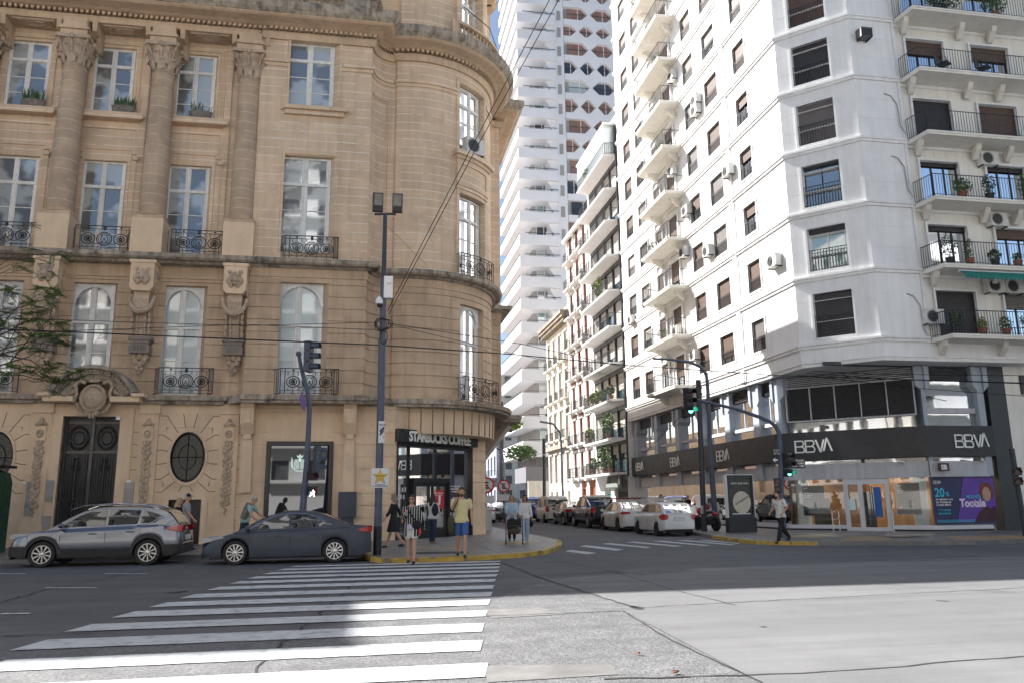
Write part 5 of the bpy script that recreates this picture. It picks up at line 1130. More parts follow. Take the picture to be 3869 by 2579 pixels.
for i in range(6, len(Z)-1):
    z = Z[i]; mb = MB(); mb.box(X2, X3, TY-.05, TY+.6, z-.95, z-.05); mb.build('floor_band', TW_, tow)
    zt = Z[i+1]-.95; zm = (z-.05+zt)/2; odd = i % 2
    for a in range(6):
        x = X2+(.0 if odd else 0)+a*(2.35 if odd else 3.5)+(.0 if odd else .6)
        if x > X3-2: break
        w = 1.5 if odd else 2.45
        mb = MB(); mb.box(x, x+w, TY+.45, TY+.55, z-.05, zt); o = mb.build('window', MATS[('curtain_glass' if (i+a) % 4 == 0 else 'tower_dark_pane') if (i//2) % 3 == 2 else 'tower_shutter'], tow)
        mb = MB(); mb.box(x, x+w, TY+.02, TY+.06, zm-.12, zm-.05); mb.build('rail', RAIL, o)
        mb = MB(); mb.box(x+w*.6, x+w*.6+.09, TY+.4, TY+.45, z-.05, zt); mb.build('window_frame', TW_, o)
        nx = x+w; g = (2.35 if odd else 3.5)-w
        mb = MB(); mb.prism([(nx-.55, z-.05), (nx+g+.55, z-.05), (nx+g*.5+.12, zm), (nx+g+.55, zt), (nx-.55, zt), (nx+g*.5-.12, zm)], TY-.04, TY+.5, 'y'); mb.build('hourglass_pier', TW_, tow)
mb = MB(); mb.box(X0-.2, X0+7, TY-1.2, TY+6, 3.6, 5.4); mb.build('podium_slab', mat('grey_soffit', (.2, .2, .22), .8, .05), tow)
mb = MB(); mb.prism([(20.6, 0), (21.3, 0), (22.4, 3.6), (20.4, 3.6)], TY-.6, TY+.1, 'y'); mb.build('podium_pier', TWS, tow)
# podium yard wall, street end
yw = thing('garden_wall', 'cream and yellow boundary wall under the tower podium', 'wall'); mb = MB(); mb.box(17.5, 24, 88, 88.3, 0, 1.5); mb.build('lower_band', mat('ochre_render', (.50, .36, .2), .85, .06), yw); mb = MB(); mb.box(17.5, 24, 88.02, 88.3, 1.5, 3.7); mb.build('upper_band', CRS, yw)
far = thing('blue_grey_building', 'blue grey building with arched windows and a long iron balcony at the street end', 'building')
BG = mat('blue_grey_stucco', (.30, .32, .38), .8, .08, 1); CF_ = lambda u, n, z: (17.0-n, u, z)
mb = MB(); rc = []
for z in (.4, 5.0, 9.2): rc += [(u-.6, u+.6, z, z+2.6, None) for u in range(109, 150, 3)]
relief(mb, CF_, 107.4, 150, 0, 15, rc, back=.4); mb.build('wall', BG, far)
mb = MB(); mb.box(17.4, 18.0, 107.5, 150, 0, 15.0); mb.build('dark_rooms', MATS['dull_window'], far)
mb = MB()
for u in range(109, 150, 3):
    for z in (5.0, 9.2): mb.lathe([(.55, 0), (.75, 0)], 8, (0, 0, 0), 0, PI, f=lambda x, y, zz, u=u, z=z: (16.95, u+x, z+2.4+y))
mb.build('arch_mouldings', CRS, far)
for z in (4.6,): balcony(CF_, 107.5, 150, z, .9, far, .1, th=.2, rail_h=1.0, dz=.3, m=BG)
mb = MB(); mbox(mb, CF_, 107.4, 150, 0, .5, 14.6, 15.1); mb.build('cornice', BG, far)
e2 = thing('distant_building', 'pale building closing the far end of the side street', 'building')
mb = MB(); rc = []
F4 = lambda u, n, z: (u, 165-n, z)
for z in range(2, 27, 3): rc += [(u, u+1.4, z, z+1.7, None) for u in range(-2, 34, 3)]
relief(mb, F4, -4, 34, 0, 28, rc, back=.4); mb.build('wall', CRS, e2); mb = MB(); mb.box(-3.9, 33.9, 165.4, 166, 0, 27.9); mb.build('dark_rooms', MATS['dull_window'], e2)
# unseen blocks behind and left of the palace, added and sized to cast shadows
n1 = thing('rear_shade_block', 'unseen stone block added behind the palace to shade the side street', 'building')
mb = MB(); rc = []
F5 = lambda u, n, z: (6.2+n, u, z)
for z in range(2, 20, 3): rc += [(u, u+1.2, z, z+1.9, None) for u in range(60, 148, 4)]
relief(mb, F5, 56.1, 66, 0, 21.5, [r for r in rc if r[1] < 65], back=.4); relief(mb, F5, 44.1, 56.1, 0, 19.2, [(r[0]-13, r[1]-13, r[2], r[3], None) for r in rc if 58 < r[0] < 68 and r[3] < 18], back=.4); mb.build('wall', STONE, n1); mb = MB(); mb.box(-22, 5.8, 56.1, 66, 0, 21.4); mb.box(-22, 5.8, 44.1, 56, 0, 19.1); mb.box(-22, 5.8, 66.1, 150, 0, 8); mb.build('volume', STONE, n1)
n2 = thing('neighbour_shade_block', 'unseen taller stone block added left of the palace for its shadow', 'building')
mb = MB(); rc = []
F6 = lambda u, n, z: (u, 31.3-n, z)
for z in range(1, 26, 3): rc += [(u, u+1.2, z, z+2.0, None) for u in range(-60, -27, 3)]
relief(mb, F6, -62, -25.2, 0, 29.0, rc, back=.4); mb.build('wall', STONE, n2); mb = MB(); mb.box(-62, -25.2, 31.7, 50, 0, 28.9); mb.build('volume', STONE, n2); mb = MB(); mb.box(-25.2, -22.1, 31.2, 44, 0, 22.7); mb.build('shadow_wing', STONE, n2)  # lower wing added to fill the gap in the cast shadow
# buildings across the avenue behind the camera: seen in the window reflections
rb = random.Random(2)
opp = [(-62, -34, 34, 'pale apartment slab across the avenue, far left', (.74, .72, .68)), (-33.6, -10, 24, 'cream building across the avenue from the palace', (.66, .62, .55)), (-9.6, 12, 38, 'white apartment block straight across the avenue', (.78, .77, .75)), (30, 58, 30, 'grey building across the avenue from the bank', (.62, .62, .63)), (12.4, 18, 21, 'narrow brown building across the avenue', (.5, .42, .35))]
for x0, x1, h, lab, c in opp:
    t = thing('facing_building', lab, 'building'); m_ = mat('facing_wall_%d' % h, c, .8, .08, .6)
    F7 = lambda u, n, z: (u, -9+n, z); mb = MB(); rc = []; z = 3.5
    while z < h-2.5: rc += [(u, u+1.5, z, z+1.7, None) for u in [x0+1.2+3.1*k for k in range(int((x1-x0-2)/3.1))]]; z += 3.0
    relief(mb, F7, x0, x1, 0, h, rc, back=.3); mb.build('wall', m_, t)
    mb = MB(); mb.box(x0+.02, x1-.02, -22, -9.32, 0, h-.01); mb.build('dark_rooms', MATS['dull_window'], t)
    mb = MB(); z = 3.4
    while z < h-2.5: mb.box(x0+.5, x1-.5, -8.98, -8.2, z-.2, z-.02); z += 3.0
    mb.build('balcony_slabs', WT, t)
# ================================================================ vehicles (local x = length, front at +x; y = width; wheels on z = 0)
TYRE = mat('tyre_rubber', (.018, .018, .019), .8, .15, 20); RIMD = mat('rim_dark', (.02, .02, .022), .4, .05); RIMS = mat('rim_alloy', (.62, .62, .63), .28, .04, metal=.85); PLAS = mat('black_plastic', (.022, .022, .024), .55, .1, 9)
CARG = pane_mat('car_glass', (.012, .014, .018), .05, .01, .0015); CHR = mat('chrome', (.8, .8, .82), .12, 0, metal=1)
LAMPR = mat('red_lamp', (.42, .01, .015), .15, .1, 5, coat=1); LAMPW = mat('clear_lamp', (.5, .52, .55), .12, .1, 8, coat=1); PLATE = mat('plate_white', (.6, .6, .6), .5, .05)
def paint(n, c, metal=.55, rough=.3): return mat(n, c, rough, 0, 2, metal=metal, coat=1.)
def lin(L, x):
    if x <= L[0][0]: return L[0][1]
    for a, b in zip(L, L[1:]):
        if x <= b[0]: t = (x-a[0])/(b[0]-a[0]); return a[1]+(b[1]-a[1])*t
    return L[-1][1]
def smooth_line(L, x, h=.06): return (lin(L, x-h)+lin(L, x)*2+lin(L, x+h))/4 if L[0][0]+h < x < L[-1][0]-h else lin(L, x)
def wheel(parent, x, y, r, side, spokes=10, rim=.66, dark=False):
    mb = MB(); wd = .2; f = lambda a, b, c: (x+a, y+side*c, r+b)
    mb.lathe([(r*rim, -wd), (r*.93, -wd), (r, -wd*.8), (r, -.03), (r*.94, .0), (r*rim, .0), (r*rim, -.02), (r*rim*.97, -.1)], 28, f=f); t = mb.build('wheel', TYRE, parent, 'auto')
    mb = MB(); mb.lathe([(r*rim, -.012), (r*rim*.98, -.1), (0.01, -.1)], 24, f=f); mb.build('rim_back', RIMD, t)
    mb = MB(); mb.lathe([(r*rim, -.012), (r*rim, .004), (r*rim*.93, .004), (r*rim*.92, -.03)], 28, f=f)
    mb.lathe([(r*.14, -.05), (r*.14, -.0), (0.005, .006)], 12, f=f)
    for k in range(spokes):
        a = 2*PI*k/spokes+.2; w1, w2 = (.035, .06) if spokes < 8 else (.02, .036)
        for s in ((0,) if spokes < 12 else (-.09, .09)):
            c, d = math.cos(a+s), math.sin(a+s); p = Vector((c, d)); q = Vector((-d, c)); P = [p*r*.1+q*w1*.5, p*r*rim*.94+q*w2*.5, p*r*rim*.94-q*w2*.5, p*r*.1-q*w1*.5]
            mb.prism([tuple(v) for v in P], -.05, -.012, 'z', f=f)
    mb.build('rim', RIMD if dark else RIMS, t, 'auto')
    return t
def car(name, label, cat, loc, rz, P, pm, group=None, spokes=10, dark_rim=False, clad=False, detail=True):
    t = thing(name, label, cat, group, loc, rz); L, Wd, Hh = P['L'], P['W']/2, P['H']; r = P['r']; ra = r*1.13; cx = L/2; AX = (P['xr'], P['xf']); sill = P.get('sill', .24)
    wf = P.get('wf', [(0, .80), (.12, .9), (.45, .975), (1.2, 1.), (L-1.3, 1.), (L-.55, .96), (L-.2, .86), (L, .66)])
    X = {0, L}; k = 0
    x = 0
    while x < L: X.add(round(x, 3)); x += .12
    X |= {.04, L-.04, L-.1}
    for c in AX:
        X = {x for x in X if not (c-ra-.03 < x < c+ra+.03)}
        X |= {c-ra-.002, c+ra+.002}|{c-ra*math.cos(PI*i/16) for i in range(17)}
    X = sorted(X)
    def bot(x):
        for c in AX:
            if abs(x-c) <= ra+1e-6: return max(sill, r+math.sqrt(max(0, ra*ra-(x-c)**2)))
        e = min(x, L-x); return sill+max(0, .3-e)*P.get('ov', .25)
    rows = [0, .12, .35, .6, .82, .95, 1.]; wy = [.955, .985, 1., .995, .985, .955, .9]
    vs = []; fs = []; n = len(rows)+1
    for x in X:
        b, s = bot(x), smooth_line(P['top'], x); w = Wd*smooth_line(wf, x, .04)
        s = max(s, b+.05)
        ring_ = [(w*wy[j], b+(s-.03-b)*rows[j]) for j in range(len(rows))]+[(0, s)]
        for sd in (1, -1): vs += [(x-cx, sd*y, z) for y, z in ring_]
    for i in range(len(X)-1):
        for sd in range(2):
            for j in range(n-1):
                a = i*2*n+sd*n+j; fs.append((a, a+1, a+2*n+1, a+2*n))
    for i in (0, len(X)-1):
        o = i*2*n; fs.append(tuple(range(o, o+n))+tuple(range(o+2*n-2, o+n-1, -1)))
    mb = MB(); mb.add(vs, fs); mb.build('body', pm, t, 'auto')
    # underside and wheel wells
    mb = MB(); mb.box(-cx+.25, cx-.25, -Wd*.8, Wd*.8, sill-.05, sill+.25)
    for c in AX: mb.lathe([(ra*1.0, -Wd*.93), (ra*1.0, Wd*.93)], 20, (0, 0, 0), 0, PI, f=lambda a, b, z, c=c: (c-cx+a, z, r+b)); mb.box(c-cx-ra, c-cx+ra, -Wd*.5, Wd*.5, .2, r+ra*.9)
    mb.build('underbody', PLAS, t)
    # greenhouse
    rf = P['roof']; gx0, gx1 = rf[0][0], rf[-1][0]; wb_, wr_ = Wd*.9, Wd*P.get('wr', .7)
    GX = sorted({gx0, gx1}|{p[0] for p in rf}|{gx0+(gx1-gx0)*i/26 for i in range(27)})
    belt = lambda x: smooth_line(P['top'], x)-.06
    rz_ = lambda x: smooth_line(rf, x, .09)
    H0_ = belt((gx0+gx1)/2)
    def gy(x, z, o=0): tt = max(0, (z-H0_)/(Hh-H0_)); return (wb_+(wr_-wb_)*tt**1.15)*min(1, smooth_line(wf, x)+.03)+o
    vs = []; fs = []; n = 7
    for x in GX:
        b, q = belt(x), max(rz_(x), belt(x)+.01); zz = [b, b+(q-b)*.5, b+(q-b)*.86, b+(q-b)*.96]
        sec = [(gy(x, z), z) for z in zz]; e = sec[-1][0]; sec += [(e-.07, q), (e*.5, q+.018), (0, q+.024)]
        for sd in (1, -1): vs += [(x-cx, sd*y, z) for y, z in sec]
    for i in range(len(GX)-1):
        for sd in range(2):
            for j in range(n-1): a = i*2*n+sd*n+j; fs.append((a, a+1, a+2*n+1, a+2*n))
    for i in (0, len(GX)-1): o = i*2*n; fs.append(tuple(range(o, o+n))+tuple(range(o+2*n-1, o+n-1, -1)))
    mb = MB(); mb.add(vs, fs); mb.build('cabin', pm, t, 'auto')
    for poly in P['side']:
        for sd in (1, -1):
            mb = MB(); cxp = sum(p[0] for p in poly)/len(poly); czp = sum(p[1] for p in poly)/len(poly); N = len(poly); v = [(cxp-cx, sd*gy(cxp, czp, .006), czp)]
            dens = []
            for a, b in zip(poly, poly[1:]+poly[:1]): dens += [(a[0]+(b[0]-a[0])*q/4, a[1]+(b[1]-a[1])*q/4) for q in range(4)]
            v += [(p[0]-cx, sd*gy(p[0], p[1], .008), p[1]) for p in dens]; M_ = len(dens); mb.add(v, [(0, 1+i, 1+(i+1) % M_) for i in range(M_)]); mb.build('side_window', CARG, t, True)
    for nm, (xa, xb) in (('windscreen', P['wind']), ('rear_window', P['rear'])):
        mb = MB(); M_ = 8; vs = []; fs = []
        for i in range(M_+1):
            x = xa+(xb-xa)*i/M_; q = max(rz_(x), belt(x)+.01); e = gy(x, q)-.09
            for j in range(7): f_ = -1+2*j/6; vs.append((x-cx+(.006 if nm == 'windscreen' else -.006), e*f_, q+.03-.016*f_*f_))
        for i in range(M_):
            for j in range(6): a = i*7+j; fs.append((a, a+1, a+8, a+7))
        mb.add(vs, fs); mb.build(nm, CARG, t, True)
    for c, s in ((AX[0], 1), (AX[0], -1), (AX[1], 1), (AX[1], -1)): wheel(t, c-cx, s*(Wd-.02), r, s, spokes, .7, dark_rim)
    W = lambda x: Wd*smooth_line(wf, x, .04)
    # lamps, plates, mirrors, handles
    hz, tz_ = P['hz'], P['tz']
    for s in (1, -1):
        xs = [L-.62, L-.4, L-.22, L-.1]
        mb = MB(); v = []; 
        for i, x in enumerate(xs): w = W(x)+.006; hh = P.get('hh', .13)*(.35+.22*i); v += [(x-cx, s*w, hz+.05-.012*i), (x-cx, s*w*.97, hz+.05-hh-.012*i)]
        v += [(L+.006-cx, s*W(L), hz+.0), (L+.006-cx, s*W(L), hz-.1), (L+.008-cx, s*W(L)*.62, hz-.02), (L+.008-cx, s*W(L)*.62, hz-.1)]
        mb.add(v, [(2*i, 2*i+1, 2*i+3, 2*i+2) for i in range(5)]); mb.build('headlight', LAMPW, t)
        mb = MB(); th = P.get('th', .14); v = []
        for x, k in ((.38, .3), (.25, .75), (.12, 1), (.03, 1)): w = W(x)+.008; v += [(x-cx, s*w, tz_+th*.5*k), (x-cx, s*w, tz_-th*.5*k)]
        v += [(-.008-cx, s*W(0)*1.0, tz_+th*.5), (-.008-cx, s*W(0)*1.0, tz_-th*.5), (-.01-cx, s*W(0)*P.get('tin', .62), tz_+th*.35), (-.01-cx, s*W(0)*P.get('tin', .62), tz_-th*.3)]
        mb.add(v, [(2*i, 2*i+1, 2*i+3, 2*i+2) for i in range(5)]); mb.build('tail_light', LAMPR, t)
        mx = P['wind'][1]-.32 if P['wind'][1] > P['wind'][0] else P['wind'][0]-.32
        mb = MB(); mb.ball((mx-cx, s*(Wd+.08), belt(mx)+.13), (.07, .11, .075), 10); mb.box(mx-cx-.03, mx-cx+.03, *sorted((s*Wd*.86, s*(Wd+.03))), belt(mx)+.04, belt(mx)+.09); mb.build('wing_mirror', pm, t, 'auto')
        if detail:
            for hx in P.get('hand', []): mb = MB(); mb.tube([(hx-cx-.1, s*(Wd*1.0), belt(hx)-.13), (hx-cx, s*(Wd*1.0+.03), belt(hx)-.125), (hx-cx+.1, s*(Wd*1.0), belt(hx)-.13)], .014, 5); mb.build('door_handle', pm, t)
            mb = MB()
            for dx in P.get('doors', []):
                mb.tube([(dx-cx, s*(Wd*.9+.012), belt(dx)+.03), (dx-cx, s*(Wd+.0), belt(dx)-.15), (dx-cx, s*(Wd+.002), (sill+belt(dx))/2), (dx-cx, s*(Wd*.965+.002), sill+.04)], .005, 4)
            if mb.v: mb.build('door_gap', PLAS, t)
    mb = MB(); mb.box(-cx-.03, -cx+.02, -.22, .22, P.get('pz', .75)-.07, P.get('pz', .75)+.07); mb.build('number_plate', PLATE, t)
    mb = MB(); mb.box(L-cx-.03, L-cx+.012, -Wd*.5, Wd*.5, .38, .58); mb.box(L-cx-.05, L-cx+.01, -Wd*.6, Wd*.6, .2, .32); mb.build('grille', PLAS, t)
    if clad:
        mb = MB()
        for s in (1, -1):
            for c in AX:
                v = []; N = 16
                for i in range(N+1): a = PI*i/N; ww = W(c-ra*math.cos(a)*1.1)*.985; v += [(c-cx-ra*math.cos(a)*.99, s*(ww+.02), r+ra*math.sin(a)*.99), (c-cx-(ra+.09)*math.cos(a), s*(ww+.022), r+(ra+.09)*math.sin(a))]
                mb.add(v, [(2*i, 2*i+1, 2*i+3, 2*i+2) for i in range(N)])
                for e in (-1, 1):
                    x0 = c-cx+e*ra*.99; x1 = c-cx+e*(ra+.09); mb.quad((x0, s*(Wd*.975+.022), r+.01), (x1, s*(Wd*.975+.022), r+.01), (x1, s*(Wd*.96+.02), sill), (x0, s*(Wd*.96+.02), sill))
            xa, xb = AX[0]+ra+.08, AX[1]-ra-.08; mb.add([(xa-cx, s*(Wd*.955+.02), sill-.02), (xb-cx, s*(Wd*.955+.02), sill-.02), (xb-cx, s*(Wd*.995+.016), sill+.2), (xa-cx, s*(Wd*.995+.016), sill+.2)], [(0, 1, 2, 3)])
            for xs in ([x for x in X if x < AX[0]-ra], [x for x in X if x > AX[1]+ra]):
                v = []
                for x in xs: v += [(x-cx, s*(W(x)*.985+.014), bot(x)-.01), (x-cx, s*(W(x)+.012), sill+.28)]
                mb.add(v, [(2*i, 2*i+1, 2*i+3, 2*i+2) for i in range(len(xs)-1)])
        mb.box(-cx-.02, -cx+.05, -W(0), W(0), sill+.02, sill+.28); mb.box(cx-.05, cx+.015, -W(L), W(L), sill+.02, sill+.28); mb.build('black_cladding', PLAS, t)
    return t
TAOS = dict(L=4.46, W=1.84, H=1.6, r=.345, xr=.86, xf=3.54, sill=.27, top=[(0, .62), (.02, .93), (.1, 1.05), (.6, 1.12), (1.5, 1.09), (3.2, 1.02), (3.7, .99), (4.1, .92), (4.32, .8), (4.42, .68), (4.46, .5)],
            roof=[(.1, 1.05), (.32, 1.36), (.52, 1.5), (1.0, 1.58), (1.8, 1.605), (2.3, 1.57), (2.65, 1.47), (3.0, 1.28), (3.45, .98)], wr=.74, wind=(2.72, 3.4), rear=(.14, .44), hz=.86, tz=.98, th=.17, pz=.72, hand=[1.35, 2.3], doors=[1.1, 1.98, 3.12],
            side=[[(2.02, 1.08), (2.02, 1.49), (2.4, 1.47), (2.7, 1.35), (3.08, 1.1), (3.0, 1.06)], [(1.95, 1.09), (1.95, 1.5), (1.45, 1.5), (1.14, 1.48), (1.2, 1.12)], [(1.12, 1.13), (1.06, 1.47), (.82, 1.43), (.55, 1.32), (.72, 1.15)]])
cs = onY(232, 1290, 22.7)[0]
SUVX = 1
suv = car('parked_suv', 'silver grey SUV with roof rails waiting in front of the palace door', 'SUV', (onY(219, 1290, 22.9)[0], 23.55, 0), PI, TAOS, paint('silver_paint', (.165, .18, .215), .8, .22), None, 10, False, True)
mb = MB()
for s in (1, -1): mb = MB(); mb.tube([(-1.55, s*.66, 1.52), (-1.2, s*.66, 1.62), (-.4, s*.655, 1.665), (.4, s*.66, 1.63), (.72, s*.67, 1.52)], .017, 5); mb.build('roof_rail', CHR, suv)
mb = MB()
for s in (1, -1): mb.tube([(1.0, s*.845, 1.0), (0, s*.84, 1.04), (-1.0, s*.835, 1.075), (-1.35, s*.82, 1.12), (-1.7, s*.8, 1.3)], .008, 4)
mb.build('window_trim', CHR, suv)
COR = dict(L=4.63, W=1.8, H=1.43, r=.33, xr=1.02, xf=3.7, sill=.2, top=[(0, .6), (.02, .86), (.08, .985), (.5, 1.02), (1.2, .99), (3.2, .92), (3.8, .86), (4.2, .75), (4.45, .62), (4.58, .5), (4.63, .4)],
           roof=[(.62, 1.0), (1.0, 1.18), (1.45, 1.36), (1.9, 1.425), (2.3, 1.43), (2.7, 1.36), (3.1, 1.2), (3.78, .86)], wr=.7, wind=(2.85, 3.7), rear=(.72, 1.4), hz=.72, tz=.9, th=.13, pz=.7, hand=[1.62, 2.55], doors=[1.35, 2.25, 3.28],
           side=[[(2.3, .97), (2.3, 1.345), (2.6, 1.31), (2.95, 1.18), (3.36, .98), (3.3, .95)], [(2.23, .975), (2.23, 1.345), (1.85, 1.34), (1.58, 1.27), (1.5, 1.0)], [(1.46, 1.01), (1.52, 1.24), (1.32, 1.15), (1.1, 1.03)]])
sed = car('parked_sedan', 'dark blue grey sedan standing by the street lamp left of the crosswalk', 'car', (onY(658, 1290, 21.95)[0], 22.75, 0), PI, COR, paint('blue_grey_paint', (.075, .115, .19), .7, .18), None, 11)
mb = MB()
for s in (1, -1): mb.tube([(1.05, s*.82, .94), (.75, s*.745, 1.15), (.35, s*.685, 1.315), (-.1, s*.66, 1.375), (-.5, s*.67, 1.355), (-.85, s*.72, 1.23), (-1.2, s*.79, 1.03)], .009, 4)
mb.build('window_trim', CHR, sed)
for (x, s) in ((-2.25, 1), (-2.25, -1)): mb = MB(); mb.box(-2.3, -2.2, *sorted((s*.5, s*.75)), .33, .37); mb.build('reflector', LAMPR, sed)
# the row parked along the bank kerb, seen from behind
suv.scale = (.95,)*3; sed.scale = (.935,)*3
G3 = 'vehicles parked along the side street kerb'
def small(**k): d = dict(COR); d.update(k); return d
CORSA = dict(L=4.15, W=1.62, H=1.4, r=.28, xr=.8, xf=3.24, sill=.22, top=[(0, .6), (.02, .8), (.06, .93), (.6, .98), (2.8, .92), (3.3, .9), (3.8, .8), (4.08, .62), (4.15, .45)],
             roof=[(.06, .92), (.3, 1.2), (.5, 1.36), (1.0, 1.41), (1.9, 1.42), (2.3, 1.36), (2.6, 1.22), (3.2, .9)], wr=.78, wind=(2.35, 3.1), rear=(.08, .4), hz=.7, tz=.8, th=.24, tin=.8, pz=.72, hand=[2.0], doors=[1.75, 2.9],
             side=[[(1.82, .98), (1.82, 1.32), (2.2, 1.31), (2.75, .99)], [(1.76, .98), (1.76, 1.32), (1.05, 1.32), (.98, 1.0)], [(.9, 1.0), (.96, 1.31), (.5, 1.27), (.38, 1.02)]])
WHT = paint('white_paint', (.62, .62, .61), 0, .35)
PK = lambda Y: (12.55, Y, .0)
wag = car('parked_wagon', 'old white station wagon with a roof rack parked nearest the crosswalk', 'car', (12.95, 34.5, 0), PI/2, CORSA, WHT, G3, 7, True)
SED2 = small(W=1.7, H=1.46, top=[(0, .6), (.02, .9), (.08, 1.05), (.5, 1.08), (1.2, 1.0), (3.2, .92), (3.8, .86), (4.2, .75), (4.45, .62), (4.63, .4)], L=4.3, xf=3.4, xr=.9, roof=[(.45, 1.05), (.85, 1.25), (1.3, 1.42), (1.8, 1.46), (2.2, 1.44), (2.6, 1.34), (2.9, 1.2), (3.45, .88)], wind=(2.7, 3.35), rear=(.55, 1.2),
             wf=[(0, .80), (.12, .9), (.45, .975), (1.2, 1.), (3.0, 1.), (3.75, .96), (4.1, .86), (4.3, .66)], side=[[(2.1, .99), (2.1, 1.36), (2.4, 1.33), (2.7, 1.2), (3.0, .99)], [(2.03, .99), (2.03, 1.37), (1.6, 1.35), (1.3, 1.22), (1.3, 1.02)]], doors=[1.2, 2.07, 2.95], hand=[1.5, 2.4])
s2 = car('parked_sedan', 'white sedan with ladders on its roof parked between the wagon and black pickup', 'car', (12.98, 39.9, 0), PI/2, SED2, WHT, G3, 7, True)
def ladder(p, rz, label, m, L=3.6):
    t = thing('ladder', label, 'ladder', 'ladders tied on car roofs', p, rz); mb = MB()
    for y in (-.2, .2): mb.box(-L/2, L/2, y-.02, y+.02, 0, .07)
    mb.build('side_rails', m, t); mb = MB()
    for k in range(int(L/.3)): mb.box(-L/2+.15+.3*k, -L/2+.19+.3*k, -.18, .18, .02, .05)
    mb.build('rungs', m, t)
REDL = mat('red_brown_ladder', (.22, .05, .04), .6); ladder((12.8, 39.4, 1.56), PI/2, 'red brown ladder on the roof of the white sedan', REDL, 3.8); ladder((13.3, 38.6, 1.58), PI/2, 'pale aluminium ladder on the roof of the white sedan', mat('aluminium', (.5, .5, .5), .4, metal=.6), 3.4)
ladder((13.2, 34.8, 1.52), PI/2, 'white ladder on the roof rack of the old station wagon', WHT, 3.0)
mb = MB()
for x in (-.9, .2): mb.tube([(x-.2, -.62, 1.38), (x-.2, -.6, 1.5), (x-.2, .6, 1.5), (x-.2, .62, 1.38)], .018, 5)
for y in (-.58, .58): mb.tube([(-1.3, y, 1.5), (.4, y, 1.5)], .018, 5); mb.tube([(-1.3, y, 1.6), (.4, y, 1.6)], .015, 5)
mb.build('roof_rack', WHT, wag)
PICK = dict(L=5.2, W=1.84, H=1.8, r=.38, xr=1.1, xf=4.25, sill=.42, ov=.3, top=[(0, .7), (.01, 1.14), (.1, 1.18), (2.3, 1.18), (3.5, 1.14), (4.3, 1.1), (4.9, 1.02), (5.12, .85), (5.2, .6)],
            roof=[(1.7, 1.16), (1.84, 1.65), (2.0, 1.76), (2.6, 1.8), (3.1, 1.76), (3.4, 1.6), (4.0, 1.12)], wr=.76, wind=(3.2, 3.9), rear=(1.72, 1.84), hz=1.0, tz=1.0, th=.34, tin=.86, pz=.6, hand=[2.3, 3.1], doors=[1.85, 2.75, 3.65],
            side=[[(2.8, 1.2), (2.8, 1.66), (3.15, 1.63), (3.6, 1.2)], [(2.72, 1.2), (2.72, 1.67), (2.05, 1.66), (1.98, 1.22)]], wf=[(0, .93), (.1, .97), (.5, 1.), (4.2, 1.), (4.8, .94), (5.1, .84), (5.2, .7)])
BLKP = paint('black_paint', (.012, .013, .018), .3, .25)
pk = car('pickup_truck', 'black pickup truck parked behind the white sedan with ladders', 'pickup', (12.95, 45.3, 0), PI/2, PICK, BLKP, G3, 7)
def bed(t, m, bar=True):
    mb = MB(); mb.box(-2.5, -.95, -.74, .74, 1.13, 1.19); mb.build('cargo_bed', PLAS, t)
    if bar: mb = MB(); mb.tube([(-.95, -.8, 1.18), (-.85, -.72, 1.7), (-.85, .72, 1.7), (-.95, .8, 1.18)], .035, 6); mb.tube([(-1.9, -.8, 1.19), (-.85, -.72, 1.6)], .03, 6); mb.tube([(-1.9, .8, 1.19), (-.85, .72, 1.6)], .03, 6); mb.build('roll_bar', CHR, t)
bed(pk, BLKP)
s3 = car('parked_sedan', 'dark grey sedan parked between the black pickup and the white van', 'car', (12.95, 51.1, 0), PI/2, SED2, paint('charcoal_paint', (.03, .033, .04), .5, .25), G3, 7)
VAN = dict(L=4.3, W=1.74, H=1.84, r=.3, xr=.75, xf=3.35, sill=.24, top=[(0, .7), (.01, 1.05), (.1, 1.1), (2.8, 1.06), (3.3, 1.04), (3.9, .92), (4.2, .7), (4.3, .45)], roof=[(.0, 1.08), (.05, 1.5), (.14, 1.76), (.5, 1.83), (2.2, 1.84), (2.6, 1.7), (3.3, 1.02)],
           wr=.86, wind=(2.55, 3.2), rear=(.02, .1), hz=.85, tz=.95, th=.4, tin=.9, pz=.62, hand=[2.0], doors=[1.7, 2.85], side=[[(2.0, 1.1), (2.0, 1.62), (2.5, 1.6), (2.95, 1.1)], [(.35, 1.14), (.35, 1.62), (1.0, 1.62), (1.0, 1.14)]])
vn = car('parked_van', 'small white van parked between the dark sedan and the blue pickup', 'van', (12.95, 56.8, 0), PI/2, VAN, WHT, G3, 7, True)
mb = MB()
for y in (-.42, .42): mb.box(-2.19, -2.16, y-.3, y+.3, 1.12, 1.6)
mb.build('rear_door_window', CARG, vn)
pb = car('pickup_truck', 'bright blue pickup truck at the far end of the parked row', 'pickup', (12.9, 62.8, 0), PI/2, PICK, paint('blue_paint', (.01, .06, .38), .4, .22), G3, 7); bed(pb, None)
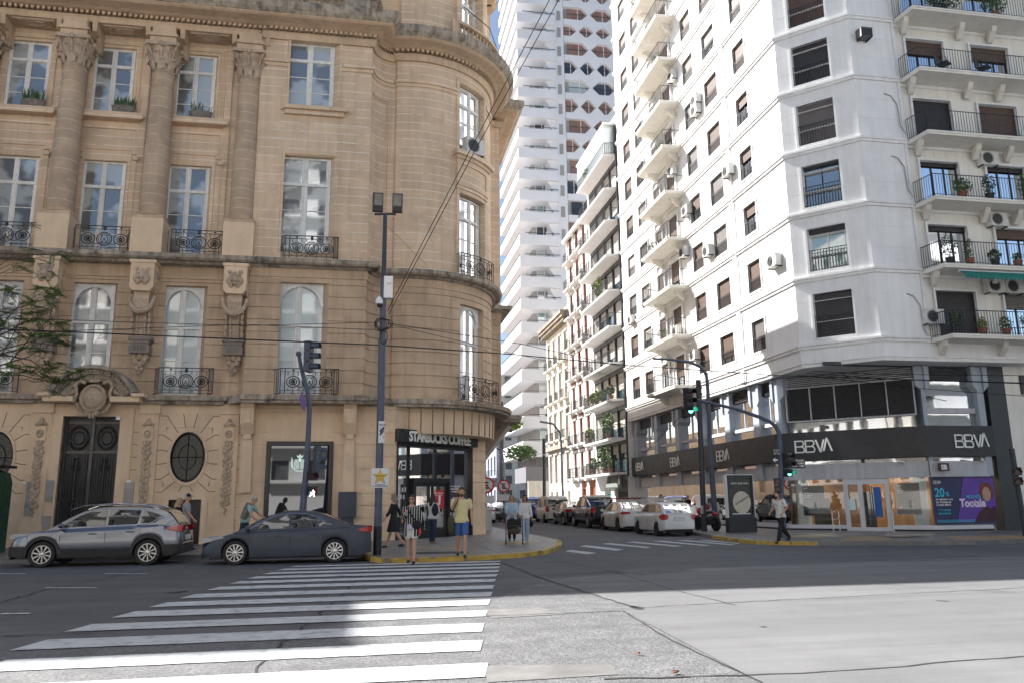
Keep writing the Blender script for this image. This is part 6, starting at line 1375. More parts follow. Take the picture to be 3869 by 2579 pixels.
# waste container beyond, and traffic in the side street
wc = thing('waste_container', 'grey dome-topped waste container behind the blue pickup', 'waste container', None, (12.0, 69.5, 0)); GC = mat('container_grey', (.17, .18, .18), .5, .1, 3)
mb = MB(); mb.prism([(-.8, .3), (-.85, 1.3), (-.7, 1.65), (-.35, 1.8), (.35, 1.8), (.7, 1.65), (.85, 1.3), (.8, .3)], -1.7, 1.7, 'y'); mb.build('tank', GC, wc); mb = MB()
for y in (-1.4, -.5, .4, 1.3): mb.box(-.88, .88, y-.04, y+.04, .4, 1.25)
mb.build('ribs', GC, wc); mb = MB(); mb.box(-.7, .7, -1.6, 1.6, 0, .3); mb.build('base', PLAS, wc)
car('parked_car', 'dark car half hidden behind the old woman with the walker', 'car', (9.55, 62, 0), PI/2, SED2, BLKP, G3, 7)
sv = car('silver_sedan', 'silver sedan facing away in the side street beside the black pickup tail', 'car', (8.0, 58, 0), PI/2, SED2, paint('silver2_paint', (.5, .5, .5), .5, .3), None, 7)
p2_ = car('pickup_truck', 'black pickup showing its tail beside the coffee shop corner', 'pickup', (6.55, 51.5, 0), PI/2, PICK, BLKP, None, 7); bed(p2_, None)
# motorcycles
def moto(p, rz, label, tank, box=False):
    t = thing('motorcycle', label, 'motorcycle', None, p, rz)
    for x in (-.62, .68):
        mb = MB(); mb.lathe([(.2, -.06), (.28, -.07), (.31, -.04), (.31, .04), (.28, .07), (.2, .06)], 20, f=lambda a, b, c, x=x: (x+a, c, .31+b)); mb.lathe([(.2, -.03), (.03, -.03), (.03, .03), (.2, .03)], 10, f=lambda a, b, c, x=x: (x+a, c, .31+b)); mb.build('wheel', TYRE, t)
    mb = MB(); mb.tube([(.68, 0, .31), (.5, 0, .8), (.42, 0, 1.0)], .035, 6); mb.tube([(-.62, 0, .31), (-.1, 0, .45), (.2, 0, .4)], .04, 6); mb.box(-.2, .25, -.14, .14, .25, .58); mb.tube([(.1, .12, .3), (-.3, .16, .28), (-.75, .18, .4)], .04, 6); mb.build('frame', PLAS, t)
    mb = MB(); mb.ball((.15, 0, .78), (.28, .15, .14), 12); mb.ball((.5, 0, .86), (.14, .14, .16), 10); mb.ball((-.6, 0, .74), (.22, .1, .08), 8); mb.ball((.7, 0, .64), (.2, .07, .05), 8); mb.build('fairing', tank, t, True)
    mb = MB(); mb.ball((-.25, 0, .82), (.34, .14, .07), 10); mb.build('seat', PLAS, t, True)
    mb = MB(); mb.tube([(.3, -.34, 1.02), (.42, -.1, 1.0), (.42, .1, 1.0), (.3, .34, 1.02)], .018, 6)
    for s in (-1, 1): mb.tube([(.4, s*.22, 1.0), (.42, s*.3, 1.16)], .008, 4); mb.ball((.42, s*.31, 1.19), (.02, .07, .045), 8)
    mb.build('handlebar', PLAS, t)
    if box: mb = MB(); mb.box(-.85, -.5, -.2, .2, .88, 1.18); mb.build('top_box', PLAS, t)
moto((15.2, 34.8, .12), PI*.58, 'red motorcycle parked on the pavement behind the twin poles', paint('red_paint', (.5, .01, .015), 0, .3)); moto((9.6, 48.2, 0), PI/2, 'dark scooter with a top box standing in the side street', BLKP, True)
# ================================================================ street furniture
PBL = mat('pole_blue_grey', (.075, .09, .13), .55, .12, 6); PDK = mat('pole_dark', (.03, .035, .045), .5, .12, 6); SGB = mat('signal_blue', (.05, .065, .10), .45, .1); SGK = mat('signal_black', (.02, .022, .026), .5)
REDOFF = mat('red_lens_off', (.1, .006, .006), .2); AMBOFF = mat('amber_lens_off', (.1, .03, .005), .2); GRNOFF = mat('green_lens_off', (.01, .05, .03), .2); GRNON = mat('green_lens_lit', (.1, .9, .6), .3, 0, emit=(.1, 1, .6), es=5); WMAN = mat('walking_man_lit', (1, 1, 1), .4, 0, emit=(.9, 1, 1), es=3)
def signal(parent, p, d, m, n=3, lit=None, s=1.):
    """signal head: p centre, d = azimuth the lenses face"""
    c, q = math.cos(d), math.sin(d); F = lambda a, b, z: (p[0]+c*a-q*b, p[1]+q*a+c*b, p[2]+z)
    mb = MB(f=F); H_ = .3*s
    for k in range(n):
        z = (n/2-.5-k)*H_; mb.box(-.1*s, .08*s, -.14*s, .14*s, z-H_*.47, z+H_*.47)
        N = 12; v = []
        for i in range(N+1): a = R(-20+220*i/N); v += [(.08*s, .115*s*math.cos(a), z+.115*s*math.sin(a)), (.33*s, .11*s*math.cos(a), z-.02+.11*s*math.sin(a))]
        mb.add(v, [(2*i, 2*i+1, 2*i+3, 2*i+2) for i in range(N)])
    o = mb.build('signal_head', m, parent)
    for k in range(n):
        z = (n/2-.5-k)*H_; mb = MB(f=F); mb.add([(.085*s, .105*s*math.cos(2*PI*i/14), z+.105*s*math.sin(2*PI*i/14)) for i in range(14)], [tuple(range(14))])
        mb.build('lens', lit if (lit and k == n-1) else (REDOFF, AMBOFF, GRNOFF)[min(k, 2)], o)
    return o
# left traffic light
PY_ = 24.95
b = onY(700, 1185, PY_); tl = thing('traffic_light', 'bent pole traffic light behind the dark blue grey sedan', 'traffic light', None, (0, 0, 0))
pp = [(onY(x, y, PY_)[0], PY_, onY(x, y, PY_)[1]) for x, y in ((705, 1060), (711, 940), (708, 905), (700, 875), (692, 845), (686, 812))]
mb = MB(); bx = pp[0][0]-.1; mb.tube([(bx, PY_, .12), (bx+.02, PY_, 1.0)]+[pp[0]], [.12, .11, .085], 10); mb.tube(pp, [.085, .075, .07, .065, .06, .055], 8); mb.ball(pp[-1], .09, 8); mb.build('pole', PBL, tl, 'auto')
q = onY(712, 820, PY_); signal(tl, (q[0]-.02, PY_-.12, q[1]), R(-22), SGB, 3, s=1.08); mb = MB(); mb.tube([pp[-2], (q[0]-.1, PY_-.1, q[1]-.35)], .03, 5); mb.build('bracket', PBL, tl)
q = onY(729, 1052, PY_); signal(tl, (q[0], PY_, q[1]), R(20), SGB, 3, s=.85)
for k, vy in enumerate((1092, 1126)):
    q = onY(722, vy, PY_); o = signal(tl, (q[0]-.05, PY_-.1, q[1]), R(-68), SGK, 1, lit=None, s=.95)
    if k:
        mb = MB(); x, z = onY(717, 1129, PY_-.25); y = PY_-.24
        mb.ball((x, y, z+.09), (.025, .01, .028), 8); mb.prism([(x-.03, z-.02), (x+.035, z-.02), (x+.03, z+.06), (x-.02, z+.06)], y-.01, y, 'y')
        for a in ([(x+.02, z), (x+.06, z-.12)], [(x-.02, z), (x-.03, z-.06), (x-.07, z-.12)], [(x+.02, z+.05), (x+.07, z-.01)], [(x-.01, z+.05), (x-.055, z+.0)]): mb.tube([(p_[0], y, p_[1]) for p_ in a], .014, 4)
        mb.build('walking_man', WMAN, o)
q = onY(697, 922, PY_); mb = MB(); mb.prism([(q[0]-.14, q[1]+.02), (q[0]-.05, q[1]+.34), (q[0]+.1, q[1]-.05), (q[0]+.06, q[1]-.34)], PY_-.16, PY_-.14, 'y'); mb.build('purple_tag', mat('purple_tag', (.12, .07, .22), .5, .4, 9), tl)
# street lamp with two flood heads
LX, LY = onY(866, 1283, 22.9)[0], 22.9
zt = onY(885, 492, LY)[1]; xt = onY(885, 492, LY)[0]
lm = thing('street_lamp', 'grey blue lamp post with two square flood lamps beside the crosswalk', 'street lamp', None, (0, 0, 0))
LPX = lambda z: LX+(xt-LX)*z/zt
mb = MB(); mb.tube([(LPX(0), LY, .1), (LPX(.9), LY, .9)], .115, 12); mb.build('pole_foot', SGK, lm, 'auto')
mb = MB(); mb.tube([(LPX(z), LY, z) for z in (.9, 3, 6.1)], .105, 12); mb.tube([(LPX(z), LY, z) for z in (6.1, 6.2)], [.12, .12], 12); mb.tube([(LPX(z), LY, z) for z in (6.15, 8.0)], .09, 12); mb.build('pole', PBL, lm, 'auto')
mb = MB(); mb.tube([(LPX(z), LY, z) for z in (7.9, zt)], [.075, .06], 10); mb.tube([(xt-.32, LY, zt-.02), (xt+.32, LY, zt+.02)], .04, 6); mb.build('upper_pole', PDK, lm, 'auto')
for vx, vy in ((868, 468), (913, 470)):
    x, z = onY(vx, vy, LY); s = -1 if vx < 880 else 1; F = lambda a, b, c: (x+a*1.0+b*.2*s, LY-.1+b-.25*c, z+c)
    mb = MB(f=F); mb.box(-.15, .15, -.04, .06, -.27, .27); o = mb.build('flood_lamp', SGK, lm); mb = MB(f=F); mb.box(-.12, .12, -.055, -.041, -.1, .23); mb.build('lamp_lens', mat('lamp_lens_grey', (.16, .16, .14), .3, .2, 20), o)
    mb = MB(f=F); mb.box(-.13, .13, -.05, -.041, -.25, -.14); mb.build('driver_cover', PLAS, o)
x, z = onY(891, 662, LY); mb = MB(); mb.box(x-.12, x+.14, LY-.15, LY+.1, z-.33, z+.33); mb.box(x-.04, x+.08, LY-.2, LY-.15, z+.1, z+.25); mb.build('control_box', TRIM, lm)
x, z = onY(871, 697, LY); mb = MB(); mb.ball((x, LY-.12, z+.04), (.1, .1, .1), 10); mb.lathe([(.11, -.05), (.11, .06), (.05, .16)], 12, (x, LY-.12, z)); o = mb.build('dome_camera', TRIM, lm, True); mb = MB(); mb.ball((x, LY-.12, z-.09), (.07, .07, .07), 10); mb.build('camera_dome', PLAS, o, True)
x, z = onY(882, 748, LY); mb = MB()
for k in range(4): ring(mb, x+.04*k-.1, .12+.02*k, z+.02*(k % 2), .18+.02*k, .2-.02*k, .012, 14, lambda u, n, zz: (u, LY-n, zz))
ring(mb, x, .12, z-.35, .1, .22, .012, 12, lambda u, n, zz: (u, LY-n, zz)); mb.build('cable_coil', SGK, lm)
def flat(name, l, t, r, b, Y, m, parent, th=.012): x0, x1, z0, z1 = wb(l, t, r, b, Y); mb = MB(); mb.box(x0, x1, Y-th, Y, z0, z1); return mb.build(name, m, parent), (x0, x1, z0, z1)
SW_ = mat('sign_white', (.62, .63, .64), .5, .06, 3); NAVY = mat('navy_print', (.02, .03, .08), .5)
o, (x0, x1, z0, z1) = flat('police_sign', 869, 966, 883, 1016, LY-.12, SW_, lm)
t = text_mb('POLICIA', .075, lambda x, y, z: (x0+.02+x*.68, LY-.14-z, z1-.13+y), .003, .002); t2 = text_mb('DE LA CIUDAD', .035, lambda x, y, z: (x0+.02+x*.75, LY-.14-z, z1-.2+y), .003); t.add(t2.v, t2.f)
t.prism([(x0+.03, z0+.35), (x0+.15, z0+.46), (x0+.17, z0+.4), (x0+.06, z0+.28)], LY-.145, LY-.137, 'y'); t.prism([(x0+.03, z0+.25), (x0+.15, z0+.36), (x0+.16, z0+.32), (x0+.05, z0+.2)], LY-.145, LY-.137, 'y'); t.box(x0+.12, x0+.18, LY-.145, LY-.137, z0+.16, z0+.18); t.build('sign_print', NAVY, o)
o, (x0, x1, z0, z1) = flat('memorial_sign', 853, 1074, 893, 1119, LY-.13, SW_, lm)
xc, zc = (x0+x1)/2, z0+(z1-z0)*.56; r = (x1-x0)*.44
star = [(xc+(r if k % 2 == 0 else r*.42)*math.sin(PI*k/5), zc+(r if k % 2 == 0 else r*.42)*math.cos(PI*k/5)) for k in range(10)]
mb = MB(); mb.prism([(xc+(a-xc)*1.1, zc+(c-zc)*1.1) for a, c in star], LY-.146, LY-.143, 'y'); mb.build('star_outline', NAVY, o); mb = MB(); mb.prism(star, LY-.15, LY-.1465, 'y'); mb.build('yellow_star', mat('star_yellow', (.72, .45, .04), .5), o)
t = text_mb('NORMA', .07, lambda x, y, z: (xc+x*.9, LY-.155-z, zc+.0+y), .002, 0, 1, 0, 'CENTER'); t2 = text_mb('27 AÑOS', .04, lambda x, y, z: (xc+x, LY-.155-z, zc-.07+y), .002, 0, 1, 0, 'CENTER'); t.add(t2.v, t2.f); t2 = text_mb('EN MEMORIA DE\nUNA VÍCTIMA DE TRÁNSITO', .04, lambda x, y, z: (xc+x*.85, LY-.148-z, z0+.07+y), .002, .001, 1, 0, 'CENTER'); t.add(t2.v, t2.f); t.build('sign_print', NAVY, o)
# right mast with arm
MX, MY = 15.2, 27.5
ml = thing('traffic_light', 'tall traffic light mast with a long arm over the side street', 'traffic light'); g_ = lambda x, y: (onY(x, y, MY)[0], MY, onY(x, y, MY)[1])
mb = MB(); P0 = g_(1797, 1200); mb.tube([(P0[0], MY, .12), (P0[0], MY, 1.4)], .14, 10); mb.tube([(P0[0], MY, 1.35), g_(1794, 1070), g_(1791, 1010)], [.11, .1, .09], 10)
mb.tube([g_(1791, 1012), g_(1789, 992), g_(1782, 978), g_(1768, 967), g_(1745, 957), g_(1690, 938), g_(1583, 913)], [.09, .085, .08, .075, .07, .06, .045], 8); mb.build('pole', PBL, ml, 'auto')
q = g_(1582, 921); signal(ml, (q[0]-.05, MY-.1, q[2]), R(-72), SGK, 3, GRNON, 1.1); q = g_(1804, 1066); signal(ml, (q[0], MY-.12, q[2]), R(-72), SGK, 3, GRNON, 1.0)
q = g_(1786, 1113); signal(ml, (q[0], MY, q[2]), R(-120), SGK, 2, None, .9)
o, (x0, x1, z0, z1) = flat('direction_sign', 1772, 1045, 1787, 1065, MY-.15, SGK, ml); mb = MB(); zc = (z0+z1)/2; mb.prism([(x0+.04, zc), (x0+.16, zc+.1), (x0+.12, zc+.025), (x1-.03, zc+.025), (x1-.03, zc-.025), (x0+.12, zc-.025), (x0+.16, zc-.1)], MY-.18, MY-.165, 'y'); mb.build('arrow', LW, o)
o, (x0, x1, z0, z1) = flat('street_sign', 1775, 1028, 1790, 1047, MY-.15, SGK, ml); t = text_mb('Av. General\nLas Heras\n2300 - 2200', .07, lambda x, y, z: (x0+.02+x*.75, MY-.17-z, z1-.09+y), .002); t.build('sign_letters', LW, o)
o, (x0, x1, z0, z1) = flat('street_sign', 1813, 1051, 1849, 1074, MY-.15, SGK, ml); t = text_mb('Avenida\nCallao\n1500 - 1400', .105, lambda x, y, z: (x1-.04+x, MY-.17-z, z1-.11+y), .002, .002, 1, 0, 'RIGHT'); t.build('sign_letters', LW, o)
# twin poles
u1 = thing('utility_pole', 'thick dark utility pole behind the old white wagon', 'pole'); mb = MB(); yy = 34.2; A_ = onY(1618, 1222, yy); B_ = onY(1604, 872, yy); mb.tube([(A_[0], yy, .12), (A_[0]+(B_[0]-A_[0])*.0, yy, A_[1]+.3), (B_[0], yy, B_[1])], [.14, .13, .12], 10)
for k in (.3, .6): mb.tube([(B_[0], yy, B_[1]-k), (B_[0], yy, B_[1]-k-.1)], .15, 10)
mb.build('pole', PDK, u1, 'auto')
mb = MB(); x, z = onY(1612, 1165, yy-.15); mb.box(x-.06, x+.06, yy-.16, yy-.14, z-.25, z+.1); mb.build('sticker', mat('torn_sticker', (.4, .42, .42), .7, .5, 30), u1)
u2 = thing('street_lamp', 'curved blue lamp post leaning over the side street beside the ad kiosk', 'street lamp'); yy = 35.3; g2 = lambda x, y: (onY(x, y, yy)[0], yy, onY(x, y, yy)[1])
mb = MB(); b0_ = g2(1645, 1216); mb.tube([(b0_[0], yy, .12), g2(1632, 1050)], [.14, .12], 10); mb.tube([g2(1632, 1050), g2(1629, 960), g2(1625, 880), g2(1622, 858), g2(1610, 842), g2(1585, 831), g2(1540, 825), g2(1500, 823)], [.11, .1, .09, .085, .08, .07, .06, .05], 8); mb.build('pole', PBL, u2, 'auto')
mb = MB(); a_ = g2(1503, 822); mb.ball((a_[0]-.35, yy, a_[1]), (.5, .15, .08), 8); mb.build('lamp_head', PLAS, u2, True)
# ad kiosk
kx, ky = 15.65, 32.3; ks = thing('advertising_kiosk', 'black street advertising panel with a wine bottle poster', 'advertising panel', None, (kx, ky, .12), R(10)); KW = .66
mb = MB(); mb.box(-KW-.03, KW+.03, -.14, .14, 0, .62); mb.build('base', SGK, ks); mb = MB(); 
for q in ((-KW, KW, 2.3, 2.4), (-KW, KW, .62, .72), (-KW, -KW+.09, .72, 2.3), (KW-.09, KW, .72, 2.3)): mb.box(q[0], q[1], -.1, .1, q[2], q[3])
mb.build('frame', PDK, ks)
mb = MB()
for q in ((-KW-.03, KW+.03, 2.4, 2.43), (-KW-.03, -KW, .62, 2.4), (KW, KW+.03, .62, 2.4)): mb.box(q[0], q[1], -.11, .11, q[2], q[3])
mb.build('edge_trim', TRIM, ks)
mb = MB(); mb.box(-KW+.09, KW-.09, -.06, .06, .72, 2.3); o = mb.build('poster', mat('poster_olive', (.025, .03, .02), .3, .5, 4), ks)
mb = MB(); F = lambda a, b, c: (a, -.065-c, b); mb.ball((0.06, 1.25, 0), (.46, .48, .006), 20, f=F); mb.build('poster_label', mat('label_cream', (.62, .56, .44), .5, .1), o)
t = text_mb('NIETO SENETINER', .1, lambda x, y, z: (x, -.07-z, 2.02+y), .002, .001, 1.1, 0, 'CENTER'); t2 = text_mb('NIETO SENETINER', .09, lambda x, y, z: (.06+x*.9, -.085-z, 1.3+y+x*.45), .002, .001, 1, 0, 'CENTER')
t.build('poster_lettering', LW, o); t2.build('label_lettering', NAVY, o)
mb = MB(); mb.box(-.45, .45, -.07, -.062, .76, .8); mb.build('poster_strip', LW, o)
# distant lamps, poles and signs
def curved(name, label, pts, Y, r): t = thing(name, label, 'street lamp'); mb = MB(); P = [(onY(x, y, Y)[0], Y, onY(x, y, Y)[1]) for x, y in pts]; P[0] = (P[0][0], Y, .1); mb.tube(P, r, 6); mb.build('pole', PBL, t); mb = MB(); e = P[-1]; mb.ball((e[0]-.2, Y, e[1]-.03), (.5, .15, .08), 8); mb.build('lamp_head', TRIM, t)
curved('street_lamp', 'thin curved lamp post standing in front of the cream stone house', [(1293, 1150), (1290, 1030), (1286, 992), (1270, 972), (1240, 967)], 66, .09)
curved('street_lamp', 'pale curved lamp post by the no parking sign past the coffee shop', [(1158, 1150), (1157, 1060), (1153, 1035), (1140, 1027)], 72, .08)
t = thing('utility_pole', 'dark wooden utility pole carrying crossing wires in the side street', 'pole'); mb = MB(); a_ = onY(1250, 1150, 70); b_ = onY(1249, 1006, 70); mb.tube([(a_[0], 70, .1), (b_[0], 70, b_[1])], .16, 7); mb.build('pole', PDK, t)
def rsign(label, vx, vy, Y, r, ptop=None):
    x, z = onY(vx, vy, Y); t = thing('no_parking_sign', label, 'road sign'); mb = MB(); mb.tube([(x, Y+.03, .1), (x, Y+.03, z+r+.1)], .035, 6); mb.build('post', PBL, t)
    mb = MB(); mb.lathe([(r, 0), (r, .02), (0, .02)], 20, f=lambda a, b, c: (x+a, Y-c, z+b)); o = mb.build('sign_disc', mat('sign_red', (.5, .02, .02), .5), t); mb = MB(); mb.lathe([(r*.78, 0), (r*.78, .03), (0, .03)], 20, f=lambda a, b, c: (x+a, Y-c, z+b)); mb.build('sign_face', SW_, o)
    e = text_mb('E', r*1.1, lambda a, b, c: (x-.3*r+a, Y-.035-c, z-.38*r+b), .01, .02); e.build('sign_letter', SGK, o); mb = MB(); mb.prism([(x-r*.65, z+r*.55), (x-r*.55, z+r*.65), (x+r*.65, z-r*.55), (x+r*.55, z-r*.65)], Y-.05, Y-.04, 'y'); mb.build('sign_bar', MATS['sign_red'], o)
    mb = MB(); mb.box(x-r*.95, x+r*.95, Y-.03, Y, z-r*2.2, z-r*1.25); mb.build('text_plate', SW_, t)
rsign('round red no parking sign on a pole past the coffee shop corner', 1157, 1115, 52, .42); rsign('round red road sign partly hidden by the coffee shop pier', 1117, 1113, 41, .42)
rt = thing('traffic_light', 'dark signal pole at the far right edge of the bank pavement', 'traffic light'); yy = 25.2; gx = onY(2338, 1200, yy)[0]; mb = MB(); mb.tube([(gx+.25, yy, .1), (gx+.15, yy, 3.2)], .09, 8); mb.build('pole', PDK, rt)
q = onY(2330, 1080, yy); signal(rt, (q[0], yy-.1, q[1]-.02), R(-120), SGK, 1, None, 1); q = onY(2332, 1100, yy); o = signal(rt, (q[0], yy-.1, q[1]-.05), R(-120), SGK, 1, None, 1)
# green newsstand edge, low wall
t = thing('newsstand', 'dark green newsstand cut by the left edge of the view', 'newsstand'); mb = MB(); x1 = onY(9, 1170, 28)[0]; mb.prism([(x1-2.6, .12), (x1, .12), (x1, 2.3), (x1-.1, 2.6), (x1-.5, 2.75), (x1-2.6, 2.75)], 26.2, 28.4, 'y'); mb.build('cabin', mat('newsstand_green', (.012, .06, .035), .5, .1), t); mb = MB(); mb.box(x1-2.7, x1+.05, 26.0, 28.5, 2.75, 2.83); mb.build('roof', PLAS, t)
t = thing('low_wall', 'low pale concrete wall on the pavement beyond the coffee shop pier', 'wall'); mb = MB(); a_ = onZ(1118, 1222, .12); mb.box(4.95, 6.0, 39.5, 52, .12, 1.15); mb.build('wall_body', CONCP, t); mb = MB(); mb.box(4.9, 6.06, 39.45, 52.1, 1.15, 1.22); mb.build('coping', TRIM, t)
# cables
CBM = mat('cable_black', (.012, .012, .014), .6)
def cable(label, pts, r=.02, sag=0.):
    P = []
    for x, y, Y in pts: q = onY(x, y, Y); P.append(Vector((q[0], Y, q[1])))
    Q = []
    for a, b in zip(P, P[1:]):
        for i in range(9): t = i/8; v = a.lerp(b, t); v.z -= sag*4*t*(1-t); Q.append(tuple(v))
    mb = MB(); mb.tube(Q, r, 4); tag(mb.build('cable', CBM, None, loc=Q[0]), label, 'cable', None)
cable('thickest black cable crossing the whole view above the traffic lights', [(-60, 753, 22), (870, 792, 23.5), (1163, 812, 25), (1440, 838, 27), (1800, 862, 30.5), (2400, 880, 27)], .018)
cable('thin cable running left from the lamp post coil, upper of two', [(-60, 728, 22.5), (560, 748, 22.7), (878, 740, 22.8)], .009)
cable('thin cable running left from the lamp post coil, lower of two', [(-60, 768, 22.4), (560, 745, 22.6), (878, 758, 22.8)], .009)
cable('left of the two cables rising steeply past the corner tower', [(890, 715, 22.7), (1080, 345, 18), (1278, -30, 15)], .011); cable('right of the two cables rising steeply past the corner tower', [(893, 722, 22.7), (1100, 330, 18), (1300, -30, 15)], .011)
cable('cable from the lamp post coil to the utility pole, upper one', [(890, 742, 22.8), (1200, 790, 27), (1604, 880, 34)], .012); cable('cable from the lamp post coil across the cream house', [(890, 744, 22.8), (1150, 805, 27), (1440, 868, 45)], .009)
cable('slack cable from the arm signal down the bank facade', [(1583, 935, 27.5), (1500, 1020, 45), (1440, 1085, 53)], .02)
cable('thin cable between utility pole and bank corner', [(1604, 885, 34), (1700, 880, 33), (1800, 858, 33)], .014); cable('cable fanning right over the bank louvre, top one', [(1800, 848, 33), (2000, 858, 29), (2400, 862, 26)], .012)
cable('cable fanning right over the bank louvre, middle one', [(1800, 852, 33), (2050, 870, 29), (2400, 882, 26)], .012); cable('cable fanning right over the bank louvre, lowest one', [(1800, 856, 33), (2100, 890, 29), (2400, 912, 26)], .012)
cable('drooping cable strung over the far crossing by the tower podium', [(1165, 1058, 50), (1240, 1040, 70), (1345, 1075, 60)], .02)
cable('thin stray wire from lamp top down to the corner tower', [(890, 520, 22.9), (985, 615, 31.5)], .007)
# fallen leaves
for (vx, vy), lb in (((1466, 1505), 'curled brown fallen leaf pair in the middle of the sunlit road'), ((1549, 1549), 'small orange brown fallen leaf near the bottom of the road')):
    x, y = onZ(vx, vy); mb = MB(); rr = random.Random(vx)
    for k in range(3): mb.add([(x+rr.uniform(-.05, .05), y+rr.uniform(-.04, .04), .015+rr.uniform(0, .03)) for _ in range(5)], [(0, 1, 2), (0, 2, 3), (0, 3, 4)])
    tag(mb.build('fallen_leaf', mat('dry_leaf', (.25, .09, .03), .8, .4, 30), None, loc=(x, y, .01)), lb, 'leaf')
# ================================================================ tree at the left edge
tr = thing('street_tree', 'feathery street tree reaching in from the left edge', 'tree', None, (-13.6, 25.6, .12)); rr = random.Random(4)
mb = MB(); mb.tube([(0, 0, 0), (.05, 0, 2), (-.1, 0, 4), (.0, -.1, 6.5), (.3, 0, 9)], [.2, .17, .14, .1, .04], 9)
tips = []
def limb(a, b, r, k):
    a, b = Vector(a), Vector(b); m_ = (a+b)/2+Vector((rr.uniform(-.15, .15), rr.uniform(-.15, .15), rr.uniform(0, .2))); mb.tube([tuple(a), tuple(m_), tuple(b)], [r, r*.7, r*.35], 5)
    if k:
        for _ in range(4): d = (b-a)*rr.uniform(.3, .55); d.rotate(Matrix.Rotation(rr.uniform(-.9, .9), 3, 'Y')); d.rotate(Matrix.Rotation(rr.uniform(-.6, .6), 3, 'Z')); s = a.lerp(b, rr.uniform(.45, 1)); limb(s, s+d, r*.45, k-1)
    else: tips.append(b)
for vx, vy in ((60, 505), (120, 590)): x, z = onY(vx, vy, 25.4); limb((-.05, 0, 6.2), (x+13.6-1.1, -.2, z-.1), .03, 2)
n_low = len(tips)
for vx, vy in ((45, 770), (110, 820), (25, 735), (60, 800)): x, z = onY(vx, vy, 25.4); limb((-.05, 0, 4.4), (x+13.6-.5, -.2, z-.1), .05, 2)
for k in range(14): limb((0, 0, 6+k*.2), (-1.5+rr.uniform(-1.5, .4), rr.uniform(-2, 2), 7.5+rr.uniform(0, 3)), .05, 1)
mb.build('trunk', mat('bark', (.07, .055, .045), .9, .3, 8), tr)
mb = MB()
for i, t_ in enumerate(tips):
    up = i < n_low
    if up and rr.random() < .3: continue
    for f_ in range(5 if up else 9):
        d = Vector((rr.uniform(-1, 1), rr.uniform(-1, 1), rr.uniform(-.5, .2))).normalized()*rr.uniform(.22, .4); s = d.cross(Vector((0, 0, 1))).normalized()
        for j in range(9):
            p = t_+d*(j/9)
            for q in (-1, 1): e = p+s*q*.085+d*.13; mb.add([tuple(p), tuple(p*.5+e*.5+Vector((0, 0, .014))+d*.05), tuple(e), tuple(p*.5+e*.5-d*.04)], [(0, 1, 2, 3)])
mb.build('crown', LEAF, tr)
# ================================================================ planters on the palace sills
for k, (vx, vy) in enumerate(((76, 243), (284, 254), (461, 268))):
    x, z = onY(vx, vy, 31.75); t = thing('window_planter', ['long stone planter of dense snake plants on the leftmost palace sill', 'stone planter of snake plants on the middle palace sill', 'stone planter of thin sparse snake plants on the third palace sill'][k], 'planter', 'snake plant planters on the palace sills', (x, 31.72, 17.0))
    mb = MB(); mb.lathe([(.3, 0), (.36, .12), (.38, .27), (.4, .3), (.34, .3), (.3, .2)], 16, sx=1.2, sy=.45); mb.build('trough', POTS, t)
    mb = MB(); rr = random.Random(k+9)
    for j in range(46 if k < 2 else 22):
        a, b, h = rr.uniform(-.38, .38), rr.uniform(-.1, .1), rr.uniform(.3, .62); lx, ly = rr.uniform(-.13, .13), rr.uniform(-.1, .1); w_ = .022 if k < 2 else .012; mb.add([(a-w_, b, .25), (a+w_, b, .25), (a+lx*.5+w_, b+ly*.5, .25+h*.6), (a+lx, b+ly, .25+h), (a+lx*.5-w_, b+ly*.5, .25+h*.6)], [(0, 1, 2, 3, 4)])
    mb.build('sword_leaves', LEAFD, t)
# ================================================================ air conditioners
for lb, vx, vy in (('white air conditioner on the plain wall near the corner, low on the sunny facade', 1773, 600), ('air conditioner beside the drain pipe, high on the sunny facade', 1668, 393),
                   ('white air conditioner between window columns, fourth floor of the sunny facade', 1622, 577), ('small air conditioner under a street balcony, fourth floor', 1567, 580),
                   ('upper of two stacked air conditioners high on the sunny facade', 1594, 230), ('lower of two stacked air conditioners high on the sunny facade', 1594, 254),
                   ('air conditioner under the topmost visible street balcony', 1540, 176), ('air conditioner under the seventh floor street balcony', 1540, 394), ('air conditioner at the end of the fifth floor street balcony', 1573, 484),
                   ('air conditioner under the third floor street balcony', 1551, 760), ('air conditioner beside the lowest street balcony, near the pipe', 1591, 815), ('air conditioner left of the far window column, fourth floor', 1447, 735)):
    Y_, z_ = onX(vx, vy, 17.9); acunit((18.15, Y_, z_), -PI/2, lb)
acunit((*[(20.5+.0)+.55, 28.5], onY(1988, 86, 28.5)[1]), 0, 'dark window air conditioner on the shaded corner wall near the top', True, w=.55, h=.42, d=.4)
MATS['ac_dark'] = MATS.get('ac_dark')
for lb, vx, vy, k in (('white air conditioner under the fourth avenue balcony', 2272, 364, 0), ('white air conditioner under the third avenue balcony', 2294, 504, 0), ('white air conditioner on a bracket at the end of the lowest avenue balcony', 2146, 727, 0), ('left of two air conditioners under the green awning', 2288, 656, 0), ('right of two air conditioners under the green awning', 2330, 658, 0)):
    x, z_ = onY(vx, vy, 28.3 if k == 0 else 27.4); acunit((x, 28.55, z_), 0, lb, w=.85, h=.6)
x, z_ = onY(1067, 298, 32.2); c_ = PW(UT-.2, .05, 0); acunit((c_[0], c_[1], 17.0), R(28), 'white air conditioner on the window sill of the round corner tower', group=None, w=.95, h=.72, d=.35)
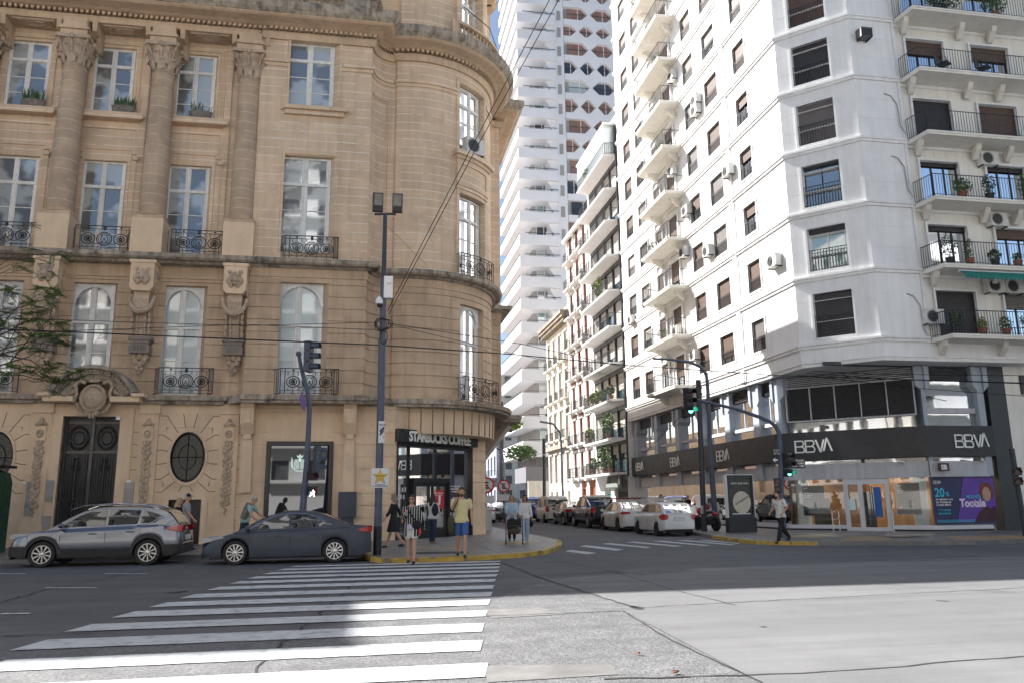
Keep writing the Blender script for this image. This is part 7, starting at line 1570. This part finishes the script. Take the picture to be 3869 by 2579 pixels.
# awning under the second avenue balcony
aw = thing('awning', 'folded green scalloped awning under a balcony of the white block', 'awning'); mb = MB(); x0 = 23.6; mb.tube([(x0, 27.5, 10.55), (34, 27.5, 10.55)], .07, 6); mb.build('roller', WF, aw); mb = MB(); mb.add([(x0, 27.5, 10.6), (34, 27.5, 10.6), (34, 27.2, 10.35), (x0, 27.2, 10.35)], [(0, 1, 2, 3)])
k = x0
while k < 34: mb.add([(k, 27.2, 10.35), (k+.2, 27.2, 10.35), (k+.2, 27.19, 10.22), (k+.1, 27.19, 10.16), (k, 27.19, 10.22)], [(0, 1, 2, 3, 4)]); k += .2
mb.build('canvas', mat('awning_green', (.01, .16, .13), .7, .1), aw)
# balcony plants and chairs
GB = 'potted plants on the avenue balconies'
for x, z, r, m, fl, lb in ((23.35, 7.92, (.3, .3, .45), 'leaf_dark', None, 'tall palm-like plant at the corner of the lowest avenue balcony'), (24.5, 7.92, (.22, .2, .25), 'leaf_yellow_green', PINKF, 'pink flowering pot on the lowest avenue balcony'), (25.6, 7.92, (.28, .2, .3), 'leaf_green', None, 'bushy pot in the middle of the lowest avenue balcony'), (26.7, 7.92, (.35, .25, .4), 'leaf_dark', None, 'dark spiky plant right of centre on the lowest avenue balcony'),
                       (23.4, 10.87, (.35, .3, .6), 'leaf_dark', None, 'tall bush at the left end of the second avenue balcony'), (24.3, 10.87, (.2, .2, .5), 'leaf_green', REDF, 'red flowered plant left on the second avenue balcony'), (25.5, 10.87, (.3, .2, .25), 'leaf_dark', None, 'low dark plant on the second avenue balcony'), (26.6, 10.87, (.2, .2, .2), 'leaf_green', REDF, 'small red flowered pot on the second avenue balcony'),
                       (24.4, 13.8, (.5, .2, .35), 'leaf_green', None, 'row of broad green leaves on the third avenue balcony'), (25.7, 13.8, (.3, .2, .5), 'leaf_dark', None, 'tall dark plant on the third avenue balcony'), (27.6, 13.8, (.5, .2, .6), 'leaf_green', None, 'large climbing plant at the right of the third avenue balcony'),
                       (24.6, 22.52, (.9, .25, .4), 'leaf_dark', None, 'dark hedge behind the topmost avenue balcony railing'), (27.2, 22.52, (.7, .35, .6), 'leaf_green', None, 'bright green bush on the topmost avenue balcony')):
    plant((x, 27.65, z), r, lb, m, .3, POTK if m == 'leaf_dark' else TERR, int(160*r[0]/.25), .07, fl, GB, potr=.17)
for x, lb in ((24.35, 'black metal chair left on the fifth avenue balcony'), (26.35, 'black metal chair right on the fifth avenue balcony')):
    t = thing('balcony_chair', lb, 'chair', 'black chairs on a balcony', (x, 27.75, 19.64), .5)
    mb = MB(); mb.box(-.25, .25, -.25, .22, .4, .44); mb.build('seat', DKF, t); mb = MB(); mb.box(-.25, .25, .22, .27, .5, .9); mb.build('backrest', DKF, t)
    for sx in (-.23, .23):
        for sy in (-.22, .24): mb = MB(); mb.tube([(sx, sy, 0), (sx, sy, .62 if sy < 0 else .9)], .014, 5); mb.build('leg', DKF, t)
G2 = 'plants on the balconies of the black framed block'
for y, z, r, m, fl, lb in ((58.5, 3.5, (.5, 1.1, .9), 'leaf_green', None, 'big grey green bush on the lowest long balcony'), (61.5, 3.5, (.3, .6, .5), 'leaf_green', None, 'loose green shrub at the far end of the lowest long balcony'), (57.0, 3.5, (.2, .3, .35), 'leaf_yellow_green', None, 'round yellow green pot plant on the lowest long balcony'),
                       (57.2, 6.0, (.4, 1.1, .8), 'leaf_green', None, 'large broad leaved plant on the second long balcony'), (62.2, 6.0, (.35, .7, .45), 'leaf_yellow_green', None, 'yellow green shrub at the far end of the second long balcony'), (60.0, 8.8, (.3, 2.2, .4), 'leaf_yellow_green', None, 'ivy covering the railing of the third long balcony'), (56.2, 8.8, (.3, .6, .4), 'leaf_green', REDF, 'red geraniums at the near end of the third long balcony'),
                       (58.5, 16.9, (.3, .8, .8), 'leaf_yellow_green', None, 'spindly plant on the sixth long balcony'), (60.5, 27.8, (.3, 1.2, .5), 'leaf_green', None, 'terrace greenery on the topmost long balcony')):
    plant((17.55, y, z), (r[0], r[1], r[2]*1.15), lb, m, .35, TERR, int(330*r[1]), .13, fl, G2, potr=.2)
for y, z, lb in ((44.5, 10.87, 'pink flower pots on the second street balcony'), (45.5, 16.7, 'green pots on the fourth street balcony'), (43.5, 22.6, 'leafy pot at the near end of the sixth street balcony'), (43.2, 28.4, 'terracotta pot plants on the eighth street balcony')):
    plant((17.3, y, z), (.25, .6, .3), lb, 'leaf_green', .25, TERR, 120, .07, PINKF if z < 12 else None, 'plants on the street balconies of the white block')
for (vx, vy), hw, lb in (((1172, 968), 1.5, 'yellow green bush spilling over a low tower balcony'), ((1194, 1035), 2.0, 'dense green bush on the tower balcony below it')):
    x_, z_ = onY(vx, vy, 92.2); plant((x_, 92.2, z_-1.2), (hw, .7, .9), lb, 'leaf_yellow_green' if vx < 1180 else 'leaf_green', .3, POTK, 600, .26, None, None, potr=.3)
# ================================================================ people: one continuous skinned body each, clothes as children
def remesh(mb, name, m, parent, vox=.013, smooth=2):
    o = mb.build(name, m, parent); md = o.modifiers.new('r', 'REMESH'); md.mode = 'VOXEL'; md.voxel_size = vox; md.use_smooth_shade = True
    s = o.modifiers.new('s', 'SMOOTH'); s.iterations = smooth; s.factor = .5
    dg = bpy.context.evaluated_depsgraph_get(); me = bpy.data.meshes.new_from_object(o.evaluated_get(dg)); o.modifiers.clear(); old = o.data; o.data = me; bpy.data.meshes.remove(old); me.polygons.foreach_set('use_smooth', [True]*len(me.polygons)); return o
SKIN = mat('skin', (.48, .27, .18), .55, .06, 9); SKIN2 = mat('skin_tan', (.36, .19, .12), .55, .06, 9)
def hairm(n, c): return mat('hair_'+n, c, .6, .3, 30)
def cloth(n, c, **k): return mat('cloth_'+n, c, .85, k.pop('var', .12), k.pop('sc', 7), **k)
def person(p, rz, label, H=1.72, top=None, bottom=None, skin=SKIN, hair=None, female=False, walk=.0, arms=((.1, .0, .1), (.1, 0, .1)), lean=0., sleeves=.35, hairlen=.0, shorts=0, dress=None, shoes=None, head=(0, 0), coat=None, foot=0, cap=None, beard=None, glasses=False, top_len=.0, group=None):
    """local: faces -y. arms: (forward swing of the upper arm, outward, elbow bend) for right(-x) and left(+x); walk = stride half angle"""
    t = thing('person', label, 'person', group, p, rz); k = H/1.75
    hip, sh_, nk = .93*k, 1.44*k, 1.5*k; sw = (.175 if female else .2)*k; hw = (.095 if female else .09)*k
    cl, sl_ = math.cos(lean), math.sin(lean)
    def T(x, y, z):   # lean the trunk forwards about the hips
        dz = z-hip; return (x, y*cl-dz*sl_, hip+dz*cl+y*sl_) if z > hip else (x, y, z)
    def Tv(v): return T(*v)
    legs = []
    for s in (-1, 1):
        a = walk*s; knee = Vector((s*hw*1.0, -math.sin(a)*.44*k, hip-.02-math.cos(a)*.43*k)); b = a-abs(walk)*(.9 if s*walk < 0 else .1); ank = knee+Vector((0, -math.sin(b)*.42*k, -math.cos(b)*.41*k)); legs.append([Vector((s*hw, 0, hip)), knee, ank])
    zmin = min(l[2].z for l in legs)-.075*k
    for l in legs: 
        for i in range(3): l[i] = l[i]-Vector((0, 0, zmin))
    dzh = -zmin; hipz = hip+dzh
    off = lambda v: (v[0], v[1], v[2]+dzh)
    ar = []
    for s, (fw, ow, el) in zip((-1, 1), arms):
        S = Vector(Tv((s*sw, 0, sh_-.03*k))); d = Vector((s*math.sin(ow+.08), -math.sin(fw), -math.cos(fw)*math.cos(ow))).normalized(); E = S+d*.29*k; f2 = fw+el; inw = -.25*el*s; d2 = Vector((s*math.sin(ow+.05)*.6+inw, -math.sin(f2), -math.cos(f2))).normalized(); Wr = E+d2*.255*k; ar.append((S, E, Wr, d2))
    def torso(mb, sc=1., z0=.9, z1=1.5, hem=1.):
        prof = [(.86, .155, .105), (.93, .165, .115), (1.0, .15, .105), (1.08, .135 if female else .145, .095), (1.2, .15 if female else .16, .108), (1.32, .165 if female else .185, .115), (1.4, .165 if female else .19, .105), (1.45, .12, .085), (1.49, .06, .06)]
        vs = []; fs = []; N = 16; P = [q for q in prof if z0-.05 <= q[0] <= z1+.001]
        for z, a, b in P:
            if sc > 1 and z < 1.0: a, b = a*hem, b*hem
            for j in range(N): th = 2*PI*j/N; vs.append(off(T(a*k*sc*math.cos(th), b*k*sc*math.sin(th)+(.01 if z > 1.2 else 0), z*k)))
        for i in range(len(P)-1):
            for j in range(N): fs.append((i*N+j, i*N+(j+1) % N, (i+1)*N+(j+1) % N, (i+1)*N+j))
        mb.add(vs, fs+[tuple(range(N)), tuple(range((len(P)-1)*N, len(P)*N))])
    def limb_(mb, a, b, c, ra, rb, rc, f=1., g=0): mb.tube([a, a.lerp(b, .5), b, b.lerp(c, .3), c], [(ra+g)*f, (ra*.9+rb*.1+g)*f*.97, (rb+g)*f, (rb*1.08+g)*f, (rc+g)*f], 10)
    mb = MB(); torso(mb)
    hc = Vector(off(T(0, -.015*k, 1.635*k))); nkp = Vector(off(T(0, .01, 1.46*k))); mb.tube([nkp, hc], [.055*k, .05*k], 10)
    hy, hp = head; ch, sh2 = math.cos(hy), math.sin(hy)
    def Hf(x, y, z): y2 = y*math.cos(hp)-z*math.sin(hp); z2 = z*math.cos(hp)+y*math.sin(hp); return (hc.x+(x*ch-y2*sh2)*k, hc.y+(x*sh2+y2*ch)*k, hc.z+z2*k)
    mb.ball((0, .0, .02), (.073, .09, .105), 14, f=Hf); mb.ball((0, -.03, -.045), (.055, .06, .07), 12, f=Hf); mb.ball((0, -.095, -.005), (.013, .02, .026), 6, f=Hf); mb.ball((0, -.085, -.052), (.024, .012, .01), 6, f=Hf)
    for s in (-1, 1): mb.ball((s*.077, .005, 0), (.012, .022, .032), 6, f=Hf); mb.ball((s*.03, -.08, .032), (.022, .012, .01), 6, f=Hf)
    for l in legs:
        limb_(mb, l[0], l[1], l[2], .078*k, .052*k, .035*k); e = l[2]; mb.tube([e, e+Vector((0, .02, -.045*k)), e+Vector((0, -.09*k, -.055*k)), e+Vector((0, -.15*k, -.06*k))], [.036*k, .04*k, .035*k, .022*k], 8)
    for S, E, Wr, d2 in ar:
        limb_(mb, S, E, Wr, .05*k, .038*k, .026*k); mb.ball(tuple(S), .058*k, 10)
        pal_ = Wr+d2*.05*k; mb.tube([Wr, pal_, Wr+d2*.085*k], [.024*k, .033*k, .03*k], 8)
        side = d2.cross(Vector((1, 0, 0))).normalized() if abs(d2.x) < .9 else Vector((0, 1, 0)); curl = d2.cross(side)
        for fi, ln in enumerate((.06, .072, .068, .052)):
            b0 = Wr+d2*.075*k+side*(fi-1.5)*.018*k; mb.tube([b0, b0+d2*ln*.55*k-curl*.008*k, b0+d2*ln*k*.95-curl*.03*k], [.011*k, .0105*k, .009*k], 5)
        b0 = Wr+d2*.03*k+side*-.028*k; mb.tube([b0, b0+d2*.03*k-side*.025*k, b0+d2*.062*k-side*.03*k], [.012*k, .012*k, .01*k], 5)
    remesh(mb, 'body', skin, t, .011*k, 1)
    # eyes and mouth
    mb = MB()
    for s in (-1, 1): mb.ball((s*.031, -.086, .014), (.012, .006, .006), 6, f=Hf)
    mb.ball((0, -.098, -.052), (.02, .004, .004), 6, f=Hf); mb.build('eyes_and_mouth', mat('feature_dark', (.06, .025, .02), .5), t)
    if glasses:
        mb = MB()
        for s in (-1, 1): mb.ball((s*.034, -.098, .012), (.03, .008, .022), 8, f=Hf); mb.tube([Hf(s*.06, -.09, .02), Hf(s*.08, 0, .015)], .004, 4)
        mb.build('sunglasses', SGK, t)
    if hair:
        mb = MB(); mb.ball((0, .018, .045), (.083, .093, .095), 14, f=Hf); mb.ball((0, .05, -.005), (.078, .065, .08), 12, f=Hf); mb.ball((0, -.035, .088), (.068, .055, .04), 10, f=Hf)
        if hairlen > 0:
            mb.tube([Hf(0, .06, 0), Hf(0, .085, -.1), Hf(0, .1, -.1-hairlen*.6), Hf(0, .1, -.1-hairlen)], [.07*k, .085*k, .085*k, .03*k], 10)
            for s in (-1, 1): mb.tube([Hf(s*.06, .0, .06), Hf(s*.08, .02, -.05), Hf(s*.08, .03, -.09-hairlen*.5)], [.035*k, .035*k, .015*k], 8)
        remesh(mb, 'hair', hair, t, .012, 1)
    if beard: mb = MB(); mb.ball((0, -.045, -.075), (.056, .05, .045), 10, f=Hf); mb.ball((0, -.092, -.038), (.03, .008, .008), 6, f=Hf); remesh(mb, 'beard', beard, t, .01, 1)
    if cap: mb = MB(); mb.lathe([(.09, .02), (.09, .06), (.075, .11), (.03, .13), (.001, .13)], 14, f=Hf); mb.prism([(-.06, -.06), (.06, -.06), (.05, -.17), (-.05, -.17)], .03, .04, 'z', f=Hf); mb.build('cap', cap, t, 'auto')
    # clothes
    if bottom:
        mb = MB(); torso(mb, 1.07, .86, 1.06); 
        for l in legs:
            e = l[2] if not shorts else l[1].lerp(l[0], 1-shorts*2 if shorts < .5 else 0) if shorts < .5 else l[1]
            if shorts: mb.tube([l[0]+Vector((0, 0, .02)), l[0].lerp(l[1], .5), l[0].lerp(l[1], .5+shorts*.5)], [.098*k, .094*k, .09*k], 12)
            else: limb_(mb, l[0], l[1], l[2]+(l[2]-l[1])*.02, .085*k, .064*k, .05*k, 1., .008)
        remesh(mb, 'shorts' if shorts else 'trousers', bottom, t, .013, 2)
    if dress:
        zb, wid = dress[1], dress[2]; mb = MB(); vs = []; fs = []; N = 16; P = [(1.0*k, .15*k, .11*k)]+[(1.0*k+(zb-1.0*k)*q, (.16+wid*q)*k, (.12+wid*q)*k) for q in (.25, .5, .75, 1)]
        for z, a, b in P:
            for j in range(N): th = 2*PI*j/N; vs.append(off((a*math.cos(th)*(1+.06*math.sin(5*th)), b*math.sin(th)*(1+.06*math.cos(4*th)), z)))
        for i in range(len(P)-1):
            for j in range(N): fs.append((i*N+j, i*N+(j+1) % N, (i+1)*N+(j+1) % N, (i+1)*N+j))
        mb.add(vs, fs+[tuple(range(N)), tuple(range(4*N, 5*N))]); torso(mb, 1.1, .93, 1.45)
        for S, E, Wr, d2 in ar: mb.tube([S, S.lerp(E, .5), E, E.lerp(Wr, .6)], [.066*k, .062*k, .056*k, .05*k], 10)
        remesh(mb, 'dress', dress[0], t, .014, 2)
    def sleeved(nm, m_, sc, z0, slv, g, hem=1.03, extra=None):
        mb = MB(); torso(mb, sc, z0, 1.46, hem)
        for S, E, Wr, d2 in ar:
            if slv <= .5: e = S.lerp(E, slv*2); mb.tube([S, S.lerp(e, .5), e], [.064*k+g, .064*k+g, .062*k+g], 10)
            else: e = E.lerp(Wr, (slv-.5)*2); mb.tube([S, S.lerp(E, .5), E, e], [.064*k+g, .06*k+g, .053*k+g, .045*k+g], 10)
            mb.ball(tuple(S), .056*k+g, 10)
        if extra: extra(mb)
        return remesh(mb, nm, m_, t, .0125, 2)
    if top: sleeved('shirt', top, 1.13, .9-top_len, sleeves, .002, 1.08)
    if coat: 
        def tail(mb):
            N = 14; vs = []; fs = []; P = [(1.02, 1.25), (.85, 1.4), (.68, 1.5)]
            for z, q in P:
                for j in range(N+1): th = PI*-.36+(PI*1.72)*j/N; vs += [off((.155*q*k*math.cos(th), .12*q*k*math.sin(th), z*k)), off(((.155*q-.02)*k*math.cos(th), (.12*q-.02)*k*math.sin(th), z*k))]
            M_ = 2*(N+1)
            for i in range(2):
                for j in range(N): a = i*M_+2*j; fs += [(a, a+2, a+M_+2, a+M_), (a+1, a+M_+1, a+M_+3, a+3)]
                a = i*M_; fs += [(a, a+M_, a+M_+1, a+1), (a+2*N, a+2*N+1, a+M_+2*N+1, a+M_+2*N)]
            for a in (0, 2*M_):
                for j in range(N): fs.append((a+2*j, a+2*j+1, a+2*j+3, a+2*j+2))
            mb.add(vs, fs)
        sleeved('jacket', coat, 1.2, 1.0, .9, .012, 1.1, tail)
    sm_ = shoes or mat('shoe_black', (.02, .02, .02), .6); mb = MB()
    for l in legs:
        e = l[2]; mb.tube([e+Vector((0, .035*k, -.04*k)), e+Vector((0, .0, -.045*k)), e+Vector((0, -.1*k, -.055*k)), e+Vector((0, -.17*k, -.06*k))], [.035*k, .047*k, .042*k, .028*k], 8)
    remesh(mb, 'shoes', sm_, t, .011, 1)
    t['_a'] = [c for a in ar for c in a[2]]
    return t
def bag(t, p, r, m, strap=None, name='shoulder_bag', label=None, cat='bag'):
    """bag hanging on a person: a thing of its own"""
    M_ = Matrix.Translation(t.location) @ Matrix.Rotation(t.rotation_euler.z, 4, 'Z'); f = lambda x, y, z: tuple(M_ @ Vector((x, y, z)))
    b = thing(name, label, cat); mb = MB(); mb.ball(p, r, 10, f=f); mb.build('bag_body', m, b, True)
    if strap: mb = MB(); mb.tube(strap, .018, 5, f=f); mb.build('strap', m, b)
    return b
def at(vx, vy, z=.12): x, y = onZ(vx, vy, z); return (x, y, z)
CA = -CY     # facing the camera
BLK = cloth('black', (.012, .012, .013)); WHC = cloth('white', (.62, .62, .6)); JEAN = cloth('dark_jeans', (.02, .03, .06)); LJ = cloth('light_jeans', (.32, .42, .52)); BLS = cloth('blue_shorts', (.05, .12, .32)); YT = cloth('pale_yellow', (.62, .56, .30), var=.05); LIL = cloth('lilac', (.45, .40, .58)); DEN = cloth('pale_denim', (.36, .46, .55)); GRT = cloth('grey_tee', (.30, .31, .32)); OLV = cloth('olive', (.06, .065, .035)); NAV = cloth('navy', (.012, .015, .03))
STRP = mat('cloth_striped', (.012, .012, .014), .85, 0, 5); n_ = STRP.node_tree.nodes; l_ = STRP.node_tree.links
_w = n_.new('ShaderNodeTexWave'); _w.wave_type = 'BANDS'; _w.bands_direction = 'X'; _w.inputs['Scale'].default_value = 5.5; _w.inputs['Distortion'].default_value = 1.2; _r = n_.new('ShaderNodeValToRGB'); _r.color_ramp.elements[0].position = .83; _r.color_ramp.elements[1].position = .9; _r.color_ramp.elements[0].color = (.012, .012, .015, 1); _r.color_ramp.elements[1].color = (.6, .6, .58, 1)
_t = n_.new('ShaderNodeTexCoord'); l_.new(_t.outputs['Object'], _w.inputs['Vector']); l_.new(_w.outputs['Fac'], _r.inputs[0]); l_.new(_r.outputs[0], n_['Principled BSDF'].inputs['Base Color'])
PAT = mat('cloth_patterned', (.66, .65, .58), .85, .05, 5, dirt=((.14, .16, .16), .57, .6, 14))
GB_ = mat('cloth_grey_vest', (.17, .15, .14), .85, .1); TEAL = cloth('pale_teal', (.28, .42, .4))
man = person(at(1060, 1277), CA+.08, 'bearded man in pale yellow tee and blue shorts walking toward the crosswalk', 1.8, YT, BLS, SKIN, hairm('brown', (.05, .028, .015)), walk=.22, arms=((.75, .1, 1.75), (-.05, .12, .25)), shorts=.72, beard=hairm('brown', (.05, .028, .015)), top_len=.03)
bag(man, (-.27, .02, .82), (.1, .17, .26), OLV, [(-.27, .0, 1.0), (-.2, -.16, 1.25), (-.1, -.13, 1.45), (-.12, .05, 1.52), (-.22, .14, 1.2), (-.27, .05, 1.0)], label='olive shoulder bag carried by the man in yellow')
wom = person(at(944, 1292, .06), CA-.06, 'woman in sunglasses, lilac top, white shorts and black striped kimono crossing', 1.66, LIL, WHC, SKIN, hairm('black', (.012, .01, .01)), True, .14, ((.5, .0, 1.7), (-.1, .16, .5)), shorts=.35, coat=STRP, glasses=True, sleeves=.3)
bag(wom, (.16, -.15, .93), (.13, .06, .11), BLK, [(.14, -.15, 1.0), (0, -.17, 1.2), (-.15, -.08, 1.42)], label='small black crossbody bag on the woman in the striped kimono')
can = thing('drink_can', 'red drink can held by the woman in the striped kimono', 'can'); M_ = Matrix.Translation(wom.location) @ Matrix.Rotation(wom.rotation_euler.z, 4, 'Z'); q = M_ @ (Vector(list(wom['_a'])[3:6])+Vector((0, -.03, -.08))); mb = MB(); mb.lathe([(.0, -.07), (.03, -.07), (.033, -.06), (.033, .06), (.026, .07), (0, .07)], 12, tuple(q)); mb.build('can_body', MATS['red_poster'], can)
person(at(903, 1256), -PI/2-.25, 'woman in a long black dress and sandals walking left past the coffee shop', 1.7, None, None, SKIN, hairm('greying', (.22, .16, .12)), True, -.3, ((-.5, .05, .2), (.35, .05, .3)), dress=(BLK, .52, .1), hairlen=.06)
bw = person(at(993, 1247), PI+CA-.5, 'woman seen from behind in white blouse and dark jeans at the shop door', 1.68, WHC, JEAN, SKIN2, hairm('black', (.012, .01, .01)), True, .06, ((.2, .1, .9), (.6, .05, 1.4)), sleeves=.85, hairlen=.28, shoes=mat('shoe_tan', (.25, .13, .07), .6))
bag(bw, (-.2, .14, 1.15), (.13, .1, .22), NAV, [(-.15, .12, 1.3), (-.12, -.02, 1.48), (-.16, -.12, 1.2)], name='backpack', label='navy backpack on the woman at the coffee shop door', cat='backpack')
old = person(at(1176, 1240), CA, 'elderly woman in pale denim jacket pushing a red framed walker', 1.62, GRT, BLK, SKIN, hairm('light', (.35, .2, .1)), True, .08, ((.35, .05, .75), (.35, .05, .75)), coat=DEN, head=(0, .25), hairlen=.02)
girl = person(at(1207, 1244), CA+.25, 'young woman in white blouse and light flared jeans beside the walker', 1.62, WHC, LJ, SKIN2, hairm('black', (.012, .01, .01)), True, -.1, ((.25, .12, .5), (.05, .1, .15)), sleeves=.88, head=(-.5, 0), hairlen=.1, shoes=mat('shoe_white', (.6, .65, .65), .6), top_len=.06)
# walker
wx, wy, _ = at(1176, 1247); wk = thing('walker', 'red framed rollator walker with a black bag seat', 'walker', None, (wx, wy-.45, .12), CA); RF = mat('dark_red_frame', (.13, .012, .018), .4)
for sx in (-.28, .28):
    for sy in (-.3, .3): mb = MB(); mb.lathe([(.05, -.015), (.1, -.018), (.1, .018), (.05, .015)], 14, f=lambda a, b, c, sx=sx, sy=sy: (sx+c, sy+a, .1+b)); mb.build('wheel', TYRE, wk)
mb = MB()
for s in (-.28, .28): mb.tube([(s, -.3, .12), (s, -.05, .55), (s, .12, .8), (s, .32, .9)], .016, 6); mb.tube([(s, .3, .12), (s, -.02, .55)], .016, 6)
mb.tube([(-.28, -.2, .35), (.28, -.2, .35)], .014, 5); mb.tube([(-.28, -.05, .58), (.28, -.05, .58)], .014, 5); mb.build('frame', RF, wk)
mb = MB(); mb.box(-.24, .24, -.2, .15, .56, .61); mb.box(-.24, .24, -.08, -.04, .62, .82); mb.build('seat', BLK, wk); mb = MB(); mb.ball((0, -.05, .44), (.22, .15, .12), 10); mb.build('basket', OLV, wk, True)
mb = MB()
for s in (-.28, .28): mb.tube([(s, .25, .89), (s, .4, .92)], .022, 6)
mb.build('handle', PLAS, wk)
person(at(1798, 1245, .06), CA-1.05, 'man in cream patterned shirt and black trousers hurrying off the bank kerb', 1.76, PAT, BLK, SKIN, hairm('black', (.012, .01, .01)), walk=.38, arms=((-.35, .35, 1.2), (-.2, .25, 1.1)), lean=.14, beard=hairm('black', (.012, .01, .01)), sleeves=.42, top_len=.04)
person((onY(562, 1200, 26.6)[0], 26.6, .12), PI/2-.2, 'grey haired old man in grey vest bending over behind the dark sedan', 1.72, TEAL, JEAN, SKIN, hairm('grey', (.4, .4, .4)), walk=.15, arms=((.35, .1, .5), (.6, .1, .4)), lean=.38, coat=None, head=(0, .3))
v = [o for o in COL.objects if o.get('label') == 'grey haired old man in grey vest bending over behind the dark sedan'][0]
mb = MB(); k_ = 1.72/1.75; L_ = .35
for s in (-1, 1): 
    P = [(s*.1, .0, 1.42), (s*.13, .0, 1.3), (s*.14, 0, 1.15), (s*.13, 0, 1.0), (s*.13, 0, .92)]; mb.tube([(x, y*math.cos(L_)-(z-.93)*math.sin(L_), .93+(z-.93)*math.cos(L_)+.04) for x, y, z in P], [.07, .105, .11, .11, .1], 10)
P = [(0, .05, 1.44), (0, .04, 1.25), (0, .03, .92)]; mb.tube([(x, y*math.cos(L_)-(z-.93)*math.sin(L_), .93+(z-.93)*math.cos(L_)+.04) for x, y, z in P], [.1, .13, .13], 10); remesh(mb, 'vest', GB_, v, .014, 2)
person((onY(427, 1200, 27.5)[0], 27.5, .12), -PI/2*.95+PI, 'man in dark cap and grey tee walking behind the silver grey SUV', 1.78, GRT, JEAN, SKIN, hairm('grey', (.4, .4, .4)), walk=.2, cap=NAV, arms=((.3, .1, .4), (-.3, .1, .3)))
person((onY(409, 1200, 28.2)[0], 28.2, .12), -PI/2*.95+PI, 'blonde woman half hidden by the man in the cap behind the SUV', 1.64, BLK, JEAN, SKIN, hairm('blonde', (.4, .3, .16)), True, -.2, hairlen=.15)
person((15.0, 40.0, .12), CA+.6, 'person in a purple patterned top standing behind the white ladders', 1.65, mat('cloth_purple', (.25, .15, .35), .85, .4, 20), BLK, SKIN, hairm('black', (.012, .01, .01)), True, .1)
person((14.8, 55.5, .12), CA, 'dark clad person with light hair on the pavement past the black pickup', 1.66, BLK, BLK, SKIN, hairm('blonde', (.4, .3, .16)), True, .1, hairlen=.12)
person((14.7, 62.5, .12), CA, 'blonde woman on the pavement before the teal pharmacy front', 1.65, PINKF and cloth('pale_pink', (.5, .35, .33)), JEAN, SKIN, hairm('blonde', (.4, .3, .16)), True, .1, hairlen=.15)
for o in COL.objects:
    if '_a' in o: del o['_a']
